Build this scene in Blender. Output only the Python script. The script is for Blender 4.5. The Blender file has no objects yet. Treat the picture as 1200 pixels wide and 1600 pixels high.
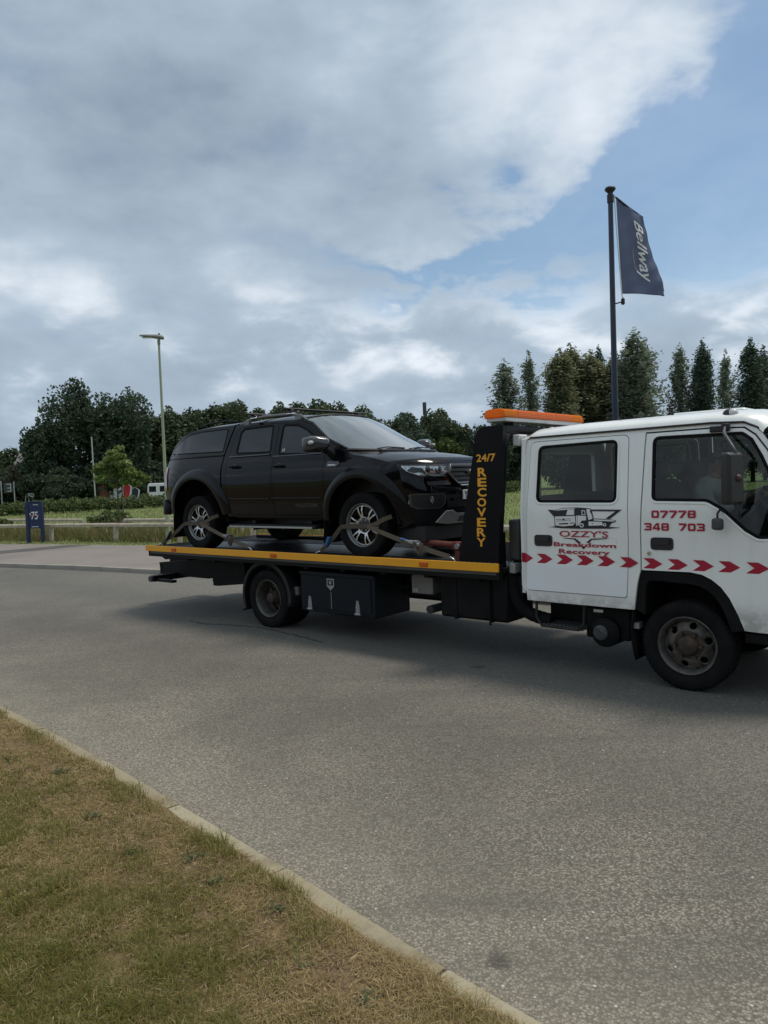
import bpy, bmesh, math, random
import numpy as np
from mathutils import Vector, Matrix
from mathutils.geometry import delaunay_2d_cdt

SC = bpy.context.scene
COL = SC.collection
R = math.radians
rng = random.Random(7)

# ------------------------------------------------------------------ camera
cam = bpy.data.cameras.new('camera')
cam.sensor_fit = 'VERTICAL'; cam.sensor_height = 36.0
cam.lens = 1166.06 / 1600 * 36.0
cam.clip_start = 0.05; cam.clip_end = 3000
co = bpy.data.objects.new('camera', cam); COL.objects.link(co)
co.matrix_world = (Matrix.Translation((0, 0, 1.85)) @ Matrix.Rotation(math.pi/2 - 0.0428, 4, 'X')
                   @ Matrix.Rotation(-0.0365, 4, 'Z'))
SC.camera = co

# ------------------------------------------------------------------ world
SUN_EL, SUN_AZ = R(67), R(68)          # azimuth clockwise from the view direction (+Y)
W = bpy.data.worlds.new('World'); SC.world = W; W.use_nodes = True


class NT:
    """tiny expression helper for shader node trees"""
    def __init__(s, tree): s.t = tree; s.n = tree.nodes; s.l = tree.links
    def new(s, typ, **kw):
        n = s.n.new(typ)
        for k, v in kw.items(): setattr(n, k, v)
        return n
    def put(s, sock, v):
        if isinstance(v, bpy.types.NodeSocket): s.l.new(v, sock)
        else: sock.default_value = v
    def m(s, op, a, b=None, c=None, clamp=False):
        n = s.new('ShaderNodeMath', operation=op, use_clamp=clamp)
        s.put(n.inputs[0], a)
        if b is not None: s.put(n.inputs[1], b)
        if c is not None: s.put(n.inputs[2], c)
        return n.outputs[0]
    def sm(s, x, a, b):
        n = s.new('ShaderNodeMapRange', interpolation_type='SMOOTHSTEP')
        s.put(n.inputs[0], x); s.put(n.inputs[1], a); s.put(n.inputs[2], b)
        return n.outputs[0]
    def mix(s, f, a, b):
        n = s.new('ShaderNodeMix', data_type='RGBA')
        s.put(n.inputs[0], f); s.put(n.inputs[6], a); s.put(n.inputs[7], b)
        return n.outputs[2]
    def noise(s, vec, scale, detail=4, rough=.55, dist=0, out=0):
        n = s.new('ShaderNodeTexNoise')
        if vec is not None: s.l.new(vec, n.inputs['Vector'])
        n.inputs['Scale'].default_value = scale; n.inputs['Detail'].default_value = detail
        n.inputs['Roughness'].default_value = rough; n.inputs['Distortion'].default_value = dist
        return n.outputs[out]
    def gauss(s, x, c, w):
        d = s.m('DIVIDE', s.m('SUBTRACT', x, c), w)
        return s.m('POWER', 2.718, s.m('MULTIPLY', s.m('MULTIPLY', d, d), -1.0))


def c4(c): return (c[0], c[1], c[2], 1.0)


def build_world():
    k = NT(W.node_tree); k.n.clear()
    out = k.new('ShaderNodeOutputWorld'); bg = k.new('ShaderNodeBackground')
    sky = k.new('ShaderNodeTexSky', sky_type='NISHITA')
    sky.sun_disc = False; sky.sun_elevation = SUN_EL; sky.sun_rotation = SUN_AZ
    sky.air_density = 1.0; sky.dust_density = 1.2; sky.ozone_density = 1.5; sky.altitude = 50
    g = k.new('ShaderNodeTexCoord').outputs['Generated']
    sp = k.new('ShaderNodeSeparateXYZ'); k.l.new(g, sp.inputs[0])
    x, y, z = sp.outputs
    deg = 57.29578
    az = k.m('MULTIPLY', k.m('ARCTAN2', x, y), deg)
    el = k.m('MULTIPLY', k.m('ARCSINE', z), deg)
    zz = k.m('ADD', k.m('MAXIMUM', z, 0.0), 0.30)
    cv = k.new('ShaderNodeCombineXYZ')
    k.l.new(k.m('DIVIDE', x, zz), cv.inputs[0]); k.l.new(k.m('DIVIDE', y, zz), cv.inputs[1]); cv.inputs[2].default_value = 3.7
    p = cv.outputs[0]
    cv2 = k.new('ShaderNodeCombineXYZ')       # rounder lobes for the low cumulus bank
    k.l.new(k.m('MULTIPLY', az, 0.1), cv2.inputs[0]); k.l.new(k.m('MULTIPLY', el, 0.19), cv2.inputs[1]); cv2.inputs[2].default_value = 1.3
    q = cv2.outputs[0]
    n1 = k.noise(p, 1.5, 9, .54, .2)
    n2 = k.noise(p, 2.1, 8, .52, .15)
    n3 = k.noise(q, 1.35, 9, .52, .15)
    big = k.noise(p, 0.42, 3, .5)
    # the long blue gap that rises to the right
    a3 = k.m('SUBTRACT', az, 3.0)
    f = k.m('ADD', 15.3, k.m('MULTIPLY', k.m('MULTIPLY', a3, a3), 0.0135))
    d = k.m('ADD', k.m('SUBTRACT', el, f), k.m('MULTIPLY', k.m('SUBTRACT', n3, 0.5), 19.0))
    ap = k.m('MAXIMUM', az, 0.0)
    wid = k.m('ADD', 1.3, k.m('MULTIPLY', k.m('MINIMUM', k.m('MULTIPLY', ap, ap), 900.0), 0.0085))
    dd = k.m('DIVIDE', d, wid)
    gap = k.m('POWER', 2.718, k.m('MULTIPLY', k.m('MULTIPLY', dd, dd), -1.0))
    gap = k.m('MULTIPLY', gap, k.m('MULTIPLY', k.sm(az, -9.0, 9.0), k.sm(az, 75.0, 45.0)))
    # small gap low on the right, pale
    gap2 = k.m('MULTIPLY', k.gauss(az, 25.0, 7.0), k.gauss(el, 14.5, 3.2))
    cov = k.m('ADD', k.m('MULTIPLY', n1, 0.75), k.m('MULTIPLY', n3, 0.45))
    cov = k.m('ADD', cov, 0.16)
    cov = k.m('SUBTRACT', cov, k.m('MULTIPLY', gap, 0.54))
    cov = k.m('SUBTRACT', cov, k.m('MULTIPLY', gap2, 0.20))
    cov = k.m('ADD', cov, k.m('MULTIPLY', k.sm(el, 12.0, 2.0), 0.14))
    alpha = k.m('MAXIMUM', k.sm(cov, 0.20, 0.80), 0.24)
    # cloud light: grey bellies, white rims and tops
    t = k.m('ADD', k.m('MULTIPLY', n2, 0.75), k.m('MULTIPLY', n3, 0.65))
    t = k.m('SUBTRACT', t, 0.15)
    belly = k.m('MULTIPLY', k.gauss(az, -17.0, 17.0), k.gauss(el, 25.0, 7.0))
    t = k.m('SUBTRACT', t, k.m('MULTIPLY', belly, 0.22))
    belly2 = k.m('MULTIPLY', k.gauss(az, -2.0, 14.0), k.gauss(el, 20.0, 4.0))
    t = k.m('SUBTRACT', t, k.m('MULTIPLY', belly2, 0.12))
    t = k.m('ADD', t, k.m('MULTIPLY', k.m('MULTIPLY', k.gauss(az, 14.0, 12.0), k.gauss(el, 28.0, 8.0)), 0.28))
    t = k.m('SUBTRACT', t, k.m('MULTIPLY', k.gauss(el, 0.0, 8.0), 0.30))
    t = k.m('ADD', t, k.m('MULTIPLY', k.sm(n3, 0.46, 0.70), k.m('MULTIPLY', k.gauss(el, 9.5, 4.5), 0.40)))
    t = k.m('ADD', t, k.m('MULTIPLY', k.sm(big, 0.3, 0.7), 0.12))
    ramp = k.new('ShaderNodeValToRGB'); k.l.new(t, ramp.inputs[0])
    e = ramp.color_ramp.elements
    e[0].position = 0.05; e[0].color = (.23, .295, .385, 1)
    e[1].position = 1.0; e[1].color = (.80, .86, .93, 1)
    m_ = e.new(0.5); m_.color = (.40, .49, .585, 1)
    # blue sky: the physical sky scaled to the photo's exposure
    skc = k.new('ShaderNodeMix', data_type='RGBA', blend_type='MULTIPLY'); skc.inputs[0].default_value = 1
    k.l.new(sky.outputs[0], skc.inputs[6]); skc.inputs[7].default_value = (SKYMUL*.86, SKYMUL*1.03, SKYMUL*1.06, 1)
    clm = k.new('ShaderNodeMix', data_type='RGBA', blend_type='MULTIPLY'); clm.inputs[0].default_value = 1
    k.l.new(ramp.outputs[0], clm.inputs[6]); clm.inputs[7].default_value = (CLMUL, CLMUL, CLMUL, 1)
    col = k.mix(alpha, skc.outputs[2], clm.outputs[2])
    k.l.new(col, bg.inputs[0]); bg.inputs[1].default_value = 0.1
    k.l.new(bg.outputs[0], out.inputs[0])


SKYMUL, CLMUL = 0.88, 8.7
build_world()

sl = bpy.data.lights.new('sun', 'SUN'); sl.energy = 1.8; sl.angle = R(14); sl.color = (1, .92, .82)
so = bpy.data.objects.new('sun', sl); COL.objects.link(so)
sdir = Vector((math.sin(SUN_AZ)*math.cos(SUN_EL), math.cos(SUN_AZ)*math.cos(SUN_EL), math.sin(SUN_EL)))
so.rotation_euler = sdir.to_track_quat('Z', 'Y').to_euler()
so.location = (0, 0, 60)
SC.view_settings.view_transform = 'Standard'; SC.view_settings.look = 'None'
SC.view_settings.exposure = 0.31; SC.view_settings.gamma = 1.0; SC.view_settings.use_curve_mapping = False
SC.cycles.max_bounces = 6; SC.cycles.transparent_max_bounces = 16

# ------------------------------------------------------------------ materials
def mat(name, col, rough=.5, metal=0.0, var=None, bump=None, coat=0.0, spec=.5, island=None, extra=None):
    """var=(scale, amount, colour2[, detail]), bump=(scale, strength), island=(colours) random per loose piece"""
    m = bpy.data.materials.new(name); m.use_nodes = True
    k = NT(m.node_tree); b = k.n['Principled BSDF']
    b.inputs['Roughness'].default_value = rough; b.inputs['Metallic'].default_value = metal
    b.inputs['Specular IOR Level'].default_value = spec; b.inputs['Coat Weight'].default_value = coat
    b.inputs['Coat Roughness'].default_value = .04
    oc = k.new('ShaderNodeTexCoord').outputs['Object']
    c = None
    if island:
        rp = k.new('ShaderNodeValToRGB'); rp.color_ramp.interpolation = 'LINEAR'
        k.l.new(k.new('ShaderNodeNewGeometry').outputs['Random Per Island'], rp.inputs[0])
        es = rp.color_ramp.elements
        n = len(island)
        es[0].color = c4(island[0]); es[1].color = c4(island[-1])
        for i in range(1, n-1): es.new(i/(n-1)).color = c4(island[i])
        c = rp.outputs[0]
    if var:
        nn = k.noise(oc, var[0], var[3] if len(var) > 3 else 5, .6)
        fac = k.m('MULTIPLY', k.sm(nn, .38, .68), var[1])
        c = k.mix(fac, c if c is not None else c4(col), c4(var[2]))
    if c is not None: k.l.new(c, b.inputs['Base Color'])
    else: b.inputs['Base Color'].default_value = c4(col)
    if var:
        k.l.new(k.m('ADD', rough - .06, k.m('MULTIPLY', k.noise(oc, var[0]*2.3, 4), .12)), b.inputs['Roughness'])
    if bump:
        bn = k.new('ShaderNodeBump'); bn.inputs['Strength'].default_value = bump[1]; bn.inputs['Distance'].default_value = .01
        k.l.new(k.noise(oc, bump[0], 5, .6), bn.inputs['Height']); k.l.new(bn.outputs[0], b.inputs['Normal'])
    if extra: extra(k, b, oc)
    return m


def leaf_mat(name, cols, trans=.35, patch=None):
    m = bpy.data.materials.new(name); m.use_nodes = True
    k = NT(m.node_tree); k.n.clear()
    rp = k.new('ShaderNodeValToRGB'); k.l.new(k.new('ShaderNodeNewGeometry').outputs['Random Per Island'], rp.inputs[0])
    es = rp.color_ramp.elements; es[0].color = c4(cols[0]); es[1].color = c4(cols[-1])
    for i in range(1, len(cols)-1): es.new(i/(len(cols)-1)).color = c4(cols[i])
    c = rp.outputs[0]
    if patch:
        oc = k.new('ShaderNodeTexCoord').outputs['Object']
        c = k.mix(k.m('MULTIPLY', k.sm(k.noise(oc, patch[0], 3), .42, .62), patch[1]), c, c4(patch[2]))
    d = k.new('ShaderNodeBsdfDiffuse'); t = k.new('ShaderNodeBsdfTranslucent'); g = k.new('ShaderNodeBsdfGlossy')
    g.inputs['Roughness'].default_value = .45; g.inputs['Color'].default_value = (.5, .5, .5, 1)
    k.l.new(c, d.inputs[0]); k.l.new(c, t.inputs[0])
    mx = k.new('ShaderNodeMixShader'); mx.inputs[0].default_value = trans
    k.l.new(d.outputs[0], mx.inputs[1]); k.l.new(t.outputs[0], mx.inputs[2])
    mx2 = k.new('ShaderNodeMixShader'); mx2.inputs[0].default_value = .04
    k.l.new(mx.outputs[0], mx2.inputs[1]); k.l.new(g.outputs[0], mx2.inputs[2])
    o = k.new('ShaderNodeOutputMaterial'); k.l.new(mx2.outputs[0], o.inputs[0])
    return m


def glass_mat(name, tint, ior=1.5, rough=0.0):
    m = bpy.data.materials.new(name); m.use_nodes = True
    k = NT(m.node_tree); k.n.clear()
    t = k.new('ShaderNodeBsdfTransparent'); t.inputs[0].default_value = c4(tint)
    g = k.new('ShaderNodeBsdfGlossy'); g.inputs['Roughness'].default_value = rough
    fr = k.new('ShaderNodeFresnel'); fr.inputs[0].default_value = ior
    mx = k.new('ShaderNodeMixShader'); k.l.new(fr.outputs[0], mx.inputs[0])
    k.l.new(t.outputs[0], mx.inputs[1]); k.l.new(g.outputs[0], mx.inputs[2])
    o = k.new('ShaderNodeOutputMaterial'); k.l.new(mx.outputs[0], o.inputs[0])
    return m


# ------------------------------------------------------------------ object helpers
def tag(o, label=None, cat=None, group=None, kind=None):
    if label: o['label'] = label
    if cat: o['category'] = cat
    if group: o['group'] = group
    if kind: o['kind'] = kind
    return o


def empty(name, loc=(0, 0, 0), rz=0.0):
    o = bpy.data.objects.new(name, None); COL.objects.link(o)
    o.location = loc; o.rotation_euler = (0, 0, rz); o.empty_display_size = .2
    return o


def copy_tree(o, parent=None):
    c = o.copy(); COL.objects.link(c)
    if parent: c.parent = parent; c.matrix_parent_inverse = o.matrix_parent_inverse.copy()
    for ch in list(o.children): copy_tree(ch, c)
    return c


def link_mesh(name, me, mats, parent=None, smooth=35, bevel=0):
    o = bpy.data.objects.new(name, me); COL.objects.link(o)
    for m in (mats if isinstance(mats, (list, tuple)) else [mats]): me.materials.append(m)
    if smooth:
        me.polygons.foreach_set('use_smooth', [True]*len(me.polygons))
        me.set_sharp_from_angle(angle=R(smooth))
    if parent is not None: o.parent = parent
    if bevel:
        b = o.modifiers.new('bevel', 'BEVEL'); b.width = bevel; b.segments = 2; b.limit_method = 'ANGLE'; b.angle_limit = R(40)
        b.harden_normals = False
    return o


class MB:
    """collects geometry for ONE mesh object"""
    def __init__(s): s.v = []; s.f = []; s.mi = []; s.cur = 0
    def add(s, vs, fs):
        o = len(s.v); s.v += [tuple(v) for v in vs]
        for f in fs: s.f.append([o+i for i in f]); s.mi.append(s.cur)
        return s
    def mat(s, i): s.cur = i; return s
    def box(s, c, d, rot=None):
        hx, hy, hz = d[0]/2, d[1]/2, d[2]/2
        vs = [Vector((sx*hx, sy*hy, sz*hz)) for sz in (-1, 1) for sy in (-1, 1) for sx in (-1, 1)]
        if rot is not None: vs = [rot @ v for v in vs]
        c = Vector(c)
        return s.add([c+v for v in vs], [(0, 2, 3, 1), (4, 5, 7, 6), (0, 1, 5, 4), (2, 6, 7, 3), (0, 4, 6, 2), (1, 3, 7, 5)])
    def bx(s, x0, x1, y0, y1, z0, z1):
        return s.box(((x0+x1)/2, (y0+y1)/2, (z0+z1)/2), (abs(x1-x0), abs(y1-y0), abs(z1-z0)))
    def tube(s, pts, r, n=10, caps=True):
        pts = [Vector(p) for p in pts]; rs = r if isinstance(r, (list, tuple)) else [r]*len(pts)
        rings = []; up = None
        for i, p in enumerate(pts):
            d = (pts[min(i+1, len(pts)-1)] - pts[max(i-1, 0)]).normalized()
            if up is None: up = Vector((0, 0, 1)) if abs(d.z) < .9 else Vector((1, 0, 0))
            a = d.cross(up).normalized(); b = a.cross(d).normalized(); up = b
            rings.append([p + a*(math.cos(2*math.pi*j/n)*rs[i]) + b*(math.sin(2*math.pi*j/n)*rs[i]) for j in range(n)])
        vs = [v for ring in rings for v in ring]; fs = []
        for i in range(len(pts)-1):
            for j in range(n):
                fs.append((i*n+j, i*n+(j+1) % n, (i+1)*n+(j+1) % n, (i+1)*n+j))
        if caps: fs.append(tuple(range(n))[::-1]); fs.append(tuple((len(pts)-1)*n+j for j in range(n)))
        return s.add(vs, fs)
    def lathe(s, prof, n=40, axis='Z', c=(0, 0, 0), closed=False, caps=True):
        """prof: list of (radius, height along axis)"""
        c = Vector(c); vs = []
        for r_, h in prof:
            for j in range(n):
                a = 2*math.pi*j/n; u, w = math.cos(a)*r_, math.sin(a)*r_
                if axis == 'Z': vs.append(c+Vector((u, w, h)))
                elif axis == 'Y': vs.append(c+Vector((w, h, u)))
                else: vs.append(c+Vector((h, u, w)))
        m = len(prof); fs = []
        for i in range(m if closed else m-1):
            for j in range(n):
                fs.append((i*n+j, i*n+(j+1) % n, ((i+1) % m)*n+(j+1) % n, ((i+1) % m)*n+j))
        if not closed and caps:
            if prof[0][0] > 1e-6: fs.append(tuple(range(n))[::-1])
            if prof[-1][0] > 1e-6: fs.append(tuple((m-1)*n+j for j in range(n)))
        return s.add(vs, fs)
    def prism(s, poly, fn, t0, t1):
        """poly (a,b) pushed along a third coordinate: fn(a,b,t) -> xyz"""
        n = len(poly)
        vs = [fn(a, b, t0) for a, b in poly] + [fn(a, b, t1) for a, b in poly]
        fs = [tuple(range(n)), tuple(range(n, 2*n))[::-1]] + [(i, n+i, n+(i+1) % n, (i+1) % n) for i in range(n)]
        return s.add(vs, fs)
    def strip(s, pts, half, thick, up):
        """flat webbing: band of width 2*half along pts; up(i) = direction across the band"""
        pts = [Vector(p) for p in pts]; vs = []
        for i, p in enumerate(pts):
            d = (pts[min(i+1, len(pts)-1)] - pts[max(i-1, 0)]).normalized()
            a = Vector(up[i]).normalized(); a = (a - d*a.dot(d)).normalized(); nn = d.cross(a)
            for sa, sn in ((-1, -1), (1, -1), (1, 1), (-1, 1)): vs.append(p + a*half*sa + nn*thick*.5*sn)
        fs = [(0, 1, 2, 3)]
        for i in range(len(pts)-1):
            for j in range(4): fs.append((i*4+j, i*4+(j+1) % 4, i*4+4+(j+1) % 4, i*4+4+j))
        e = (len(pts)-1)*4; fs.append((e+3, e+2, e+1, e))
        return s.add(vs, fs)
    def ellipsoid(s, c, r, n=16, m=10):
        c = Vector(c); vs = [c+Vector((0, 0, -r[2]))]
        for i in range(1, m):
            t = -math.pi/2 + math.pi*i/m
            for j in range(n):
                a = 2*math.pi*j/n; vs.append(c+Vector((math.cos(a)*math.cos(t)*r[0], math.sin(a)*math.cos(t)*r[1], math.sin(t)*r[2])))
        vs.append(c+Vector((0, 0, r[2]))); fs = []
        for j in range(n): fs.append((0, 1+(j+1) % n, 1+j))
        for i in range(m-2):
            for j in range(n): fs.append((1+i*n+j, 1+i*n+(j+1) % n, 1+(i+1)*n+(j+1) % n, 1+(i+1)*n+j))
        l = len(vs)-1
        for j in range(n): fs.append((l, 1+(m-2)*n+j, 1+(m-2)*n+(j+1) % n))
        return s.add(vs, fs)
    def build(s, name, mats, parent=None, smooth=35, bevel=0, weld=False):
        me = bpy.data.meshes.new(name); me.from_pydata(s.v, [], s.f); me.update()
        me.polygons.foreach_set('material_index', s.mi)
        bm = bmesh.new(); bm.from_mesh(me)
        if weld: bmesh.ops.remove_doubles(bm, verts=bm.verts, dist=.0008)
        bmesh.ops.recalc_face_normals(bm, faces=bm.faces); bm.to_mesh(me); bm.free()
        return link_mesh(name, me, mats, parent, smooth, bevel)


def inside(p, poly):
    x, y = p; r = False; n = len(poly); j = n-1
    for i in range(n):
        xi, yi = poly[i]; xj, yj = poly[j]
        if (yi > y) != (yj > y) and x < (xj-xi)*(y-yi)/(yj-yi)+xi: r = not r
        j = i
    return r


def seg_dist(p, poly):
    best = 9e9; px, py = p
    for i in range(len(poly)):
        ax, ay = poly[i]; bx, by = poly[(i+1) % len(poly)]
        dx, dy = bx-ax, by-ay; L = dx*dx+dy*dy
        t = max(0, min(1, ((px-ax)*dx+(py-ay)*dy)/L)) if L > 1e-12 else 0
        best = min(best, (px-ax-t*dx)**2+(py-ay-t*dy)**2)
    return math.sqrt(best)


def fillet(poly, r, n=4):
    """round the corners of a polygon (r may be a list per corner)"""
    out = []; N = len(poly)
    for i in range(N):
        rr = r[i] if isinstance(r, (list, tuple)) else r
        p = Vector(poly[i]); a = Vector(poly[i-1])-p; b = Vector(poly[(i+1) % N])-p
        if rr <= 0: out.append(tuple(p)); continue
        ang = a.angle(b); la, lb = a.length, b.length
        if ang > R(172): out.append(tuple(p)); continue
        d = min(rr/math.tan(ang/2), la*.48, lb*.48)
        p0, p1 = p+a.normalized()*d, p+b.normalized()*d
        for j in range(n+1):
            t = j/n; out.append(tuple(p0*(1-t)**2+p*2*t*(1-t)+p1*t*t))
    return out


def inset(poly, d):
    """offset a polygon inwards by d"""
    N = len(poly); area = sum(poly[i][0]*poly[(i+1) % N][1]-poly[(i+1) % N][0]*poly[i][1] for i in range(N))
    s = 1 if area > 0 else -1; out = []
    for i in range(N):
        p = Vector(poly[i]); e0 = (p-Vector(poly[i-1])); e1 = (Vector(poly[(i+1) % N])-p)
        if e0.length < 1e-7 or e1.length < 1e-7: out.append(tuple(p)); continue
        e0.normalize(); e1.normalize()
        n0 = Vector((-e0.y, e0.x))*s; n1 = Vector((-e1.y, e1.x))*s
        b = n0+n1; L = max(b.dot(n0), .35); out.append(tuple(p+b*(d/L)))
    return out


def densify(poly, step, closed=True):
    out = []; N = len(poly)
    for i in range(N if closed else N-1):
        a, b = Vector(poly[i]), Vector(poly[(i+1) % N]); n = max(1, int((b-a).length/step+.5))
        for j in range(n): out.append(tuple(a+(b-a)*(j/n)))
    if not closed: out.append(tuple(poly[-1]))
    return out


def tri2d(outer, holes=(), grid=.15, fill=True):
    loops = [densify(outer, grid)] + [densify(h, grid) for h in holes]
    pts = []; edges = []
    for lp in loops:
        o = len(pts); pts += [Vector(p) for p in lp]; n = len(lp); edges += [(o+i, o+(i+1) % n) for i in range(n)]
    xs = [p[0] for p in loops[0]]; ys = [p[1] for p in loops[0]]
    gx = min(xs)+grid*.5; alll = loops
    while fill and gx < max(xs):
        gy = min(ys)+grid*.5
        while gy < max(ys):
            q = (gx, gy)
            if inside(q, loops[0]) and not any(inside(q, h) for h in loops[1:]) and min(seg_dist(q, l) for l in alll) > grid*.4:
                pts.append(Vector(q))
            gy += grid
        gx += grid
    v, e, f, _, _, _ = delaunay_2d_cdt(pts, edges, [], 0, 1e-6)
    fs = []
    for t in f:
        cx = sum(v[i][0] for i in t)/3; cy = sum(v[i][1] for i in t)/3
        if inside((cx, cy), loops[0]) and not any(inside((cx, cy), h) for h in loops[1:]): fs.append(tuple(t))
    return [tuple(p) for p in v], fs


def panel(mb, outer, holes, fn, thick=0.0, back=None, grid=.15, side_mat=None):
    """sheet cut from a 2-D outline with holes, laid on fn(a,b) and given thickness along back (vector)"""
    v, f = tri2d(outer, holes, grid)
    front = [Vector(fn(a, b)) for a, b in v]
    if not thick: mb.add(front, f); return mb
    bv = Vector(back).normalized()*thick; n = len(v)
    cnt = {}
    for t in f:
        for i in range(3):
            e = (t[i], t[(i+1) % 3]); cnt[tuple(sorted(e))] = cnt.get(tuple(sorted(e)), 0)+1
    sides = []
    for t in f:
        for i in range(3):
            e = (t[i], t[(i+1) % 3])
            if cnt[tuple(sorted(e))] == 1: sides.append((e[1], e[0], e[0]+n, e[1]+n))
    m0 = mb.cur
    mb.add(front+[p+bv for p in front], [])
    o = len(mb.v)-2*n
    for t in f:
        mb.f.append([o+i for i in t]); mb.mi.append(m0)
    if side_mat is not None: mb.cur = side_mat
    for t in f: mb.f.append([o+n+i for i in t[::-1]]); mb.mi.append(mb.cur)
    for q in sides: mb.f.append([o+i for i in q]); mb.mi.append(mb.cur)
    mb.cur = m0
    return mb


def text2d(s, size=1.0, bold=0.0, shear=0.0, space=1.0, align='CENTER', res=3):
    cu = bpy.data.curves.new('t', 'FONT'); cu.body = s; cu.size = size; cu.offset = bold; cu.shear = shear
    cu.space_character = space; cu.align_x = align; cu.align_y = 'CENTER'; cu.resolution_u = res
    o = bpy.data.objects.new('t', cu); COL.objects.link(o)
    dg = bpy.context.evaluated_depsgraph_get(); me = o.evaluated_get(dg).to_mesh()
    v = [(p.co.x, p.co.y) for p in me.vertices]; f = [tuple(p.vertices) for p in me.polygons]
    o.evaluated_get(dg).to_mesh_clear()
    bpy.data.objects.remove(o); bpy.data.curves.remove(cu)
    return v, f


def fit_text(s, u0, u1, v0, v1, bold=0.0, shear=0.0, space=1.0):
    """text scaled to exactly fill the rectangle"""
    v, f = text2d(s, 1.0, bold, shear, space)
    xs = [p[0] for p in v]; ys = [p[1] for p in v]
    a, b, c, d = min(xs), max(xs), min(ys), max(ys)
    return [(u0+(p[0]-a)/(b-a)*(u1-u0), v0+(p[1]-c)/(d-c)*(v1-v0)) for p in v], f


def split_long(v, f, L):
    """cut triangles until no edge is longer than L, so print can follow a curved surface"""
    v = [tuple(p) for p in v]; todo = []
    for t in f:
        for i in range(1, len(t)-1): todo.append((t[0], t[i], t[i+1]))
    out = []; cache = {}
    while todo:
        a, b, c = todo.pop(); e = [(math.dist(v[p], v[q]), p, q, r) for p, q, r in ((a, b, c), (b, c, a), (c, a, b))]; d, p, q, r = max(e)
        if d <= L: out.append((a, b, c)); continue
        key = (min(p, q), max(p, q))
        if key not in cache: cache[key] = len(v); v.append(((v[p][0]+v[q][0])/2, (v[p][1]+v[q][1])/2))
        m = cache[key]; todo += [(p, m, r), (m, q, r)]
    return v, out


def np_mesh(name, verts, faces_flat, per, mats, parent=None, mi=None):
    """fast mesh: verts (n,3) array, faces as flat index array with `per` corners each"""
    me = bpy.data.meshes.new(name); n = len(verts); nf = len(faces_flat)//per
    me.vertices.add(n); me.vertices.foreach_set('co', np.asarray(verts, np.float32).ravel())
    me.loops.add(len(faces_flat)); me.loops.foreach_set('vertex_index', np.asarray(faces_flat, np.int32))
    me.polygons.add(nf); me.polygons.foreach_set('loop_start', np.arange(0, len(faces_flat), per, dtype=np.int32))
    me.polygons.foreach_set('loop_total', np.full(nf, per, np.int32))
    if mi is not None: me.polygons.foreach_set('material_index', np.asarray(mi, np.int32))
    me.update(calc_edges=True); me.validate()
    return link_mesh(name, me, mats, parent, smooth=0)

# ================================================================== SETTING
KERB_NEAR = [(-34, 28.5), (-24, 20.6), (-16, 14.8), (-10, 11.1), (-6.6, 8.9), (-4.6, 7.35), (-3.26, 6.16), (-2.49, 5.41), (-2.0, 4.92), (-1.60, 4.515), (-1.352, 4.245), (-1.1, 3.976), (-.876, 3.743),
             (-.614, 3.465), (-.337, 3.16), (-.19, 2.995), (-.059, 2.85), (.17, 2.60), (.27, 2.494), (.43, 2.32), (1.2, 1.6), (2.6, .5), (5.2, -1.5), (9, -4.7), (16, -11)]
KERB_FAR = [(-34, 33.5), (-24, 27.2), (-16, 22.6), (-9.77, 18.86), (-7.27, 17.49), (-4.94, 16.03), (-2.0, 14.0), (1.0, 11.6), (4.0, 8.95),
            (8, 5.2), (13, .4), (22, -8)]
PATH_BACK = [(-38, 38.5), (-26, 32.8), (-18, 28.6), (-13.51, 26.1), (-11.83, 25.4), (-9.86, 24.3), (-8.06, 23.4), (-6.69, 22.7), (-2, 19.8),
             (2, 16.6), (6, 12.9), (10, 9.2), (15, 4.4), (24, -4)]


def smooth_line(pts, step):
    """Catmull-Rom through the points, resampled at equal steps"""
    P = [Vector(p) for p in pts]; P = [P[0]*2-P[1]]+P+[P[-1]*2-P[-2]]; d = []
    for i in range(1, len(P)-2):
        n = max(2, int((P[i+1]-P[i]).length/.08))
        for j in range(n):
            t = j/n
            d.append(.5*((2*P[i])+(P[i+1]-P[i-1])*t+(2*P[i-1]-5*P[i]+4*P[i+1]-P[i+2])*t*t+(3*P[i]-P[i-1]-3*P[i+1]+P[i+2])*t**3))
    d.append(P[-2]); out = [d[0]]; acc = 0
    for a, b in zip(d, d[1:]):
        L = (b-a).length
        while L and acc+L >= step:
            a = a+(b-a)*((step-acc)/L); out.append(a.copy()); L = (b-a).length; acc = 0
        acc += L
    return out


KN = smooth_line(KERB_NEAR, .25); KF = smooth_line(KERB_FAR, .25); PB = smooth_line(PATH_BACK, .5)


def offset_line(line, d):
    """shift to the left of the travel direction"""
    out = []
    for i, p in enumerate(line):
        t = (line[min(i+1, len(line)-1)]-line[max(i-1, 0)]).normalized(); out.append(p+Vector((-t.y, t.x))*d)
    return out


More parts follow.
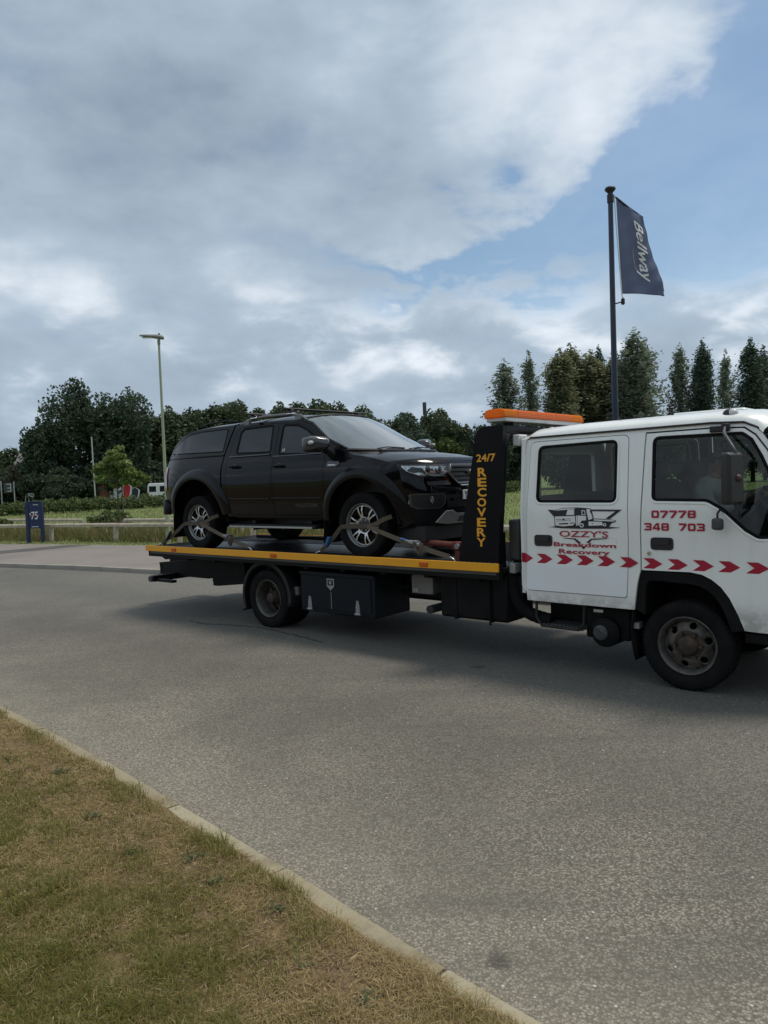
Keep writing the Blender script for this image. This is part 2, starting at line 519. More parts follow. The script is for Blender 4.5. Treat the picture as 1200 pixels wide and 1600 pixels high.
# ---- materials of the ground
def road_mat():
    m = bpy.data.materials.new('asphalt'); m.use_nodes = True
    k = NT(m.node_tree); b = k.n['Principled BSDF']
    oc = k.new('ShaderNodeTexCoord').outputs['Object']
    vo = k.new('ShaderNodeTexVoronoi', feature='F1'); vo.inputs['Scale'].default_value = 92; k.l.new(oc, vo.inputs['Vector'])
    vo.inputs['Randomness'].default_value = 1
    stone = k.new('ShaderNodeValToRGB'); sepc = k.new('ShaderNodeSeparateColor'); k.l.new(vo.outputs['Color'], sepc.inputs[0])
    k.l.new(sepc.outputs[0], stone.inputs[0]); e = stone.color_ramp.elements
    e[0].color = (.150, .133, .100, 1); e[1].color = (.41, .378, .305, 1); e.new(.55).color = (.255, .230, .175, 1); e.new(.9).color = (.37, .335, .265, 1)
    gapf = k.sm(vo.outputs['Distance'], .38, .68)
    c = k.mix(k.m('MULTIPLY', gapf, .66), stone.outputs[0], (.055, .048, .037, 1))
    # finer grit
    fine = k.noise(oc, 300, 2, .7)
    c = k.mix(k.m('MULTIPLY', k.sm(fine, .5, .75), .22), c, (.30, .285, .245, 1))
    # worn pale dusty margin along the near kerb, oily wheel tracks further out, broad patches
    n1 = k.noise(oc, .35, 5, .6, .4); n2 = k.noise(oc, 1.4, 5, .6)
    c = k.mix(k.m('MULTIPLY', k.sm(n1, .40, .66), .55), c, (.088, .080, .065, 1))
    c = k.mix(k.m('MULTIPLY', k.sm(n2, .52, .75), .30), c, (.215, .195, .15, 1))
    sp = k.new('ShaderNodeSeparateXYZ'); k.l.new(oc, sp.inputs[0])
    lane = k.m('ADD', k.m('MULTIPLY', sp.outputs[0], .70), k.m('MULTIPLY', sp.outputs[1], .714))   # metres across the carriageway
    lane = k.m('ADD', lane, k.m('MULTIPLY', k.m('SUBTRACT', n2, .5), .8))
    dark = k.m('ADD', k.gauss(lane, 4.1, .75), k.gauss(lane, 6.0, .8))
    c = k.mix(k.m('MULTIPLY', dark, .38), c, (.066, .061, .052, 1))
    c = k.mix(k.m('MULTIPLY', k.sm(lane, 3.6, 6.0), .42), c, (.098, .099, .096, 1))      # darker, cooler grey across the far half
    pale = k.sm(lane, 3.2, 2.0)
    c = k.mix(k.m('MULTIPLY', pale, .20), c, (.33, .295, .22, 1))
    mp = k.new('ShaderNodeMapping'); mp.inputs['Rotation'].default_value = (0, 0, R(45)); mp.inputs['Scale'].default_value = (.35, 3.0, 1); k.l.new(oc, mp.inputs[0])
    streak = k.sm(k.noise(mp.outputs[0], 1.0, 5, .6), .52, .72)
    c = k.mix(k.m('MULTIPLY', streak, .32), c, (.085, .078, .066, 1))
    blot = k.sm(k.noise(oc, 3.2, 6, .65), .60, .74)
    c = k.mix(k.m('MULTIPLY', blot, .35), c, (.10, .092, .075, 1))
    # rare white chips
    v2 = k.new('ShaderNodeTexVoronoi', feature='F1'); v2.inputs['Scale'].default_value = 9; k.l.new(oc, v2.inputs['Vector'])
    chip = k.m('LESS_THAN', v2.outputs['Distance'], .055)
    c = k.mix(k.m('MULTIPLY', chip, .8), c, (.55, .54, .5, 1))
    # a few dark oil drips
    v3 = k.new('ShaderNodeTexVoronoi', feature='F1'); v3.inputs['Scale'].default_value = .8
    wv = k.new('ShaderNodeVectorMath', operation='ADD'); k.l.new(oc, wv.inputs[0])
    ns = k.new('ShaderNodeTexNoise'); k.l.new(oc, ns.inputs[0]); ns.inputs['Scale'].default_value = 5
    vs = k.new('ShaderNodeVectorMath', operation='SCALE'); k.l.new(ns.outputs['Color'], vs.inputs[0]); vs.inputs['Scale'].default_value = .16
    k.l.new(vs.outputs[0], wv.inputs[1]); k.l.new(wv.outputs[0], v3.inputs['Vector'])
    c = k.mix(k.m('MULTIPLY', k.sm(v3.outputs['Distance'], .085, .04), .6), c, (.03, .028, .026, 1))
    k.l.new(c, b.inputs['Base Color']); b.inputs['Roughness'].default_value = .82; b.inputs['Specular IOR Level'].default_value = .35
    bn = k.new('ShaderNodeBump'); bn.inputs['Strength'].default_value = .55; bn.inputs['Distance'].default_value = .006
    h = k.m('SUBTRACT', k.m('MULTIPLY', fine, .35), vo.outputs['Distance']); k.l.new(h, bn.inputs['Height']); k.l.new(bn.outputs[0], b.inputs['Normal'])
    return m


M_road = road_mat()
def stone_tone(k, b, oc):
    oi = k.new('ShaderNodeObjectInfo').outputs['Random']
    c = k.mix(oi, (.30, .255, .165, 1), (.40, .355, .245, 1))
    c = k.mix(k.m('MULTIPLY', k.sm(k.noise(oc, 4, 9, .65), .42, .68), .75), c, (.20, .165, .105, 1))
    c = k.mix(k.m('MULTIPLY', k.sm(k.noise(oc, 60, 4, .7), .55, .7), .5), c, (.16, .14, .10, 1))
    k.l.new(c, b.inputs['Base Color'])


M_kerb = mat('kerb_concrete', (.36, .315, .215), .9, bump=(160, .5), spec=.2, extra=stone_tone)
M_kerb_far = mat('kerb_concrete_far', (.30, .28, .235), .9, var=(2.5, .6, (.19, .18, .15)), bump=(90, .3), spec=.25)


def path_extra(k, b, oc):
    pass


M_path = mat('path_tarmac', (.235, .205, .18), .9, var=(.5, .7, (.175, .158, .142), 7), bump=(120, .3), spec=.25)
M_patch = mat('tarmac_patch', (.10, .095, .09), .9, var=(1.2, .5, (.075, .07, .066)), bump=(120, .3), spec=.25)
M_soil = mat('dry_thatch', (.22, .155, .08), .95, var=(6, .8, (.13, .092, .055), 9), bump=(90, .8), spec=.1)
M_field = mat('meadow', (.16, .20, .07), .95, var=(.09, .8, (.21, .235, .10), 8), bump=(6, .6), spec=.1)
M_verge = mat('verge_turf', (.085, .082, .035), .95, var=(1.1, .8, (.14, .115, .05), 8), bump=(40, .6), spec=.1)


def sheet(name, pts, z, m, thick=0):
    mb = MB(); v, f = tri2d(pts, (), 50.0, False)
    mb.add([(a, b, z) for a, b in v], f); o = mb.build(name, m, smooth=0); return tag(o, kind='structure')


g = MB(); g.add([(-900, -300, -.03), (900, -300, -.03), (900, 1500, -.03), (-900, 1500, -.03)], [(0, 1, 2, 3)])
tag(g.build('ground', M_field, smooth=0), kind='structure')
road_poly = [tuple(p) for p in offset_line(KN, -.2)[::4]] + [tuple(p) for p in offset_line(KF, .2)[::-4]]
sheet('road', road_poly, 0, M_road)
far_edge = offset_line(KF, .125)
sheet('footpath', [tuple(p) for p in far_edge[::4]] + [tuple(p) for p in PB[::-2]], .096, M_path)
# re-laid tarmac strip that crosses the path on a slant
strip = [(-14.6, 20.75), (-11.5, 21.6), (-10.7, 22.5), (-9.45, 23.95), (-10.45, 24.5), (-11.9, 22.95), (-12.5, 22.3), (-15.1, 21.6)]
sheet('tarmac_patch_road', strip, .1, M_patch)
sheet('field', [tuple(p) for p in PB[::2]] + [(300, -4), (700, 500), (0, 900), (-700, 500), (-300, 38)], .092, M_field)
# near verge: gently uneven turf bed behind the kerb
inner = offset_line(KN, -.125)
vb = MB(); rows = []
for i, p in enumerate(inner):
    t = (inner[min(i+1, len(inner)-1)]-inner[max(i-1, 0)]).normalized(); nrm = Vector((t.y, -t.x))
    row = []; lip = .040+.007*math.sin(i*1.7)+.005*math.sin(i*4.1+1)
    for d in (-lip, -lip+.012, 0.0, .04, .12, .25, .45, .75, 1.2, 1.8, 2.6, 4.0, 6.5, 10, 16):
        q = p+nrm*d; e = max(0, d)
        zz = .104+.012*min(1, e/.3)+(.012*math.sin(q.x*5.1+q.y*3.3)+.010*math.sin(q.x*11-q.y*8))*min(1, e)
        row.append((q.x, q.y, .098 if d == -lip else zz))
    rows.append(row)
nr = len(rows[0]); vb.add([v for r_ in rows for v in r_], [(i*nr+j, i*nr+j+1, (i+1)*nr+j+1, (i+1)*nr+j) for i in range(len(rows)-1) for j in range(nr-1)])
tag(vb.build('verge', M_soil, smooth=60), kind='structure')


# ---- kerbs: each stone a block of its own
def kerb(name, line, side, m, L, seen, joint=.013, chamfer=.02):
    base = MB(); stones = []
    root = None; me_cache = None; prof = [(0, -.12), (.125, -.12), (.125, .1), (.02, .1), (.006, .094), (0, .082)]
    pts = line; i = 0; k0 = int(L/.25+.5); n = 0
    tail = MB()
    while i+k0 < len(pts):
        a, b = pts[i], pts[i+k0]; d = (b-a); ln = d.length; d.normalize(); nrm = Vector((-d.y, d.x))*side
        mid = (a+b)/2
        if seen(mid):
            if me_cache is None:
                mb = MB(); h = (ln-joint)/2
                mb.prism(prof, lambda u, z, t: (t, u*side, z), -h, h)
                st = mb.build('kerb_stone', m, None, smooth=30); me_cache = st.data
            else:
                st = bpy.data.objects.new('kerb_stone', me_cache); COL.objects.link(st)
            st.location = (mid.x, mid.y, rng.uniform(-.004, .003)); st.rotation_euler = (0, 0, math.atan2(d.y, d.x)+rng.uniform(-.004, .004))
            stones.append(st)
        else:
            q = [(a.x, a.y), (b.x, b.y), (b.x+nrm.x*.125, b.y+nrm.y*.125), (a.x+nrm.x*.125, a.y+nrm.y*.125)]
            tail.prism(q, lambda u, v, t: (u, v, t), -.12, .098)
        i += k0
    root = tail.build(name, m, smooth=0); tag(root, kind='structure')
    for st in stones: st.parent = root
    return root


kerb('near_kerb', KN, -1, M_kerb, 1.0, lambda p: -8 < p.x < 2.6)
kerb('far_kerb', KF, 1, M_kerb_far, 1.0, lambda p: -17 < p.x < -1)

# ---- crack line and small litter in the road are real marks of their own
M_crack = mat('bitumen_seam', (.03, .028, .026), .7, bump=(80, .5))
cr = MB(); cp = smooth_line([(-2.75, 10.25), (-2.42, 9.98), (-1.72, 9.63), (-1.2, 9.1), (-.76, 8.55)], .06)
cv = []
for i, p in enumerate(cp):
    t = (cp[min(i+1, len(cp)-1)]-cp[max(i-1, 0)]).normalized(); nn = Vector((-t.y, t.x)); wv = rng.uniform(.006, .02); j = rng.uniform(-.015, .015)
    cv += [(*(p+nn*(j-wv)), .004), (*(p+nn*(j+wv)), .004)]
cr.add(cv, [(2*i, 2*i+1, 2*i+3, 2*i+2) for i in range(len(cp)-1)])
tag(cr.build('road_crack_marking', M_crack, smooth=0), kind='structure')


# ================================================================== VEGETATION
def blades(name, xy, z0, hgt, wid, lean, mats, mi=None, nseed=1, flat=.0):
    """grass blades: 5-vertex curved strips; all arrays are per blade"""
    r = np.random.default_rng(nseed); n = len(xy)
    a = r.uniform(0, 2*math.pi, n); b = a+r.normal(1.57, .5, n)
    L = lean*hgt
    ux, uy = np.cos(a)*wid/2, np.sin(a)*wid/2; dx, dy = np.cos(b), np.sin(b)
    V = np.zeros((n, 5, 3))
    V[:, 0] = np.c_[xy[:, 0]-ux, xy[:, 1]-uy, z0]; V[:, 1] = np.c_[xy[:, 0]+ux, xy[:, 1]+uy, z0]
    mx, my, mz = xy[:, 0]+dx*L*.35, xy[:, 1]+dy*L*.35, z0+hgt*.6
    V[:, 2] = np.c_[mx+ux*.75, my+uy*.75, mz]; V[:, 3] = np.c_[mx-ux*.75, my-uy*.75, mz]
    V[:, 4] = np.c_[xy[:, 0]+dx*L, xy[:, 1]+dy*L, z0+hgt*(1-.25*np.clip(lean, 0, 2))]
    o = np.arange(n)[:, None]*5
    F = np.concatenate([o+np.array([[0, 1, 2]]), o+np.array([[0, 2, 3]]), o+np.array([[3, 2, 4]])], 1).ravel()
    m3 = None if mi is None else np.repeat(mi, 3)
    return np_mesh(name, V.reshape(-1, 3), F, 3, mats, mi=m3)


def kerb_dist(xy):
    """distance of points behind the inner edge of the near kerb (positive on the grass)"""
    P = np.array([tuple(p) for p in inner if -9 < p.x < 5]); a = P[:-1]; b = P[1:]; d = b-a; L2 = (d**2).sum(1)
    best = np.full(len(xy), 1e9); sign = np.zeros(len(xy))
    for i in range(len(a)):
        v = xy-a[i]; t = np.clip((v@d[i])/L2[i], 0, 1); q = v-t[:, None]*d[i]; ds = (q**2).sum(1)
        cr_ = d[i, 0]*v[:, 1]-d[i, 1]*v[:, 0]
        u = ds < best; best[u] = ds[u]; sign[u] = -np.sign(cr_[u])
    return np.sqrt(best)*sign


def vnoise(xy, sc, seed):
    """smooth value noise for planting density"""
    r = np.random.default_rng(seed); g_ = r.random((64, 64)); p = xy*sc; i = np.floor(p).astype(int); f = p-i; f = f*f*(3-2*f)
    a = g_[i[:, 0] % 64, i[:, 1] % 64]; b = g_[(i[:, 0]+1) % 64, i[:, 1] % 64]; c = g_[i[:, 0] % 64, (i[:, 1]+1) % 64]; d = g_[(i[:, 0]+1) % 64, (i[:, 1]+1) % 64]
    return (a*(1-f[:, 0])+b*f[:, 0])*(1-f[:, 1])+(c*(1-f[:, 0])+d*f[:, 0])*f[:, 1]


M_green = leaf_mat('turf_green', [(.115, .130, .022), (.17, .178, .032), (.22, .21, .046), (.28, .245, .07)], .4)
M_straw = leaf_mat('turf_straw', [(.27, .195, .075), (.37, .28, .125), (.48, .38, .19), (.33, .24, .09)], .3)
M_dead = leaf_mat('turf_dead', [(.15, .098, .056), (.23, .155, .090), (.30, .21, .125), (.21, .145, .085)], .2)


def near_grass():
    r = np.random.default_rng(3); n = 900000
    y = 1.5+5.8*r.random(n)**1.35; xy = np.c_[r.uniform(-.70, .42, n)*(y+1.0)-.1, y]
    kd = kerb_dist(xy); k_ = (kd > -.075) & (kd < 3.4); xy, kd = xy[k_], kd[k_]
    edge = vnoise(xy, 6.1, 14)*.09-.080; k_ = kd > edge; xy, kd = xy[k_], kd[k_]
    dist = np.hypot(xy[:, 0], xy[:, 1]); keep = r.random(len(xy)) < np.clip(3.3/dist, .3, 1); xy, kd = xy[keep], kd[keep]
    n1 = vnoise(xy, 1.3, 11); n2 = vnoise(xy, 4.5, 12); n3 = vnoise(xy, 14, 13)
    green = np.clip((kd-.25)/1.0, 0, 1)*.60+(n1-.5)*.95+(n2-.5)*.60+(n3-.5)*.35+.27
    bare = np.clip(1-np.abs(kd-.20)/.36, 0, 1)*np.clip(-.05+1.7*n2, 0, 1)
    keep = r.random(len(xy)) > bare*.85; xy, kd, green, n2, n3, bare = xy[keep], kd[keep], green[keep], n2[keep], n3[keep], bare[keep]
    n = len(xy); u = r.random(n)
    mi = np.where(u < np.clip(green, .04, .80), 0, np.where(u < np.clip(.84-.45*bare, .2, 1), 1, 2))
    h = r.uniform(.014, .034, n)*(.7+.7*n3)
    h = np.where(mi == 0, h*1.3, h); tuft = (kd < .07) & (n2 > .58); h = np.where(tuft & (mi < 2), h*1.8, h)
    lean = np.where(mi == 0, r.uniform(.2, 1.2, n), np.where(mi == 1, r.uniform(.4, 2.6, n), r.uniform(1.2, 4.0, n)))
    h = np.where(mi == 2, h*.45, h)
    w = r.uniform(.0017, .0036, n)*np.clip(np.hypot(xy[:, 0], xy[:, 1])/3.2, .9, 1.5)
    z0 = .098+.012*np.clip(kd/.3, 0, 1)+(.012*np.sin(xy[:, 0]*5.1+xy[:, 1]*3.3)+.010*np.sin(xy[:, 0]*11-xy[:, 1]*8))*np.clip(kd, 0, 1)
    o = blades('grass', xy, z0, h, w, lean, [M_green, M_straw, M_dead], mi); tag(o, kind='stuff')
    # dead thatch lying over the soil
    n = 150000; y = 1.5+5.6*r.random(n)**1.35; xy = np.c_[r.uniform(-.70, .42, n)*(y+1.0)-.1, y]; kd = kerb_dist(xy); k_ = (kd > -.07) & (kd < 1.8); xy, kd = xy[k_], kd[k_]
    keep = (r.random(len(xy)) < np.clip(1.3-kd, .2, 1)*.8) & (kd > vnoise(xy, 3.1, 14)*.10-.085); xy, kd = xy[keep], kd[keep]; n = len(xy)
    a = r.uniform(0, 6.28, n); L = r.uniform(.01, .04, n); w = r.uniform(.0012, .003, n)
    z = .109+.012*np.clip(kd/.3, 0, 1)+(.012*np.sin(xy[:, 0]*5.1+xy[:, 1]*3.3)+.010*np.sin(xy[:, 0]*11-xy[:, 1]*8))*np.clip(kd, 0, 1)+r.uniform(0, .008, n)
    V = np.zeros((n, 4, 3)); c, s = np.cos(a), np.sin(a)
    for i, (p, q) in enumerate(((-.5, -.5), (.5, -.5), (.5, .5), (-.5, .5))):
        V[:, i] = np.c_[xy[:, 0]+c*L*p-s*w*q, xy[:, 1]+s*L*p+c*w*q, z+r.uniform(-.004, .004, n)*p]
    o = np_mesh('grass_litter', V.reshape(-1, 3), np.arange(n*4), 4, [M_dead, M_straw], mi=(r.random(n) < .45).astype(int)); tag(o, kind='stuff')


near_grass()


def kerb_tufts():
    """longer clumps that lean over the kerb"""
    r = np.random.default_rng(5); X = []; H = []; K = []
    for (cx, cy, n, hh, sp) in [(-1.62, 4.27, 260, .05, .10), (-1.35, 4.0, 300, .055, .11), (-.60, 3.20, 160, .05, .05), (-.56, 3.14, 160, .05, .06), (-.70, 3.3, 140, .05, .06),
                                (-.36, 2.84, 420, .085, .09), (-.30, 2.76, 200, .06, .07), (.12, 2.34, 320, .07, .09), (.24, 2.27, 300, .06, .07), (-2.55, 5.28, 240, .06, .10), (-2.3, 5.0, 160, .045, .1),
                                (-2.0, 4.35, 200, .05, .09), (-.98, 2.30, 380, .06, .13), (-.72, 2.2, 300, .06, .12), (-.05, 2.5, 200, .04, .1), (-1.05, 3.68, 200, .04, .1)]:
        X.append(r.normal((cx, cy), sp*.6, (n, 2))); H.append(r.uniform(.4, 1.0, n)*hh); K.append(np.full(n, 0 if cy < 2.34 or cx < -1.9 else 1))
    X = np.concatenate(X); H = np.concatenate(H); K = np.concatenate(K); n = len(X); K = np.where(r.random(n) < .35, 1-K, K)
    o = blades('grass_tufts', X, np.full(n, .095), H, r.uniform(.0016, .0032, n), r.uniform(.2, 1.3, n), [M_green, M_straw], K); tag(o, kind='stuff')


kerb_tufts()


def lawn_clumps():
    """coarser clumps and long dry stems that break up the mown turf"""
    r = np.random.default_rng(17); y = 1.7+4.8*r.random(420)**1.2; C = np.c_[r.uniform(-.70, .36, 420)*(y+1.0)-.1, y]; kd = kerb_dist(C); C = C[(kd > .05) & (kd < 2.8)]
    k = r.integers(0, len(C), 16000); sp = r.uniform(.015, .06, len(C)); hh = r.uniform(.022, .052, len(C)); ty = (vnoise(C, 1.3, 11)+r.normal(0, .2, len(C)) > .5).astype(int)
    X = C[k]+r.normal(0, 1, (len(k), 2))*sp[k][:, None]; kd = kerb_dist(X); g_ = kd > -.03; X, k, kd = X[g_], k[g_], kd[g_]; n = len(X)
    z0 = .10+.012*np.clip(kd/.3, 0, 1)+(.012*np.sin(X[:, 0]*5.1+X[:, 1]*3.3)+.010*np.sin(X[:, 0]*11-X[:, 1]*8))*np.clip(kd, 0, 1)
    m = np.where(r.random(n) < .25, 1, 1-ty[k])
    o = blades('grass_clumps', X, z0, hh[k]*r.uniform(.5, 1.1, n), r.uniform(.002, .0042, n), r.uniform(.3, 1.6, n), [M_green, M_straw], m, nseed=4); tag(o, kind='stuff')
    n = 1500; y = 1.6+5*r.random(n)**1.3; X = np.c_[r.uniform(-.70, .40, n)*(y+1.0)-.1, y]; kd = kerb_dist(X); X, kd = X[kd > 0], kd[kd > 0]; n = len(X)
    o = blades('dry_grass_stems', X, .11+.0*kd, r.uniform(.012, .05, n), r.uniform(.0014, .0022, n), r.uniform(1.2, 5.0, n), [M_straw], nseed=6); tag(o, kind='stuff')


lawn_clumps()

M_weed = leaf_mat('verge_weeds', [(.075, .10, .026), (.12, .14, .04), (.17, .175, .058), (.21, .18, .075), (.19, .115, .055)], .4)
M_hay = leaf_mat('meadow_grass', [(.15, .20, .06), (.21, .25, .09), (.28, .30, .13), (.27, .25, .12)], .4)


def far_weeds():
    r = np.random.default_rng(9); P = np.array([tuple(p) for p in PB]); n = 46000
    s = r.uniform(0, len(P)-1.001, n); i = s.astype(int); q = P[i]+(P[i+1]-P[i])*(s-i)[:, None]
    t = P[i+1]-P[i]; t /= np.linalg.norm(t, axis=1)[:, None]; d = .86+r.random(n)**1.2*4.2
    xy = q+np.c_[-t[:, 1], t[:, 0]]*d[:, None]
    k_ = (xy[:, 0] > -20) & (xy[:, 0] < 14); xy, d = xy[k_], d[k_]; n = len(xy)
    nn = vnoise(xy, .5, 21); h = (.15+.36*np.clip((d-.8)/.9, 0, 1))*(.45+.9*nn)*r.uniform(.6, 1.25, n)
    o = blades('weeds', xy, np.full(n, .08), h, r.uniform(.012, .03, n), r.uniform(.1, .9, n), [M_weed]); tag(o, kind='stuff')
    # mown edge
    n = 16000; s = r.uniform(0, len(P)-1.001, n); i = s.astype(int); q = P[i]+(P[i+1]-P[i])*(s-i)[:, None]
    t = P[i+1]-P[i]; t /= np.linalg.norm(t, axis=1)[:, None]; xy = q+np.c_[-t[:, 1], t[:, 0]]*(r.uniform(.03, .75, n))[:, None]
    k_ = (xy[:, 0] > -20) & (xy[:, 0] < 14); xy = xy[k_]; n = len(xy)
    o = blades('verge_grass', xy, np.full(n, .085), r.uniform(.03, .08, n), r.uniform(.012, .025, n), r.uniform(.2, 1.2, n), [M_hay]); tag(o, kind='stuff')
    # open meadow beyond
    n = 60000; xy = np.c_[r.uniform(-36, 40, n), 20+55*r.random(n)**1.6]
    P2 = np.interp(xy[:, 0], P[:, 0], P[:, 1]); k_ = xy[:, 1] > P2+4; xy = xy[k_]; n = len(xy)
    nn = vnoise(xy, .25, 31)
    o = blades('meadow_grass', xy, np.full(n, .08), (.12+.25*nn)*r.uniform(.6, 1.2, n), r.uniform(.02, .05, n), r.uniform(.2, 1.2, n), [M_hay]); tag(o, kind='stuff')


far_weeds()


def crown_arrays(blobs, n, size, seed, fill=.35, flatten=1.0):
    """leaf cards spread through ellipsoid clumps: blobs = [(centre, radii, weight)]"""
    r = np.random.default_rng(seed); w = np.array([b[2] for b in blobs], float); w /= w.sum()
    k = r.choice(len(blobs), n, p=w); C = np.array([b[0] for b in blobs])[k]; RD = np.array([b[1] for b in blobs])[k]
    d = r.normal(size=(n, 3)); d /= np.linalg.norm(d, axis=1)[:, None]
    rad = np.where(r.random(n) < fill, r.random(n)**(1/3), r.uniform(.72, 1.08, n))
    P = C+d*RD*rad[:, None]
    a = r.normal(size=(n, 3)); a /= np.linalg.norm(a, axis=1)[:, None]; b = np.cross(a, r.normal(size=(n, 3))); b /= np.linalg.norm(b, axis=1)[:, None]
    s = r.uniform(size[0], size[1], n)[:, None]
    V = np.stack([P-a*s, P+b*s*.55, P+a*s, P-b*s*.55], 1)
    return V.reshape(-1, 3)


def crown_mesh(blobs, n, size, seed, m, fill=.35):
    V = crown_arrays(blobs, n, size, seed, fill)
    me = bpy.data.meshes.new('crown'); nv = len(V); nf = nv//4
    o = np_mesh('crown', V, np.arange(nv), 4, [m]); return o


M_bark = mat('bark', (.055, .045, .034), .95, var=(4, .7, (.09, .078, .06)), bump=(14, .9), spec=.1)
M_bark_pale = mat('bark_pale', (.11, .10, .082), .95, var=(4, .7, (.06, .052, .042)), bump=(14, .9), spec=.1)


def trunk_mesh(H, r0, limbs, seed, m, top=.75):
    r = random.Random(seed); mb = MB()
    pts = [(r.uniform(-.15, .15)*i/5*r0*6 if i else 0, r.uniform(-.15, .15)*i/5*r0*6 if i else 0, H*top*i/6) for i in range(7)]
    mb.tube(pts, [r0*(1.25 if i == 0 else 1-.13*i) for i in range(7)], 9)
    for (a, z, L, up) in limbs:
        base = Vector((0, 0, z)); d = Vector((math.cos(a), math.sin(a), up)).normalized(); q = [base]
        for j in range(1, 5): q.append(base+d*L*j/4+Vector((r.uniform(-.1, .1), r.uniform(-.1, .1), .05*j*j*.25))*L*.3)
        mb.tube(q, [r0*.42, r0*.33, r0*.24, r0*.15, r0*.05], 6)
    return mb.build('trunk', m, smooth=60)


def noise3(P, seed):
    r = np.random.default_rng(seed); g_ = r.random((32, 32, 32)); i = np.floor(P).astype(int); f = P-i; f = f*f*(3-2*f); o = 0
    for dx in (0, 1):
        for dy in (0, 1):
            for dz in (0, 1):
                w = (f[:, 0] if dx else 1-f[:, 0])*(f[:, 1] if dy else 1-f[:, 1])*(f[:, 2] if dz else 1-f[:, 2])
                o = o+w*g_[(i[:, 0]+dx) % 32, (i[:, 1]+dy) % 32, (i[:, 2]+dz) % 32]
    return o


def leaf_cards(P, size, seed, m, up=0.0):
    r = np.random.default_rng(seed+5); n = len(P)
    a = r.normal(size=(n, 3)); a /= np.linalg.norm(a, axis=1)[:, None]; b = np.cross(a, r.normal(size=(n, 3))); b /= np.linalg.norm(b, axis=1)[:, None]
    s = r.uniform(size[0], size[1], n)[:, None]
    V = np.stack([P-a*s, P+b*s*.6, P+a*s, P-b*s*.6], 1).reshape(-1, 3)
    return np_mesh('crown', V, np.arange(len(V)), 4, [m])


def oak_tree(H, Wd, seed, n, size, m, name='oak_tree', low=.1, clumps=0, thr=.40, freq=1.25, lobes=9):
    """spreading crown: a few big overlapping lobes, broken into leafy clumps with gaps at the rim"""
    r = np.random.default_rng(seed); root = empty(name); cz = H*(.5+low*.5); hz = H*(1-low)*.5
    L = [((0, 0, cz-hz*.1), (Wd*.80, Wd*.80, hz*.82))]; lim = []
    for i in range(lobes):
        a = r.uniform(0, 6.283); e = r.uniform(-.55, 1.0); k = r.uniform(.45, .62)
        rr = math.sqrt(max(0, 1-e*e*.5))
        s = r.uniform(.34, .50)
        L.append(((math.cos(a)*rr*Wd*k, math.sin(a)*rr*Wd*k, cz+e*hz*k), (Wd*s, Wd*s, hz*s*.85)))
        lim.append((a, H*r.uniform(.15, .5), Wd*r.uniform(.5, .8), r.uniform(.3, 1.1)))
    w = np.array([b[1][0]**2*b[1][2] for b in L])**.75; w /= w.sum(); N = n*4
    k = r.choice(len(L), N, p=w); C = np.array([b[0] for b in L])[k]; RD = np.array([b[1] for b in L])[k]
    d = r.normal(size=(N, 3)); d /= np.linalg.norm(d, axis=1)[:, None]; rad = r.beta(4.0, 1.35, N)*1.03
    P = C+d*RD*rad[:, None]
    fr = freq*2.2/max(1.6, Wd)**.6
    f = .62*noise3(P*fr+seed, seed)+.38*noise3(P*fr*2.3+9, seed+1)
    P = P[(f > thr+.13*np.clip((rad-.78)/.25, 0, 1)) & (P[:, 2] > .05)][:n]
    cr_ = leaf_cards(P, size, seed, m); cr_.parent = root
    tk = trunk_mesh(H, H*.03, lim, seed, M_bark, .7); tk.parent = root
    return root


def poplar_tree(H, Wd, seed, n, size, m, name='poplar_tree', sprays=90, tight=1.0):
    """straight stem with many steep limbs, every limb carrying a narrow upswept spray of leaves"""
    r = np.random.default_rng(seed); root = empty(name); A = []; lim = []
    for i in range(sprays):
        t = (i+r.random())/sprays; z0 = H*(.03+.86*t); L = (H*.20*(1-t)**.55+.7)*r.uniform(.75, 1.15); a = r.uniform(0, 6.283)
        out = Wd*(1-t)**.45*r.uniform(.25, 1.05)*min(1, .65+t*2)
        A.append((z0, L, a, out, r.uniform(.75, 1.25)))
        if i % 3 == 0: lim.append((a, z0, math.hypot(L*.8, out*.8), L/max(.2, out)))
    A.append((H*.86, H*.14, 0, .05, .8)); A.append((H*.80, H*.165, 1.0, .28, .7)); A.append((H*.78, H*.15, 4.0, .35, .7))
    A = np.array(A); w = A[:, 1]*A[:, 4]; k = r.choice(len(A), n, p=w/w.sum()); q = r.beta(1.3, 1.0, n)
    z0, L, a, out, fat = A[k].T
    rad = out*(q**.75); sg = (.20+.13*np.sin(q*math.pi))*fat*tight*(1.05-.55*q)
    P = np.c_[np.cos(a)*rad+r.normal(0, 1, n)*sg, np.sin(a)*rad+r.normal(0, 1, n)*sg, z0+L*q+r.normal(0, .16, n)]
    cr_ = leaf_cards(P, size, seed, m); cr_.parent = root
    tk = trunk_mesh(H, .15, lim, seed, M_bark_pale, .97); tk.parent = root
    return root


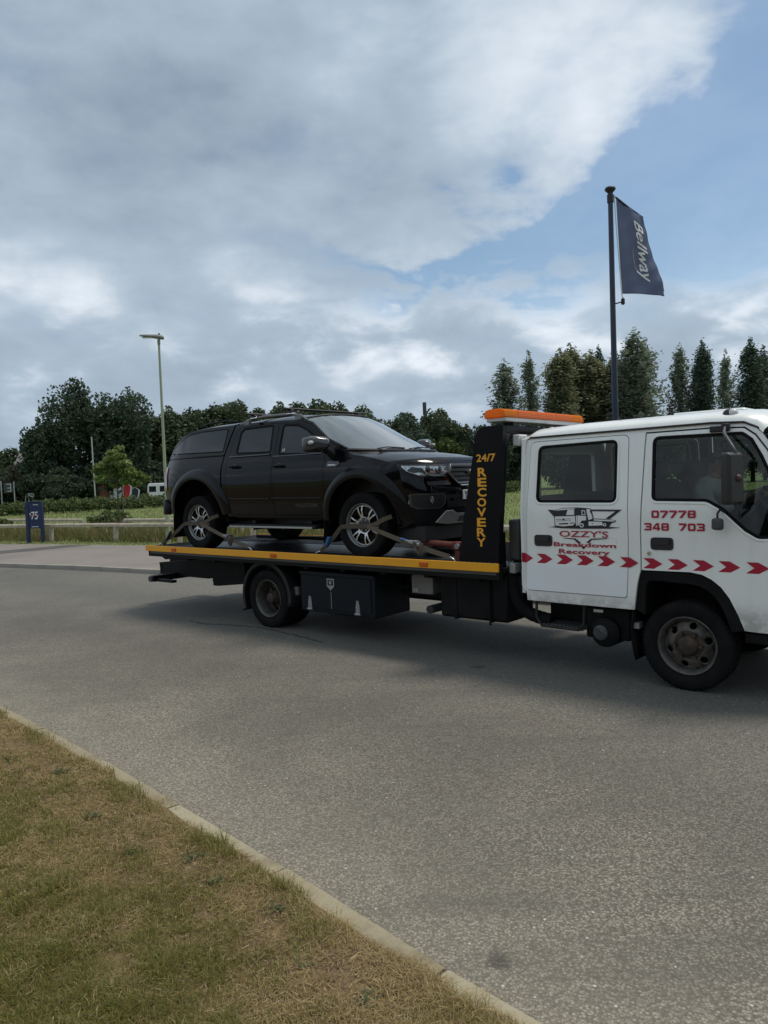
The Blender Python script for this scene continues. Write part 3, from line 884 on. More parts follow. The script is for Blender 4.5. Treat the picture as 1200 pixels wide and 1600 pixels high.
M_oak = leaf_mat('oak_leaves', [(.030, .055, .033), (.050, .082, .047), (.072, .105, .060), (.105, .135, .078)], .4)
M_wood = leaf_mat('woodland_leaves', [(.036, .060, .030), (.062, .092, .044), (.095, .125, .060), (.135, .155, .08)], .4)
M_pop = leaf_mat('poplar_leaves', [(.14, .19, .13), (.20, .245, .17), (.26, .295, .215), (.32, .345, .265)], .55)
M_pop_d = leaf_mat('dark_poplar_leaves', [(.042, .075, .055), (.068, .105, .075), (.10, .135, .095), (.14, .17, .125)], .45)
M_brownish = leaf_mat('copper_leaves', [(.14, .175, .085), (.20, .215, .11), (.26, .25, .15), (.21, .235, .125)], .55)
M_lime = leaf_mat('young_maple_leaves', [(.10, .165, .040), (.16, .235, .065), (.23, .30, .095), (.31, .35, .14)], .5)
M_hedge = leaf_mat('hedge_leaves', [(.05, .085, .028), (.095, .135, .045), (.14, .175, .065), (.185, .205, .085)], .4)
M_pink = leaf_mat('faded_blossom', [(.055, .060, .035), (.10, .085, .06), (.16, .13, .105), (.05, .055, .03), (.045, .055, .028)], .3)


def put(o, x, y, rz=0, s=(1, 1, 1), z=0.09, label=None, cat=None, group=None):
    o.location = (x, y, z); o.rotation_euler = (0, 0, rz); o.scale = s if isinstance(s, tuple) else (s, s, s)
    return tag(o, label, cat, group)


# --- the oaks on the left: one big spreading crown made of neighbouring trees
oaks = [(-27.9, 66, 12.6, 3.0, 1, 13000, 'tallest dark oak at the left, its domed top standing above the others'),
        (-23.4, 67, 11.4, 3.3, 2, 14000, 'dark oak with a ragged top just left of the lamp post'),
        (-25.6, 70, 10.2, 3.2, 3, 9000, 'dark oak filling the gap between the two tall oaks'),
        (-29.4, 64, 7.6, 1.9, 4, 7000, 'lower dark oak at the left end of the oak group')]
for x, y, H, w_, sd, n, lab in oaks:
    put(oak_tree(H*1.2, w_*1.25, sd*11, n, (.12, .25), M_oak, low=.05, lobes=13), x*1.2, y*1.2, label=lab, cat='tree', group='dark oaks on the left')
# shaded understorey below the oaks
us = oak_tree(4.6, 2.6, 61, 8000, (.10, .20), M_oak, 'understorey_shrub', low=.0)
first = True
for x, y, s, lab in [(-33.5, 70, 1.0, 'dark shrub below the house with the chimney'), (-30.6, 66.5, .95, 'dark shrub under the left end of the oaks'), (-28.2, 64, .9, 'dark shrub under the tallest oak'), (-25.6, 65, .95, 'dark shrub behind the thin white pole'),
                     (-22.6, 66, .92, 'dark shrub behind the young lime green tree'), (-20.2, 69, 1.0, 'dark shrub behind the white van'), (-37.5, 73, 1.0, 'dark shrub at the far left edge behind the road signs')]:
    o = us if first else copy_tree(us); first = False
    put(o, x*1.2, y*1.2, rng.uniform(0, 6), (s*1.35, s*1.35, s*1.2), label=lab, cat='shrub', group='dark shrubs under the oaks')

for x, y, s, lab in [(-34.6, 76.0, .95, 'dark shrub in front of the chimney house wall'), (-39.5, 76.5, .9, 'dark shrub left of the chimney house wall'), (-32.0, 74.5, .85, 'dark shrub between the chimney house and the oaks')]:
    put(copy_tree(us), x, y, rng.uniform(0, 6), (s, s, s), label=lab, cat='shrub', group='dark shrubs under the oaks')

# --- woodland behind the pickup
wd = [oak_tree(12, 2.9, 101+i, 12000, (.12, .25), M_wood, 'woodland_tree', low=.0, lobes=12) for i in range(4)]
wl = [(-28.6, 93, 10.6), (-25.8, 95, 11.5), (-23.6, 90, 11.2), (-21.9, 92, 12.0), (-20.2, 98, 12.7), (-18.2, 91, 11.6), (-16.5, 94, 11.8), (-14.9, 99, 11.5), (-13.2, 96, 11.4), (-11.2, 92, 11.2), (-9.1, 90, 12.1),
      (-7.6, 97, 11.8), (-6.2, 95, 11.6), (-3.9, 100, 11.5), (-2.2, 96, 10.6)]
wlab = ['leftmost tree of the wood, right beside the lamp post shaft', 'woodland tree above the back of the pickup canopy', 'low woodland tree over the canopy rear corner', 'round woodland tree above the canopy window', 'tall far woodland tree above the canopy roof',
        'woodland tree above the front of the canopy', 'woodland tree over the gap between canopy and cab', 'pale far woodland tree behind the rear roof bar', 'woodland tree above the pickup rear door', 'lower woodland tree above the pickup middle pillar',
        'tallest woodland tree, above the pickup front door', 'woodland tree above the front roof bar', 'woodland tree over the top of the windscreen', 'far woodland tree where the wood dips to the right', 'last woodland tree at the right end of the wood']
used = [False]*4
for i, (x, y, H) in enumerate(wl):
    k = i % 4; o = wd[k] if not used[k] else copy_tree(wd[k]); used[k] = True
    put(o, x, y, rng.uniform(0, 6), (1.3, 1.3, (H+1.0)/12), label=wlab[i], cat='tree', group='trees of the wood behind the pickup')

# --- separate trees right of the pickup
mids = [(-1.6, 88, 9.8, 1.9, 'dark tree behind the top edge of the windscreen'), (.4, 84, 9.6, 1.9, 'dark tree left of the three trees behind the windscreen'), (2.4, 80, 10.0, 2.0, 'dark round tree just left of the telecom mast'), (6.7, 86, 10.7, 1.75, 'tall dark tree just right of the telecom mast'),
        (3.9, 77, 7.6, 1.7, 'low dark tree at the foot of the telecom mast'), (8.2, 82, 8.2, 1.5, 'dark tree sloping down to the gap of sky'), (11.2, 80, 7.7, 2.0, 'dark round tree behind the top of the black headboard'),
        (13.9, 83, 8.4, 2.0, 'dark tree behind the amber light bar end')]
for i, (x, y, H, w_, lab) in enumerate(mids):
    put(oak_tree(H*1.03, w_*1.6, 200+i, 12500, (.10, .21), M_wood if i in (0, 3, 5) else M_oak, 'field_tree', low=.0), x, y, label=lab, cat='tree', group='field trees right of the pickup')
put(oak_tree(6.6, 2.3, 231, 7000, (.10, .20), leaf_mat('fresh_leaves', [(.035, .055, .015), (.06, .085, .022), (.09, .115, .03)], .35), 'field_tree', low=0), 6.1, 74, label='lighter green bushy tree above the pickup bonnet', cat='tree')
# dark tree belt below the poplars
bt = oak_tree(7.0, 2.6, 251, 9000, (.12, .24), M_oak, 'belt_tree', low=.0); first = True
blab = ['leftmost poplar', 'second airy poplar', 'brownish poplar at the left of the clump', 'broadest brownish poplar', 'short brownish poplar', 'dark poplar left of the flagpole', 'tallest poplar', 'slim airy poplar', 'densest dark poplar', 'thin see-through poplar', 'pointed dark poplar', 'last dark poplar at the right edge']
for i, (x, y, H) in enumerate([(16.5, 86, 7.2), (19.6, 84, 6.6), (22.8, 85, 7.4), (25.8, 84, 7.0), (28.8, 86, 7.6), (31.8, 84, 7.0), (34.8, 86, 7.8), (37.8, 84, 7.2), (40.8, 86, 7.6), (43.8, 84, 7.0), (46.8, 86, 7.8), (49.8, 84, 7.4)]):
    o = bt if first else copy_tree(bt); first = False
    put(o, x, y, rng.uniform(0, 6), (1.0, 1.0, H/7), label='dark bushy tree at the foot of the '+blab[i], cat='tree', group='tree belt under the poplars')

# --- poplars
pops = [(15.3, 92, 16.2, 2.0, 0, 'leftmost poplar, airy, above the amber light bar'), (19.2, 96, 17.7, 1.5, 0, 'second airy poplar from the left of the row'), (21.2, 88, 16.6, 2.1, 2, 'brownish poplar at the left of the dense clump'),
        (23.9, 94, 18.2, 2.2, 2, 'broadest brownish poplar in the middle of the dense clump'), (26.3, 93, 17.0, 2.2, 2, 'short brownish poplar right of the broadest one'), (28.7, 98, 18.3, 1.5, 1, 'dark poplar just left of the flagpole'),
        (30.6, 90, 19.0, 2.4, 0, 'tallest poplar, directly right of the flagpole'), (33.6, 95, 18.4, 2.2, 0, 'airy poplar second right of the flagpole'), (36.1, 90, 17.0, 1.4, 0, 'slim airy poplar standing before the sky gap'), (39.5, 92, 16.8, 1.5, 1, 'dark poplar leaning on the densest one'),
        (38.3, 89, 17.1, 1.5, 1, 'densest dark poplar above the front cab door'), (44.3, 96, 16.9, 1.35, 0, 'thin see-through poplar between two dark ones'), (43.6, 88, 17.0, 1.75, 1, 'dark poplar with a pointed top near the right edge'),
        (47.6, 93, 16.8, 1.5, 1, 'last dark poplar at the right edge of the photo'),
        (26.6, 97, 17.2, 2.0, 2, 'brownish poplar filling in behind the broadest one'), (29.3, 93, 17.0, 1.6, 2, 'brownish poplar close behind the flagpole'), (32.0, 94, 17.6, 1.6, 0, 'airy poplar between the tallest and its right neighbour')]
pm = [poplar_tree(17, 1.9, 301, 9500, (.075, .16), M_pop, tight=.9), poplar_tree(17, 1.8, 302, 8200, (.075, .16), M_pop, tight=.85), poplar_tree(17, 1.9, 303, 13000, (.085, .17), M_pop_d, tight=1.25), poplar_tree(17, 2.3, 304, 15000, (.09, .18), M_brownish, sprays=120, tight=1.4)]
pu = [False]*4
for i, (x, y, H, w_, kd, lab) in enumerate(pops):
    k = {0: i % 2, 1: 2, 2: 3}[kd]; o = pm[k] if not pu[k] else copy_tree(pm[k]); pu[k] = True
    put(o, x, y, rng.uniform(0, 6), (w_/1.6*(1.55 if kd == 0 else 1.3), w_/1.6*(1.55 if kd == 0 else 1.3), H/17*.985), label=lab, cat='tree', group='row of poplars on the right')

# --- far trees at the left edge
lf = oak_tree(8, 1.9, 401, 5000, (.12, .26), M_wood, 'far_tree', low=0); first = True
for x, y, H, lab in [(-45.0, 90, 7.9, 'far tree left of the chimney house'), (-42.2, 92, 8.3, 'far tree directly behind the chimney'), (-48.3, 88, 8.6, 'far tree at the left edge of the photo'), (-39.2, 90, 7.6, 'far tree between the chimney and the tallest oak')]:
    o = lf if first else copy_tree(lf); first = False
    put(o, x*1.2, y*1.2, rng.uniform(0, 6), (1.4, 1.4, H*1.2/8), label=lab, cat='tree', group='far trees at the left edge')
put(oak_tree(5.6, 2.0, 411, 6000, (.10, .2), M_pink, 'blossom_bush', low=0), -37.3, 77.0, label='brownish pink bush in front of the chimney house', cat='bush')


# --- young tree with large pale leaves, thin stem and a stake
def young_tree():
    root = empty('young_tree'); r = random.Random(77); B = []; lim = []
    for (dx, z, s) in [(0.1, 4.9, .28), (-.15, 4.5, .32), (.35, 4.2, .36), (-.5, 4.0, .40), (.6, 3.7, .42), (-.9, 3.55, .38), (.1, 3.6, .5), (-.3, 3.1, .5), (.8, 3.1, .48), (1.15, 2.8, .38), (-1.15, 3.2, .30), (.2, 2.8, .5), (-.7, 2.6, .40), (1.5, 2.55, .30), (.7, 2.4, .42), (-.2, 2.2, .4), (1.1, 2.2, .3)]:
        B.append(((dx, r.uniform(-.6, .6), z), (s, s, s*.75), s*s)); lim.append((0 if dx > 0 else math.pi, max(.9, z-1.0), abs(dx)+.3, 1.0))
    crown_mesh(B, 3000, (.09, .17), 78, M_lime, .75).parent = root
    trunk_mesh(5.0, .05, lim, 79, M_bark_pale, .95).parent = root
    mb = MB(); mb.tube([(.25, .1, 0), (.25, .1, 1.1)], .035, 8)
    mb.build('stake', mat('stake_wood', (.17, .12, .075), .9, var=(9, .6, (.10, .075, .05))), root)
    return root


put(young_tree(), -19.9, 56, 0, (1.3, 1.3, 1.0), label='young tree with large yellow green leaves in front of the oaks', cat='tree')


# --- hedge along the far side of the meadow
def hedge():
    root = empty('hedge', (-20, 61, .09)); line = smooth_line([(-44, 57.5), (-34, 58.5), (-27, 60), (-22.5, 66), (-17, 72), (-8, 75), (6, 76), (14, 75)], .5); r = random.Random(8); B = []
    for p in line:
        for j in range(3):
            s = r.uniform(.38, .62); B.append(((p.x+20+r.uniform(-.3, .3), p.y-61+r.uniform(-.45, .45), r.uniform(.2, .85)), (s*1.2, s, s*.85), 1))
    crown_mesh(B, 42000, (.07, .15), 90, M_hedge, .2).parent = root
    root.children[0].name = 'foliage'
    return tag(root, 'long clipped green hedge across the far side of the meadow', 'hedge')


hedge()
# bushy scrub in the meadow behind the fence
for i, (x, y, s, lab) in enumerate([(-10.9, 30.5, 1.0, 'leafy bramble clump behind the fence, left of the dry stump'), (-11.9, 31.5, .8, 'smaller leafy bramble clump nearer the estate sign'), (-17.2, 33.5, .7, 'bramble clump left of the estate sign')]):
    b_ = oak_tree(1.0, .85, 500+i, 1500, (.05, .11), M_hedge, 'bramble_bush', low=0)
    put(b_, x, y, 0, s, label=lab, cat='bush', group='brambles behind the fence')

# unseen leaf belt added behind the camera as a dark reflection for paint and glass
r_ = np.random.default_rng(66); n_ = 26000; a_ = r_.uniform(-75, 75, n_); h_ = 5.5+3*vnoise(np.c_[a_, a_*0+3], .16, 5)
P_ = np.c_[a_, -42+r_.normal(0, 1.6, n_)+.004*a_*a_, h_*r_.random(n_)**.8]
o_ = leaf_cards(P_, (.35, .75), 67, M_oak); o_.name = 'added_treeline'; tag(o_, kind='stuff')
# low broad-leaved weeds in the bare strip by the kerb
def rosette(x, y, s_, sd):
    r = np.random.default_rng(sd); V = []
    for i in range(26):
        a = r.uniform(0, 6.283); d = r.uniform(.1, 1)*s_; L = s_*.28*r.uniform(.6, 1.1); w = L*.42; cx, cy = x+math.cos(a)*d, y+math.sin(a)*d; c, q = math.cos(a), math.sin(a); z = .112+.012*r.random()
        V += [(cx-c*L, cy-q*L, z), (cx-q*w, cy+c*w, z+.006), (cx+c*L, cy+q*L, z+.010*r.random()), (cx+q*w, cy-c*w, z+.006)]
    return V
M_dock = leaf_mat('weed_leaves', [(.045, .075, .030), (.07, .105, .045), (.10, .135, .06)], .3)
V_ = []
for i, (x, y, s_) in enumerate([(-2.05, 4.55, .07), (-.95, 3.42, .055), (-.50, 2.98, .05), (-.80, 3.20, .045), (-1.6, 3.9, .06), (-.35, 2.62, .04), (-2.5, 4.8, .06), (-.12, 2.42, .045), (-1.25, 3.5, .05)]): V_ += rosette(x, y, s_, i)
o_ = np_mesh('weed_leaves', np.array(V_), np.arange(len(V_)), 4, [M_dock]); tag(o_, kind='stuff')

# ================================================================== STREET FURNITURE AND FAR THINGS
M_white = mat('white_paint', (.72, .73, .72), .4, var=(3, .25, (.55, .56, .53)))
M_navy = mat('navy_paint', (.012, .028, .085), .35, var=(4, .3, (.02, .035, .08)))
M_signtext = mat('sign_white', (.75, .75, .75), .6)
M_pink_line = mat('sign_pink', (.55, .22, .25), .6)
M_timber = mat('weathered_timber', (.44, .385, .30), .9, var=(7, .7, (.30, .25, .19), 8), bump=(60, .5), spec=.15)
M_lamp = mat('lamp_green_grey', (.33, .37, .235), .55, var=(2.5, .4, (.26, .29, .19)))
M_lamp_head = mat('lamp_head_grey', (.19, .215, .18), .5)
M_lens = mat('lamp_lens', (.55, .58, .56), .15)
M_black = mat('black_plastic', (.012, .012, .014), .5)
M_dgrey = mat('dark_grey_metal', (.05, .052, .055), .5, var=(6, .4, (.03, .03, .032)))
M_steel = mat('galvanised_steel', (.33, .34, .34), .5, .6, var=(8, .5, (.22, .22, .22)))
M_brick = mat('red_brick', (.26, .13, .085), .9, var=(5, .6, (.18, .095, .07)))
M_slate = mat('grey_slate', (.20, .19, .185), .8, var=(3, .6, (.14, .135, .13)))
M_redtile = mat('red_clay_tile', (.30, .10, .06), .85, var=(3, .6, (.2, .08, .05)))
M_render = mat('cream_render', (.50, .46, .38), .9, var=(2, .4, (.4, .37, .3)))
M_pane = mat('dark_pane', (.015, .02, .022), .05)


# --- knee rail fences
def rail_fence(name, line, h, post, rail, label, gap=3.05, lean=0):
    root = empty(name, (line[0][0], line[0][1], .09)); o = Vector(line[0]); r = random.Random(hash(name) % 99)
    pts = smooth_line(line, gap); pm = MB().box((0, 0, h/2-.1), (post, post*.9, h+.2)).build('post', M_timber, root, bevel=.012); first = True
    for i, p in enumerate(pts):
        q = pm if first else pm.copy()
        if not first: COL.objects.link(q)
        first = False
        t = pts[min(i+1, len(pts)-1)]-pts[max(i-1, 0)]
        q.location = (p.x-o.x, p.y-o.y, 0); q.rotation_euler = (r.uniform(-.02, .02), r.uniform(-.03, .03), math.atan2(t.y, t.x))
    for a, b in zip(pts, pts[1:]):
        d = b-a; n = Vector((-d.y, d.x)).normalized()
        mb = MB(); L = d.length
        mb.prism([(-rail/2, -.05), (rail/2, -.05), (rail/2, .03), (0, .075), (-rail/2, .03)], lambda u, z, t: (t, u, z), -L/2+.004, L/2-.004)
        rl = mb.build('rail', M_timber, root, smooth=0); m = (a+b)/2
        rl.location = (m.x-o.x, m.y-o.y, h-.02); rl.rotation_euler = (r.uniform(-.03, .03), r.uniform(-.004, .004), math.atan2(d.y, d.x))
    return tag(root, label, 'fence')


rail_fence('knee_rail_fence', [(-22.6, 31.9), (-19.5, 30.2), (-16.4, 28.55), (-13.36, 26.9), (-11.70, 26.3), (-9.92, 25.5), (-7.95, 24.35), (-5.2, 22.6), (-1.5, 20.2), (3, 16.6), (7, 13.0)], .60, .125, .11,
           'low timber knee rail fence along the back of the footpath')
rail_fence('knee_rail_fence', [(-22.8, 37.0), (-16.5, 33.4), (-12.35, 30.6)], .58, .11, .10, 'second timber knee rail, behind the first and left of the bramble')
rail_fence('knee_rail_fence', [(-9.95, 28.6), (-7.0, 26.7), (-4.0, 24.7)], .60, .11, .10, 'second timber knee rail, behind the first and beside the lamp post')


# --- lamp post
def lamp_post():
    root = empty('street_lamp', (-6.93, 23.85, .09))
    mb = MB(); mb.lathe([(.076, -.1), (.076, .86), (.074, .90), (.050, .955)], 20); mb.build('base', M_lamp, root, smooth=50)
    mb = MB(); mb.bx(-.035, .035, -.08, -.07, .25, .62); mb.build('access_door', M_lamp, root, bevel=.006)
    mb = MB(); mb.lathe([(.050, .95), (.048, 2.5), (.038, 5.2), (.034, 6.42)], 18); mb.build('column', M_lamp, root, smooth=50)
    mb = MB(); mb.lathe([(.045, 6.30), (.048, 6.42), (.045, 6.46)], 16)
    mb.build('spigot', M_lamp_head, root, smooth=50)
    hd = MB()
    secs = [(.16, .07, 6.50, .07), (.10, .10, 6.51, .095), (-.05, .125, 6.53, .09), (-.25, .13, 6.555, .065), (-.45, .10, 6.575, .045), (-.58, .05, 6.585, .025)]
    vs = []; n = 14
    for x, w_, z, h in secs:
        for j in range(n):
            a = 2*math.pi*j/n; vs.append((x, math.cos(a)*w_, z+math.sin(a)*h*(1 if math.sin(a) > 0 else .55)))
    hd.add(vs, [(i*n+j, i*n+(j+1) % n, (i+1)*n+(j+1) % n, (i+1)*n+j) for i in range(len(secs)-1) for j in range(n)]+[tuple(range(n))[::-1], tuple((len(secs)-1)*n+j for j in range(n))])
    h = hd.build('lantern', M_lamp_head, root, smooth=50)
    mb = MB(); mb.bx(-.5, -.05, -.09, .09, 6.515, 6.532); mb.build('lens', M_lens, h, bevel=.01)
    mb = MB(); mb.lathe([(.03, 6.6), (.03, 6.655), (.0, 6.66)], 12, c=(0.02, 0, 0)); mb.build('photocell', M_dgrey, h)
    root.rotation_euler = (0, 0, R(8))
    return tag(root, 'tall pale green street lamp with a flat lantern, behind the pickup', 'street lamp')


lamp_post()

# --- flagpole and flag
def flag_pole():
    root = empty('flag_pole', (4.385, 14.0, .09)); M = mat('pole_navy', (.010, .020, .045), .35)
    mb = MB(); mb.lathe([(.055, -.1), (.055, 3.0), (.045, 6.88)], 20); mb.build('pole', M, root, smooth=50)
    mb = MB(); mb.lathe([(.04, 6.86), (.05, 6.90), (.095, 6.945), (.10, 6.97), (.08, 6.995), (.0, 7.005)], 24); mb.build('finial', M_black, root, smooth=50)
    mb = MB(); mb.lathe([(.06, 6.72), (.06, 6.86)], 16); mb.build('collar', M_black, root)
    mb = MB(); mb.tube([(.045, 0, 4.87), (.17, 0, 4.90)], .012, 8); mb.lathe([(.0, 4.84), (.035, 4.86), (.035, 4.95), (.0, 4.99)], 12, c=(.19, 0, 0)); mb.build('counterweight', M_black, root)
    mb = MB(); mb.tube([(.07, -.01, 6.85), (.09, -.01, 6.4), (.17, 0, 5.06), (.19, 0, 4.95)], .011, 6); mb.build('halyard', M_white, root)
    return tag(root, 'dark navy flagpole with a mushroom cap behind the white cab', 'flagpole')


flag_pole()


def flag():
    root = empty('flag', (4.385, 14.0, .09)); M_f = leaf_mat('flag_cloth', [(.20, .235, .35), (.215, .25, .37)], .5)
    TL, TR, BR, BL = Vector((.105, 0, 6.80)), Vector((.66, 0, 6.52)), Vector((1.05, 0, 5.01)), Vector((.175, 0, 5.05))

    def F(a, b, off=0.0):
        top = TL.lerp(TR, a); bot = BL.lerp(BR, a); p = top.lerp(bot, b)
        p.x += .035*math.sin(b*3.1)*a-.02*math.sin(a*3.14)*b
        p.z += .035*math.sin(a*3.14)*b*(1-.2*b)+.012*math.sin(b*9)*a
        y = (.05*math.sin(b*7+a*5)+.03*math.sin(a*9-b*4)+.012*math.sin(b*31+a*11))*a**.7
        y += .25*a
        if b > .94 and a > .9: p.x -= .02
        return (p.x, y-off, p.z)
    mb = MB(); na, nb = 26, 60
    mb.add([F(i/na, j/nb) for j in range(nb+1) for i in range(na+1)], [(j*(na+1)+i, j*(na+1)+i+1, (j+1)*(na+1)+i+1, (j+1)*(na+1)+i) for j in range(nb) for i in range(na)])
    cl = mb.build('cloth', M_f, root, smooth=80); s = cl.modifiers.new('t', 'SOLIDIFY'); s.thickness = .004; s.offset = 0
    mb = MB(); mb.tube([(.03, 0, 6.83), (.105, 0, 6.81), (.345, .12, 6.685), (.685, .255, 6.508)], .016, 8); mb.build('top_arm', M_black, root)
    v, f = fit_text('Bellway', 0, 1, 0, 1, bold=.014, shear=.2); v, f = split_long(v, f, .05)
    # word runs down the flag, letter tops towards the fly edge
    mb = MB(); mb.add([F(.45+.37*q, .15+.70*p, .010) for p, q in v], f); mb.build('lettering', mat('flag_print', (.74, .74, .72), .8), root, smooth=0)
    arc = []; n = 18
    for i in range(n+1):
        t = i/n; arc.append((.44-.06*math.sin(t*3.14), .44+.28*t, .006+.016*t))
    mb = MB(); mb.add([F(a+s_*w_, b, .008) for a, b, w_ in arc for s_ in (-1, 1)], [(2*i, 2*i+1, 2*i+3, 2*i+2) for i in range(n)])
    mb.build('swoosh', mat('flag_swoosh', (.33, .27, .24), .8), root, smooth=0)
    return tag(root, 'slate blue flag with white italic lettering running down it', 'flag')


flag()


# --- estate sign on two legs
def estate_sign():
    root = empty('estate_sign', (-12.22, 26.1, .09), R(3))
    for sx in (-1, 1):
        MB().bx(sx*.245-.055, sx*.245+.055, -.06, .06, -.1, 1.42).build('leg', M_navy, root, bevel=.01)
    MB().bx(-.186, .186, -.035, .035, .52, 1.43).build('panel', M_navy, root, bevel=.006)
    MB().bx(-.29, .29, -.075, .075, 1.432, 1.465).build('cap', M_navy, root, bevel=.006)
    v, f = fit_text('bellway', -.02, .155, 1.31, 1.37, bold=.02)
    MB().add([(a, -.040, b) for a, b in v], f).build('lettering', M_signtext, root, smooth=0)
    v, f = fit_text('75', -.10, .13, .83, 1.10, bold=.01, shear=.1); v2, f2 = fit_text("'", -.155, -.12, .99, 1.06, bold=.02)
    MB().add([(a, -.040, b) for a, b in v], f).add([(a, -.040, b) for a, b in v2], f2).build('numerals', M_signtext, root, smooth=0)
    MB().bx(-.15, .16, -.0445, -.042, .955, .985).build('stripe', M_pink_line, root, smooth=0)
    MB().bx(-.10, .13, -.044, -.037, .565, .585).build('footer_line', M_signtext, root, smooth=0)
    return tag(root, 'navy two legged sign board with white numerals on the path edge', 'sign')


estate_sign()


# --- far road signs and poles at the left
def pole(name, x, y, h, r, m, label, top=None, group=None):
    root = empty(name, (x, y, .05)); MB().lathe([(r, -.1), (r, h)], 10).build('shaft', m, root, smooth=50)
    if top: top(root, h)
    return tag(root, label, 'post', group)


M_pole = mat('pole_grey', (.45, .46, .44), .5)
pole('thin_mast', -26.6, 69, 6.75, .055, M_pole, 'thin white leaning pole standing in front of the oaks', lambda r_, h: MB().bx(-.10, .10, -.06, .06, 2.6, 3.0).build('junction_box', M_steel, r_)).rotation_euler = (0, R(-.6), 0)
pole('sign_post', -38.3, 75, 3.05, .06, M_pole, 'grey signpost at the far left edge of the photo')


def dark_sign():
    root = empty('road_sign', (-37.0, 75, .05))
    MB().bx(-.05, .05, -.05, .05, -.1, 3.0).build('post', M_pole, root)
    MB().bx(-1.0, -.12, -.10, -.05, 1.9, 2.9).build('board', M_dgrey, root)
    b = MB()
    b.bx(-.75, -.25, -.125, -.105, 2.72, 2.80).bx(-.33, -.25, -.125, -.105, 2.0, 2.718).bx(-.62, -.335, -.125, -.105, 2.33, 2.41).bx(-.65, -.335, -.125, -.105, 2.0, 2.08)
    b.build('symbol', M_pole, root, smooth=0)
    return tag(root, 'dark sign board with a pale hooked symbol beside its post', 'road sign')


dark_sign()


def small_sign():
    root = empty('road_sign', (-35.55, 75, .05))
    for x0, x1 in ((-.55, -.25), (.05, -.1), (.42, .28)):
        MB().tube([(x0, 0, -.1), (x1, 0, 2.0 if x1 < .2 else 2.95)], .05, 8).build('leg', M_pole, root)
    MB().bx(-.1, .55, -.10, -.06, 1.38, 1.75).build('plate', M_white, root)
    MB().bx(-.35, .2, -.09, -.06, 1.85, 2.35).build('dark_plate', M_navy, root)
    return tag(root, 'small white plate sign on splayed grey legs, left of the oaks', 'road sign')


small_sign()


def house_far():
    root = empty('house', (-36.7, 80, .05), R(4))
    MB().bx(-1.7, 1.7, -2.2, 2.2, -.1, 4.3).build('wall', M_brick, root)
    rf = MB().prism([(-2.5, 4.2), (2.5, 4.2), (0, 6.15)], lambda a, b, t: (t, a, b), -1.9, 1.9).build('roof', M_slate, root, smooth=0)
    MB().bx(.55, 1.15, -.3, .3, 5.5, 6.6).build('chimney', M_brick, rf, bevel=.02)
    for sx in (.7, 1.0): MB().lathe([(.11, 6.59), (.09, 6.85)], 10, c=(sx, 0, 0)).build('chimney_pot', M_redtile, rf)
    for x in (-1.0, .1, 1.1):
        w_ = MB().bx(x-.45, x+.45, -2.26, -2.2, 2.6, 3.7).build('window', M_white, root); MB().bx(x-.36, x+.36, -2.29, -2.265, 2.68, 3.62).build('pane', M_pane, w_)
    return tag(root, 'house with a grey roof and brick chimney among the trees', 'house')


house_far()


def house_red():
    root = empty('house', (-29.4, 78, .05), R(-20)); root.scale = (.9, .9, .95)
    MB().bx(-1.6, 1.6, -1.4, 1.4, -.1, 3.1).build('wall', M_brick, root)
    MB().prism([(-1.7, 3.1), (1.7, 3.1), (0, 4.35)], lambda a, b, t: (t, a, b), -1.8, 1.8).build('roof', M_redtile, root, smooth=0)
    w_ = MB().bx(-.4, .4, -1.45, -1.4, 1.6, 2.6).build('window', M_white, root); MB().bx(-.32, .32, -1.48, -1.455, 1.68, 2.52).build('pane', M_pane, w_)
    return tag(root, 'small brick building with a red tiled roof behind the young tree', 'house')


house_red()


def white_van():
    root = empty('white_van', (-22.75, 75.5, .05), R(14))
    M = mat('van_white', (.70, .71, .70), .3)
    b = MB(); prof = [(-1.05, .35), (1.05, .35), (1.05, 1.5), (.98, 2.1), (.86, 2.32), (-.86, 2.32), (-.98, 2.1), (-1.05, 1.5)]
    b.prism(prof, lambda a, z, t: (a, t, z), 0, 4.6); b.build('body', M, root, smooth=30, bevel=.05)
    for sx in (-1, 1):
        d = MB().bx(sx*.52-.45, sx*.52+.45, -.03, -.004, .6, 2.15).build('rear_door', M, root, bevel=.02)
        MB().bx(sx*.52-.34, sx*.52+.34, -.05, -.034, 1.45, 2.02).build('rear_window', M_pane, d, bevel=.02)
        MB().bx(sx*.99-.05, sx*.99+.05, -.04, -.006, .9, 1.4).build('tail_lamp', mat('van_tail', (.25, .02, .02), .3), root)
    MB().bx(-1.0, 1.0, -.12, -.004, .35, .55).build('bumper', M_black, root)
    for sx in (-1, 1):
        for y in (.8, 3.7):
            MB().lathe([(.2, -.11), (.33, -.1), (.34, 0), (.33, .1), (.2, .11)], 20, 'X', (sx*.93, y, .34)).build('wheel', M_black, root)
    return tag(root, 'white van seen from behind over the hedge, beside the pickup tail', 'van')


white_van()


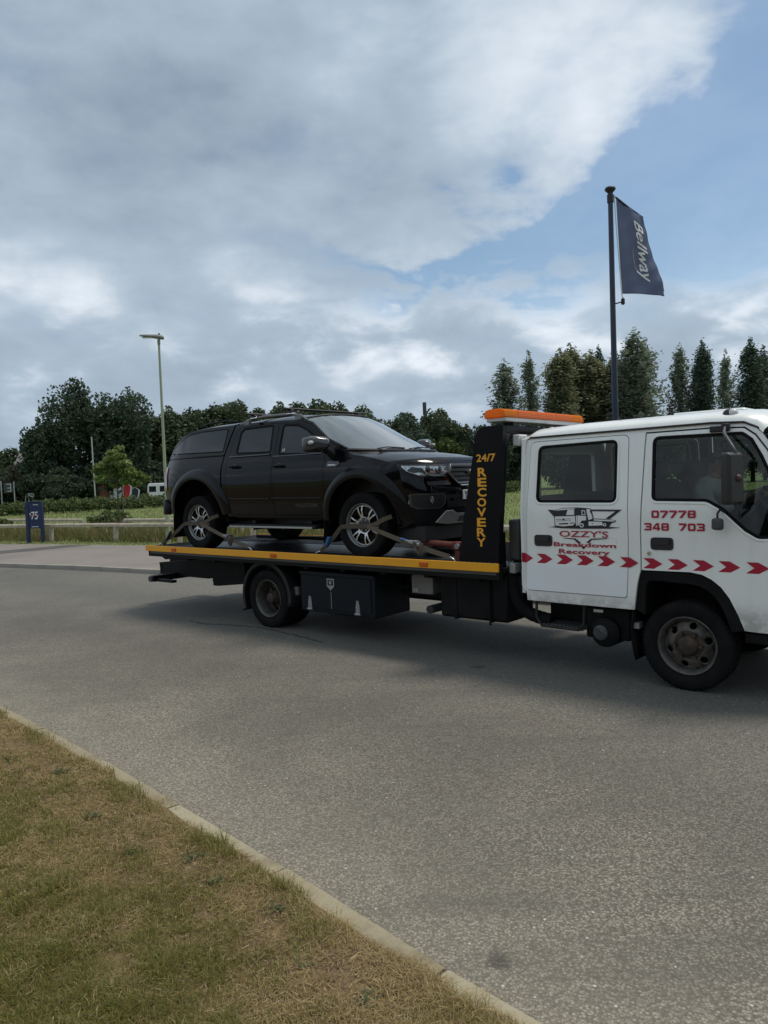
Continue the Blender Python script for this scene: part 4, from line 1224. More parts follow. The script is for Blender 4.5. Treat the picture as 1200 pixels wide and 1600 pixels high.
def sail_banner(x, y, h, w_, cols, label, tilt=0, blot=None):
    """feather banner: bowed pole with a bellied sail"""
    root = empty('feather_banner', (x, y, .05), R(tilt)); P = [(0, 0, -.1), (0, 0, h*.7), (.05*w_, 0, h*.9), (.4*w_, 0, h)]
    MB().tube(P, .03, 6).build('pole', M_pole, root)
    na, nb = 10, 18
    def F(a, b):
        z = .35*h+b*.64*h; e = w_*(math.sin(min(1, b*1.1)*math.pi*.5+.35)*.62+.38)*(1-.55*max(0, b-.8)/.2*b)
        return (.03+a*e, .16*math.sin(a*math.pi), z)
    for k, (a0, a1, m) in enumerate(cols):
        mb = MB(); mb.add([F(a0+(a1-a0)*i/na, j/nb) for j in range(nb+1) for i in range(na+1)], [(j*(na+1)+i, j*(na+1)+i+1, (j+1)*(na+1)+i+1, (j+1)*(na+1)+i) for j in range(nb) for i in range(na)])
        o = mb.build('sail' if k == 0 else 'edge_panel', m, root, smooth=60); s = o.modifiers.new('t', 'SOLIDIFY'); s.thickness = .01
    return tag(root, label, 'banner')


M_redcloth = mat('red_cloth', (.45, .025, .025), .8)
M_wcloth = mat('white_cloth', (.68, .70, .68), .8)
M_blot = mat('blotched_cloth', (.66, .69, .66), .8, var=(1.6, 1.0, (.02, .045, .03), 2))
M_ncloth = mat('dark_cloth', (.02, .035, .05), .8)
sail_banner(-26.1, 75, 2.45, .85, [(0, .78, M_redcloth), (.782, 1, M_wcloth)], 'red banner with a white edge over the hedge', 8)
sail_banner(-27.4, 76, 2.6, 1.05, [(0, 1, M_blot)], 'white banner with dark blotches left of the red one', -5)
sail_banner(-28.3, 77, 2.55, .8, [(0, 1, M_blot)], 'narrow blotched banner, leftmost behind the young tree', 6)
sail_banner(-25.1, 74.5, 2.0, .8, [(0, .8, M_ncloth), (.802, 1, M_wcloth)], 'dark navy banner right of the red one', 0)


def telecom_mast():
    root = empty('telecom_mast', (5.32, 90, .05)); root.scale = (1.1, 1.1, 1.155)
    MB().lathe([(.20, -.1), (.15, 8.15)], 16).build('column', mat('mast_grey', (.36, .37, .37), .5), root, smooth=50)
    MB().lathe([(.0, 8.1), (.20, 8.12), (.21, 9.40), (.18, 9.46), (.0, 9.47)], 20).build('antenna_shroud', mat('shroud', (.035, .04, .042), .6), root, smooth=40)
    MB().bx(-.35, .35, -.5, -.2, 0, 1.4).build('cabinet', M_dgrey, root, bevel=.02)
    return tag(root, 'slim telecom mast with a dark cylinder top between the trees', 'mast')


telecom_mast()


def stump():
    root = empty('dead_stump', (-10.6, 29.3, .08)); r = random.Random(4); mb = MB()
    for i in range(9):
        a = r.uniform(0, 6.28); rr = r.uniform(.05, .28); mb.tube([(math.cos(a)*rr, math.sin(a)*rr, -.05), (math.cos(a)*rr*1.3, math.sin(a)*rr*1.3, r.uniform(.4, .85))], [.06, .02], 6)
    mb.build('stems', mat('dead_stems', (.13, .085, .05), .95, var=(8, .6, (.07, .05, .03))), root)
    return tag(root, 'brown clump of dead stems behind the fence under the young tree', 'stump')


stump()

# ================================================================== RECOVERY TRUCK
TX, TY, YAW = 3.0977, 6.8776, 0.7115
truck = empty('recovery_truck', (TX, TY, 0), -YAW)
tag(truck, 'white crew cab recovery lorry with black flatbed and orange deck stripe', 'recovery truck')


def grime(k, b, oc):
    """road film: faint streaks everywhere, brown spatter along the sills"""
    sp = k.new('ShaderNodeSeparateXYZ'); k.l.new(oc, sp.inputs[0])
    mp = k.new('ShaderNodeMapping'); mp.inputs['Scale'].default_value = (9, 9, 1.2); k.l.new(oc, mp.inputs[0])
    streak = k.sm(k.noise(mp.outputs[0], 1.0, 5, .6), .45, .75)
    c = k.mix(k.m('MULTIPLY', streak, .16), (.80, .81, .775, 1), (.45, .44, .38, 1))
    low = k.m('MULTIPLY', k.sm(sp.outputs[2], .80, .64), k.sm(k.noise(oc, 9, 7, .7), .35, .6))
    c = k.mix(k.m('MULTIPLY', low, .5), c, (.20, .18, .14, 1))
    sp2 = k.sm(k.noise(oc, 55, 3, .6), .68, .76)
    c = k.mix(k.m('MULTIPLY', sp2, .25), c, (.3, .27, .2, 1))
    k.l.new(c, b.inputs['Base Color'])


M_cab = mat('cab_white_paint', (.80, .81, .775), .32, coat=.35, extra=grime)
M_lowpanel = mat('cab_white_panel', (.80, .82, .84), .22, coat=.5, var=(1.5, .15, (.62, .63, .62)))
M_blk = mat('chassis_black', (.007, .007, .0075), .55, var=(5, .5, (.016, .015, .014)), spec=.12)
M_blkgloss = mat('headboard_black', (.006, .006, .008),   .32, spec=.12, var=(2, .3, (.011, .011, .012)))
M_rub = mat('rubber', (.007, .007, .0075), .75, var=(9, .5, (.014, .0135, .0125)), bump=(50, .2), spec=.1)
M_tyre = mat('tyre_rubber', (.009, .009, .0095), .8, var=(6, .6, (.019, .018, .016)), bump=(60, .25), spec=.1)
M_rim = mat('dirty_steel_rim', (.115, .10, .085), .5, .25, var=(7, 1.0, (.018, .015, .012), 6), bump=(40, .4))
M_rimlip = mat('rim_lip', (.11, .105, .095), .5, .3, var=(9, .8, (.045, .036, .028)))
M_rust = mat('rusty_hub', (.035, .027, .022), .75, .1, var=(14, .9, (.085, .052, .03), 6), bump=(40, .4))
M_yellow = mat('deck_yellow', (.80, .36, .008), .45, coat=.05, var=(3, .35, (.68, .28, .01)))
M_letter = mat('letter_amber', (.78, .36, .02), .45)
M_red = mat('vinyl_red', (.36, .008, .035), .35)
M_vblack = mat('vinyl_black', (.012, .012, .014), .4)
M_vwhite = mat('vinyl_white', (.70, .71, .70), .4)
M_toolbox = mat('toolbox_black', (.008, .012, .017), .4, spec=.15, var=(3, .5, (.011, .014, .016)))
M_greybox = mat('grey_box', (.24, .235, .215), .6, var=(8, .5, (.17, .16, .14)))
M_amber = leaf_mat('amber_lens', [(.88, .24, .07), (.92, .26, .075)], .5)
M_amber2 = leaf_mat('amber_lens_bright', [(.92, .30, .02), (.95, .32, .02)], .55)
M_amberlamp = mat('side_marker_amber', (.55, .10, .008), .25)
M_glass = glass_mat('cab_glass', (.56, .64, .60))
M_int = mat('cab_trim_grey', (.060, .063, .066), .75, var=(4, .3, (.045, .046, .05)))
M_intl = mat('cab_headlining', (.26, .27, .265), .9)
M_seat = mat('seat_cloth', (.028, .033, .042), .9, var=(12, .4, (.045, .048, .055)))
M_deckfloor = mat('deck_steel', (.085, .088, .092), .38, .5, var=(2.5, .6, (.045, .046, .05), 6), bump=(26, .25))
M_mirror = mat('mirror_shell', (.020, .018, .019), .45)
M_chrome = mat('bright_metal', (.62, .63, .63), .18, 1.0)


def S(x, z):
    """half width of the cab"""
    s = 1.0
    if z > 1.5: s -= (z-1.5)*.135+max(0, z-2.05)**2*.6
    if z < 1.014: s += .004+(1.014-z)*.055
    if z < .72: s -= (.72-z)*.25
    if x > .55: s -= .30*((x-.55)/.5)**2
    if x < -1.44: s -= .05*((-1.44-x)/.1)**2
    return s


def sd(sg, off=0.0): return lambda x, z: (x, sg*(S(x, z)+off), z)


AR = [(-.415, .655), (-.385, .88), (-.365, .965), (-.33, .998), (.06, 1.0), (.15, .985), (.225, .95), (.295, .895), (.36, .81), (.42, .685), (.462, .555)]
frame_out = [(-1.456, .66), (-1.456, .745), (-1.48, .765), (-1.53, .79), (-1.54, .9), (-1.535, 1.3), (-1.485, 2.12), (-1.47, 2.175), (-1.43, 2.195), (-.6, 2.205), (.22, 2.212), (.47, 2.198), (.565, 2.15),
             (.655, 2.02), (.76, 1.82), (.985, 1.30), (.955, 1.29), (.735, 1.80), (.635, 1.985), (.552, 2.105), (.465, 2.168), (.22, 2.180), (-.325, 2.176), (-.355, 1.335), (-.355, 1.0), (-.365, .965), (-.385, .88), (-.415, .655)]
rdoor = fillet([(-1.425, 2.160), (-.465, 2.170), (-.455, 1.25), (-.472, .765), (-.487, .752), (-1.435, .757), (-1.458, .775), (-1.452, 1.27)], [.06, .06, 0, .03, .02, .03, .03, 0])
fdoor = [(-.318, 2.168), (.22, 2.172), (.462, 2.160), (.545, 2.098), (.628, 1.98), (.727, 1.795), (.950, 1.285), (.985, 1.15), (1.0, .9), (.985, .55), (.63, .548), (.462, .555)]+AR[::-1][1:8]+[(-.335, 1.0), (-.348, 1.003), (-.348, 1.335)]
rwin = fillet([(-1.347, 1.588), (-.562, 1.580), (-.566, 2.128), (-1.338, 2.112)], .06, 5)
fwin = fillet([(-.252, 1.592), (.195, 1.582), (.31, 1.515), (.48, 1.350), (.575, 1.292), (.80, 1.285), (.855, 1.30), (.84, 1.40), (.69, 1.725), (.605, 1.93), (.53, 2.068), (.455, 2.126), (-.255, 2.132)],
              [.05, .10, .05, .05, .08, .02, .02, 0, 0, 0, .05, .06, .06], 4)

cabm = MB()
for sg in (-1, 1):
    panel(cabm, frame_out, [rdoor], sd(sg), .03, (0, -sg, 0), grid=.12)
# roof skin: rounded gutter edge, gentle crown, ribs are separate
ROOF = [(-1.475, 2.19, -1.545, 2.20), (-1.46, 2.195, -1.52, 2.262), (-1.40, 2.205, -1.44, 2.305), (-1.0, 2.21, -1.0, 2.325), (-.3, 2.215, -.3, 2.333), (.2, 2.22, .22, 2.333), (.42, 2.212, .50, 2.325), (.54, 2.175, .66, 2.29), (.60, 2.11, .76, 2.225)]
us = [-1, -.985, -.965, -.94, -.9, -.84, -.7, -.5, -.25, 0, .25, .5, .7, .84, .9, .94, .965, .985, 1]
vs = []
for xe, ze, xc, zc in ROOF:
    w_ = S(xe, min(ze, 2.19))+.006
    for u in us: kx = abs(u)**4; kz = 1-(1-abs(u)**5)**.55 if abs(u) < 1 else 1; vs.append((xc+(xe-xc)*kx, u*w_, zc+(ze-zc)*kz))
nu = len(us); cabm.add(vs, [(i*nu+j, i*nu+j+1, (i+1)*nu+j+1, (i+1)*nu+j) for i in range(len(ROOF)-1) for j in range(nu-1)])
# underside of the roof, rear wall with window, floor
def rear(a, b): return (-1.53-.01*(1-abs(a)), a, b)
panel(cabm, [(-.97, .72), (.97, .72), (.97, 1.5), (.90, 2.19), (.6, 2.27), (-.6, 2.27), (-.90, 2.19), (-.97, 1.5)], [fillet([(-.62, 1.55), (.62, 1.55), (.60, 2.05), (-.60, 2.05)], .06)], rear, .04, (1, 0, 0), grid=.25)
# nose below the windscreen
NOSE = [(1.285, .985, 1.14), (1.2, 1.0, 1.165), (1.05, 1.005, 1.17), (.8, 1.0, 1.17), (.66, .995, 1.165)]
vs = []
for z, xe, xc in NOSE:
    w_ = S(xe, z)
    for u in us: vs.append((xc+(xe-xc)*abs(u)**3.5, u*w_, z))
cabm.add(vs, [(i*nu+j, i*nu+j+1, (i+1)*nu+j+1, (i+1)*nu+j) for i in range(len(NOSE)-1) for j in range(nu-1)])
cab = cabm.build('cab', M_cab, truck, smooth=40)

# gutter rail along the roof edge
for sg in (-1, 1):
    MB().tube([(x, sg*(S(x, 2.19)+.010), z) for x, z in ((-1.44, 2.200), (-.6, 2.207), (.22, 2.215), (.46, 2.204), (.56, 2.155), (.655, 2.022), (.70, 1.94))], .009, 6).build('gutter', M_black, cab)
MB().bx(-.25, .35, -.45, .25, 2.325, 2.352).build('roof_hatch', M_cab, cab, bevel=.015)
lining = MB().bx(-1.44, .45, -.84, .84, 2.17, 2.185).build('headlining', M_intl, truck, smooth=0)

# doors
def door(name, outline, win, sg, mats):
    mb = MB(); panel(mb, inset(outline, .0055), [win], sd(sg, .004), .035, (0, -sg, 0), grid=.1)
    d = mb.build(name, M_cab, truck, smooth=40, bevel=.005)
    lip = MB(); panel(lip, inset(win, -.022), [inset(win, -.002)], sd(sg, .011), .009, (0, -sg, 0), grid=.2); lip.build('window_surround', M_cab, d, smooth=40, bevel=.004)
    sl_ = MB(); panel(sl_, inset(win, -.003), [inset(win, .022)], sd(sg, .007), .012, (0, -sg, 0), grid=.2); sl_.build('window_seal', M_rub, d, smooth=40)
    gl = MB(); panel(gl, inset(win, .018), [], sd(sg, -.004), 0, None, grid=.3); gl.build('window_glass', M_glass, d, smooth=60)
    ic = MB(); panel(ic, inset(outline, .03), [inset(win, -.03)], sd(sg, -.045), .01, (0, -sg, 0), grid=.3); ic.build('door_trim', M_int, d, smooth=0)
    return d


def handle(d, sg, x0, x1, z0, z1):
    bz = fillet([(x0, z0), (x1, z0), (x1, z1), (x0, z1)], .032, 5)
    mb = MB(); panel(mb, bz, [], sd(sg, .012), .01, (0, -sg, 0), grid=.2)
    h = mb.build('handle', M_black, d, smooth=40, bevel=.003)
    mb = MB(); panel(mb, inset(bz, .016), [], sd(sg, .0135), .0, None, grid=.2); mb.build('handle_recess', M_vblack, h, smooth=0)
    mb = MB(); panel(mb, fillet([(x0+.03, z0+.045), (x1-.03, z0+.045), (x1-.03, z1-.018), (x0+.03, z1-.018)], .012), [], sd(sg, .024), .01, (0, -sg, 0), grid=.2); mb.build('handle_flap', M_black, h, bevel=.003)


DR = {}
for sg in (-1, 1):
    rd = door('rear_door', rdoor, rwin, sg, None); fd = door('front_door', fdoor, fwin, sg, None); DR[sg] = (rd, fd)
    handle(rd, sg, -1.365, -1.18, 1.18, 1.285); handle(fd, sg, -.262, -.072, 1.18, 1.285)
    lp = [(-1.449, 1.008), (-.464, 1.010), (-.475, .775), (-.49, .762), (-1.432, .765), (-1.452, .782)]
    mb = MB(); panel(mb, lp, [], sd(sg, .0075), .003, (0, -sg, 0), grid=.2); mb.build('lower_panel', M_lowpanel, rd, smooth=40)
    MB().lathe([(.016, 0), (.017, .006), (.010, .010)], 14, 'Y', (-.275, sg*1.006-(.012 if sg < 0 else 0), 1.148)).build('lock', M_chrome, fd)
    # faint embossed outline behind the rear door handle
    em = fillet([(-.78, 1.205), (-.56, 1.205), (-.56, 1.28), (-.78, 1.28)], .03); mb = MB(); panel(mb, em, [inset(em, .006)], sd(sg, .007), .004, (0, -sg, 0), grid=.2); mb.build('embossed_line', M_cab, rd)


def decal(parent, name, m, sg, polys, off=.0085):
    mb = MB()
    for p in polys:
        v, f = tri2d(p, (), .15); mb.add([sd(sg, off)(a, b) for a, b in v], f)
    return mb.build(name, m, parent, smooth=0)


def stext(parent, name, m, s, x0, x1, z0, z1, bold=0, off=.009, shear=0, sg=-1, space=1.0):
    v, f = fit_text(s, x0, x1, z0, z1, bold, shear, space)
    if sg > 0: v = [(x0+x1-a, b) for a, b in v]
    return MB().add([sd(sg, off)(a, b) for a, b in v], f).build(name, m, parent, smooth=0)


# wide square-cut numerals
ch_ = lambda a, b, c, d, k: [(a+k, b), (c-k, b), (c, b+k), (c, d-k), (c-k, d), (a+k, d), (a, d-k), (a, b+k)]
DIG = {'0': (ch_(0, 0, 1, 1, .14), [ch_(.27, .25, .73, .75, .05)]), '8': (ch_(0, 0, 1, 1, .13), [ch_(.27, .60, .73, .77, .03), ch_(.27, .22, .73, .40, .03)]),
       '7': ([(0, 1), (1, 1), (1, .72), (.45, 0), (.12, 0), (.66, .75), (0, .75)], []),
       '3': ([(0, 1), (.87, 1), (1, .88), (1, .60), (.92, .5), (1, .40), (1, .12), (.87, 0), (0, 0), (0, .24), (.73, .24), (.73, .385), (.24, .385), (.24, .615), (.73, .615), (.73, .76), (0, .76)], []),
       '4': ([(.48, 1), (.86, 1), (.86, .41), (1, .41), (1, .17), (.86, .17), (.86, 0), (.59, 0), (.59, .17), (0, .17), (0, .43)], [[(.59, .41), (.59, .78), (.27, .41)]])}


def numtext(parent, s_, x0, x1, z0, z1, sg):
    adv = (x1-x0)/(len(s_)-.14); w_ = adv*.86; mb = MB()
    for i, c in enumerate(s_):
        if c == ' ': continue
        v, f = tri2d(DIG[c][0], DIG[c][1], .6, False)
        o = x0+adv*i if sg < 0 else x1-adv*i
        mb.add([sd(sg, .009)(o+(a*w_ if sg < 0 else -a*w_), z0+b*(z1-z0)) for a, b in v], f)
    return mb.build('phone_number', M_red, parent, smooth=0)


# red chevrons that run along the whole cab side
CH = [-1.535, -1.34, -1.135, -.934, -.735, -.529, -.323, -.116, .088, .287, .494, .70]
for sg in (-1, 1):
    for i, x in enumerate(CH):
        pg = [(x-.004, 1.107), (x+.080, 1.107), (x+.158, 1.062), (x+.086, 1.019), (x-.008, 1.019), (x+.052, 1.062)]
        if i == 0: pg = [(-1.528, 1.107), (-1.462, 1.107), (-1.385, 1.062), (-1.456, 1.019), (-1.528, 1.019)]
        par = cab if i in (0, 5) else DR[sg][0] if i < 5 else DR[sg][1]
        decal(par, 'chevron', M_red, sg, [pg])
    # thin crease shadow line is a real bead under the chevrons
    mb = MB(); mb.prism([(0, 1.012), (.006, 1.014), (0, 1.018)], lambda o_, z, t: (t, sg*(1.0+.002+o_), z), -1.44, -.47); mb.build('bead', M_cab, DR[sg][0])

fd = DR[-1][1]; rd = DR[-1][0]
for sg in (-1, 1):
    fd, rd = DR[sg][1], DR[sg][0]
    f_ = (lambda a, b: (a, b)) if sg < 0 else (lambda a, b: (b, a))
    numtext(fd, '07778', -.25, .112, 1.449, 1.512, sg)
    numtext(fd, '348 703', -.312, .182, 1.343, 1.406, sg)
    stext(rd, 'company_name', M_red, "OZZY'S", -1.105, -.635, 1.272, 1.330, .012, sg=sg, off=.0105)
    stext(rd, 'company_name', M_red, 'Breakdown', -1.165, -.565, 1.183, 1.222, .022, sg=sg, off=.0105)
    stext(rd, 'company_name', M_red, 'Recovery', -1.115, -.625, 1.105, 1.160, .022, sg=sg, off=.0105)

    def LG(pts):
        out = []
        for px_, py_ in pts:
            py_ -= (.0037+(py_-112)*.000075)*(px_-250)
            x = -1.22+(px_-250)*.000866
            if sg > 0: x = -1.73-x
            out.append((x, 1.52-(py_-112)*.000817))
        return out
    def circ(cx, cy, r_): return [(cx+math.cos(i*.5236)*r_, cy+math.sin(i*.5236)*r_) for i in range(12)]
    blk = [[(250, 112), (330, 116), (330, 200), (302, 166)], [(742, 112), (1072, 116), (945, 222), (900, 216), (1008, 136), (742, 131)], [(430, 432), (565, 440), (628, 492), (588, 492), (548, 452), (430, 438)],
           [(915, 440), (735, 443), (682, 490), (717, 492), (745, 458), (915, 447)], [(622, 530), (682, 530), (652, 566)],
           [(255, 306), (420, 300), (600, 310), (900, 308), (1062, 320), (940, 331), (600, 330), (400, 323)]]
    decal(rd, 'emblem', M_vblack, sg, [LG(p) for p in blk], .0085)
    sil = [(326, 128), (345, 112), (440, 93), (600, 89), (738, 100), (752, 122), (772, 214), (900, 222), (1012, 236), (1000, 256), (962, 268), (935, 312), (880, 318), (760, 308), (690, 320), (610, 320), (420, 312), (330, 300)]
    decal(rd, 'emblem', M_vblack, sg, [LG(sil)], .0092)
    wh = [[(336, 190), (566, 184), (570, 262), (540, 292), (430, 302), (338, 290)], [(346, 116), (440, 100), (560, 97), (566, 106), (352, 122)], [(484, 114), (558, 112), (558, 172), (466, 174)], [(577, 180), (690, 184), (690, 234), (640, 238), (608, 290), (577, 296)],
          [(694, 108), (732, 106), (762, 214), (748, 222), (716, 232), (700, 150)], [(774, 222), (1000, 237), (988, 250), (774, 238)], [(716, 248), (862, 252), (872, 292), (716, 297)], [(640, 118), (680, 124), (684, 172), (642, 172)], circ(640, 292, 24), circ(890, 286, 18)]
    decal(rd, 'emblem', M_vwhite, sg, [LG(p) for p in wh], .0098)
    bk2 = [[(380, 268), (486, 262), (488, 278), (384, 282)], [(504, 262), (556, 258), (556, 268), (504, 272)], [(350, 222), (520, 214), (520, 219), (350, 227)], [(350, 240), (520, 232), (520, 236), (350, 244)], [(424, 214), (446, 213), (446, 232), (424, 233)],
           [(650, 128), (674, 132), (676, 166), (652, 166)], circ(640, 292, 13), circ(890, 286, 9), [(590, 180), (594, 180), (594, 290), (590, 290)], [(755, 268), (764, 268), (764, 280), (755, 280)]]
    decal(rd, 'emblem', M_vblack, sg, [LG(p) for p in bk2], .0103)

# windscreen, wipers, grille, lamps, bumper (the nose lies outside the photo)
mb = MB(); vs = []; WS = [(.615, 2.085, .775, 2.20), (.70, 1.93, .88, 1.98), (.80, 1.73, .97, 1.74), (.90, 1.5, 1.06, 1.5), (.985, 1.295, 1.135, 1.29)]
uw = [i/10 for i in range(-10, 11)]
for xe, ze, xc, zc in WS:
    w_ = S(xe, ze)-.012
    for u in uw: vs.append((xc+(xe-xc)*abs(u)**3.5, u*w_, zc+(ze-zc)*abs(u)**4))
mb.add(vs, [(i*21+j, i*21+j+1, (i+1)*21+j+1, (i+1)*21+j) for i in range(4) for j in range(20)]); mb.build('windscreen', M_glass, truck, smooth=60)
mb = MB()
for u0, u1 in ((-.985, -.93), (.93, .985)):
    for i in range(4): pass
mb.tube([(xe+.006, -(S(xe, ze)-.02), ze) for xe, ze, _, _ in WS], .018, 6).tube([(xe+.006, (S(xe, ze)-.02), ze) for xe, ze, _, _ in WS], .018, 6); mb.build('windscreen_seal', M_rub, truck)
MB().bx(1.172, 1.185, -.55, .55, .98, 1.18).build('grille', M_black, truck, bevel=.01)
for sg in (-1, 1):
    hl = MB().bx(1.10, 1.165, sg*.62-.16, sg*.62+.16, .72, .90).build('headlight', M_chrome, truck, bevel=.03)
    MB().bx(1.166, 1.175, sg*.62-.14, sg*.62+.14, .735, .885).build('lens', M_lens, hl, bevel=.003)
    MB().bx(1.00, 1.08, sg*.86-.05, sg*.86+.05, .74, .88).build('indicator', M_amberlamp, truck, bevel=.01)
mb = MB(); mb.prism([(-.93, .98), (-.8, 1.14), (-.4, 1.20), (.4, 1.20), (.8, 1.14), (.93, .98), (.9, .86), (-.9, .86)], lambda a, b, t: (b, a, t), .34, .655); mb.build('front_bumper', M_cab, truck, bevel=.02)
MB().bx(.46, .97, -.955, -.90, .46, .535).bx(.46, .97, .90, .955, .46, .535).build('sill_skirt', M_blk, truck)

# wheel arch trim and liner
def arch(sg):
    outer = AR; c = Vector((.0, .45)); inn = []
    for a, b in outer:
        v = Vector((a, b)); inn.append(tuple(v+(c-v).normalized()*.10))
    pg = outer+inn[::-1]
    mb = MB(); panel(mb, pg, [], lambda x, z: (x, sg*.992, z), .07, (0, -sg, 0), grid=.12); mb.build('wheel_arch_trim', M_blk, truck, bevel=.008)
    mb = MB(); n = len(inn); mb.add([(a, sg*.93, b) for a, b in inn]+[(a, sg*.42, b) for a, b in inn], [(i, i+1, n+i+1, n+i) for i in range(n-1)])
    mb.add([(-.45, sg*.41, .5), (.5, sg*.41, .5), (.5, sg*.41, 1.0), (-.45, sg*.41, 1.0)], [(0, 1, 2, 3)]); mb.build('wheel_arch_liner', M_blk, truck, smooth=50)
    fl = MB(); fl.add([(x, sg*y, z) for y in (.70, .985) for x, z in ((-.44, .66), (-.462, .5), (-.455, .35), (-.43, .21))], [(0, 1, 5, 4), (1, 2, 6, 5), (2, 3, 7, 6)])
    o = fl.build('mudflap', M_rub, truck, smooth=60); s = o.modifiers.new('t', 'SOLIDIFY'); s.thickness = .014
    MB().bx(-.47, -.40, sg*.90-.05, sg*.90+.05, .48, .53).build('mudflap_bracket', M_steel, o)


arch(-1); arch(1)

# cab interior
floor_ = MB().bx(-1.46, 1.0, -.93, .93, .92, .96).bx(-1.5, -.42, -.95, .95, .70, .72).bx(.4, .99, -.8, .8, .96, 1.22).build('cab_floor', M_int, truck)
dash = MB().prism([(.62, 1.22), (.60, 1.45), (.70, 1.52), (.98, 1.34), (1.0, 1.22)], lambda a, b, t: (a, t, b), -.86, .86).build('dashboard', M_int, truck, bevel=.02)
def seat(name, x, y, w_, zc, zt, hr=True):
    st = MB().bx(x-.22, x+.28, y-w_/2, y+w_/2, zc-.13, zc).build(name, M_seat, truck, bevel=.05)
    b = MB(); b.box((x-.27, y, (zc+zt)/2), (.13, w_, zt-zc+.1), Matrix.Rotation(R(-10), 3, 'Y')); b.build('backrest', M_seat, st, bevel=.05)
    if hr: MB().box((x-.37, y, zt+.13), (.09, w_*.55, .17), Matrix.Rotation(R(-10), 3, 'Y')).build('headrest', M_seat, st, bevel=.04)
seat('driver_seat', 0, -.48, .50, 1.17, 1.72); seat('passenger_seat', 0, .45, .80, 1.17, 1.72)
seat('rear_bench', -1.08, 0, 1.62, 1.12, 1.60, False)
MB().bx(-.42, -.36, -.86, -.80, 1.0, 2.15).bx(-.42, -.36, .80, .86, 1.0, 2.15).build('inner_pillar', M_int, truck)
SWC = Vector((.43, -.46, 1.585)); swr = Matrix.Rotation(R(-34), 3, 'Y')
sw = MB(); sw.tube([SWC+swr @ Vector((math.cos(i*math.pi/16)*.215, math.sin(i*math.pi/16)*.215, 0)) for i in range(33)], .015, 8)
for a in (0, 2.1, 4.2): sw.tube([SWC, SWC+swr @ Vector((math.cos(a)*.21, math.sin(a)*.21, 0))], .013, 6)
sw.tube([SWC+swr @ Vector((0, 0, .01)), SWC+swr @ Vector((0, 0, -.35))], .04, 10); sw.build('steering_wheel', M_black, truck, smooth=60)

# clearance lamp, mirror arm, mirrors
mb = MB(); mb.ellipsoid((.325, -.80, 2.275), (.055, .045, .05)); cl = mb.build('clearance_lamp', M_black, truck)
MB().ellipsoid((.352, -.81, 2.285), (.045, .036, .035)).build('lens', M_lens, cl)
for sg in (-1, 1):
    b = MB().box((.28, sg*.93, 2.16), (.14, .03, .05)).box((.335, sg*.945, 2.17), (.06, .05, .06)); br = b.build('mirror_bracket', M_black, truck, bevel=.008)
    MB().tube([(.335, sg*.96, 2.17), (.36, sg*1.08, 2.12), (.46, sg*1.22, 2.01), (.49, sg*1.25, 1.97), (.495, sg*1.25, 1.70), (.485, sg*1.25, 1.56), (.46, sg*1.08, 1.50), (.44, sg*.99, 1.455)], .0125, 8).build('mirror_arm', M_dgrey, truck, smooth=60)
    mh = MB(); prof = fillet([(-.095, -.20), (.095, -.20), (.095, .195), (-.095, .195)], .03, 4)
    ins = inset(prof, .02); n = len(prof)
    # housing: shallow dish, shell towards the front, glass to the rear
    rot = Matrix.Rotation(R(18*sg), 3, 'Z'); C0 = Vector((.47, sg*1.255, 1.768))
    def HV(a, d, b): return C0+rot @ Vector((d, a, b))
    mh.add([HV(a, -.035, b) for a, b in prof]+[HV(a, .012, b) for a, b in prof]+[HV(a, .038, b) for a, b in ins], [(i, n+i, n+(i+1) % n, (i+1) % n) for i in range(n)]+[(n+i, 2*n+i, 2*n+(i+1) % n, n+(i+1) % n) for i in range(n)]+[tuple(range(2*n, 3*n)), tuple(range(n))[::-1]])
    mo = mh.build('door_mirror', M_mirror, truck, smooth=30, bevel=.006)
    MB().add([HV(a*.94, -.0365, b*.96) for a, b in ins], [tuple(range(n))]).build('mirror_glass', M_chrome, mo, smooth=0)
    MB().ellipsoid(C0+Vector((.035, 0, 0)), (.03, .03, .03)).build('mirror_clamp', mat('clamp_brown', (.06, .03, .026), .6), mo)
    sp = MB(); sp.tube([(.33, sg*1.01, 1.50), (.315, sg*1.06, 1.52), (.305, sg*1.09, 1.49), (.305, sg*1.09, 1.455)], .009, 8)
    so_ = sp.build('spot_mirror', M_black, truck, smooth=60)
    MB().box((.305, sg*1.09, 1.408), (.095, .05, .095), Matrix.Rotation(R(25*sg), 3, 'Z')).build('spot_mirror_head', M_dgrey, so_, bevel=.02)


# ---- wheels
def disc(mb, r0, r1, holes, prof, n=48):
    """pressed steel disc: annulus r0..r1 with round holes, depth given by prof(r)"""
    o = [(math.cos(2*math.pi*i/n)*r1, math.sin(2*math.pi*i/n)*r1) for i in range(n)]
    hs = [[(hx+math.cos(2*math.pi*i/12)*hr, hz+math.sin(2*math.pi*i/12)*hr) for i in range(12)] for hx, hz, hr in holes]
    if r0 > 0: hs.append([(math.cos(2*math.pi*i/24)*r0, math.sin(2*math.pi*i/24)*r0) for i in range(24)])
    v, f = tri2d(o, hs, .025)
    mb.add([(a, prof(math.hypot(a, b)), b) for a, b in v], f)


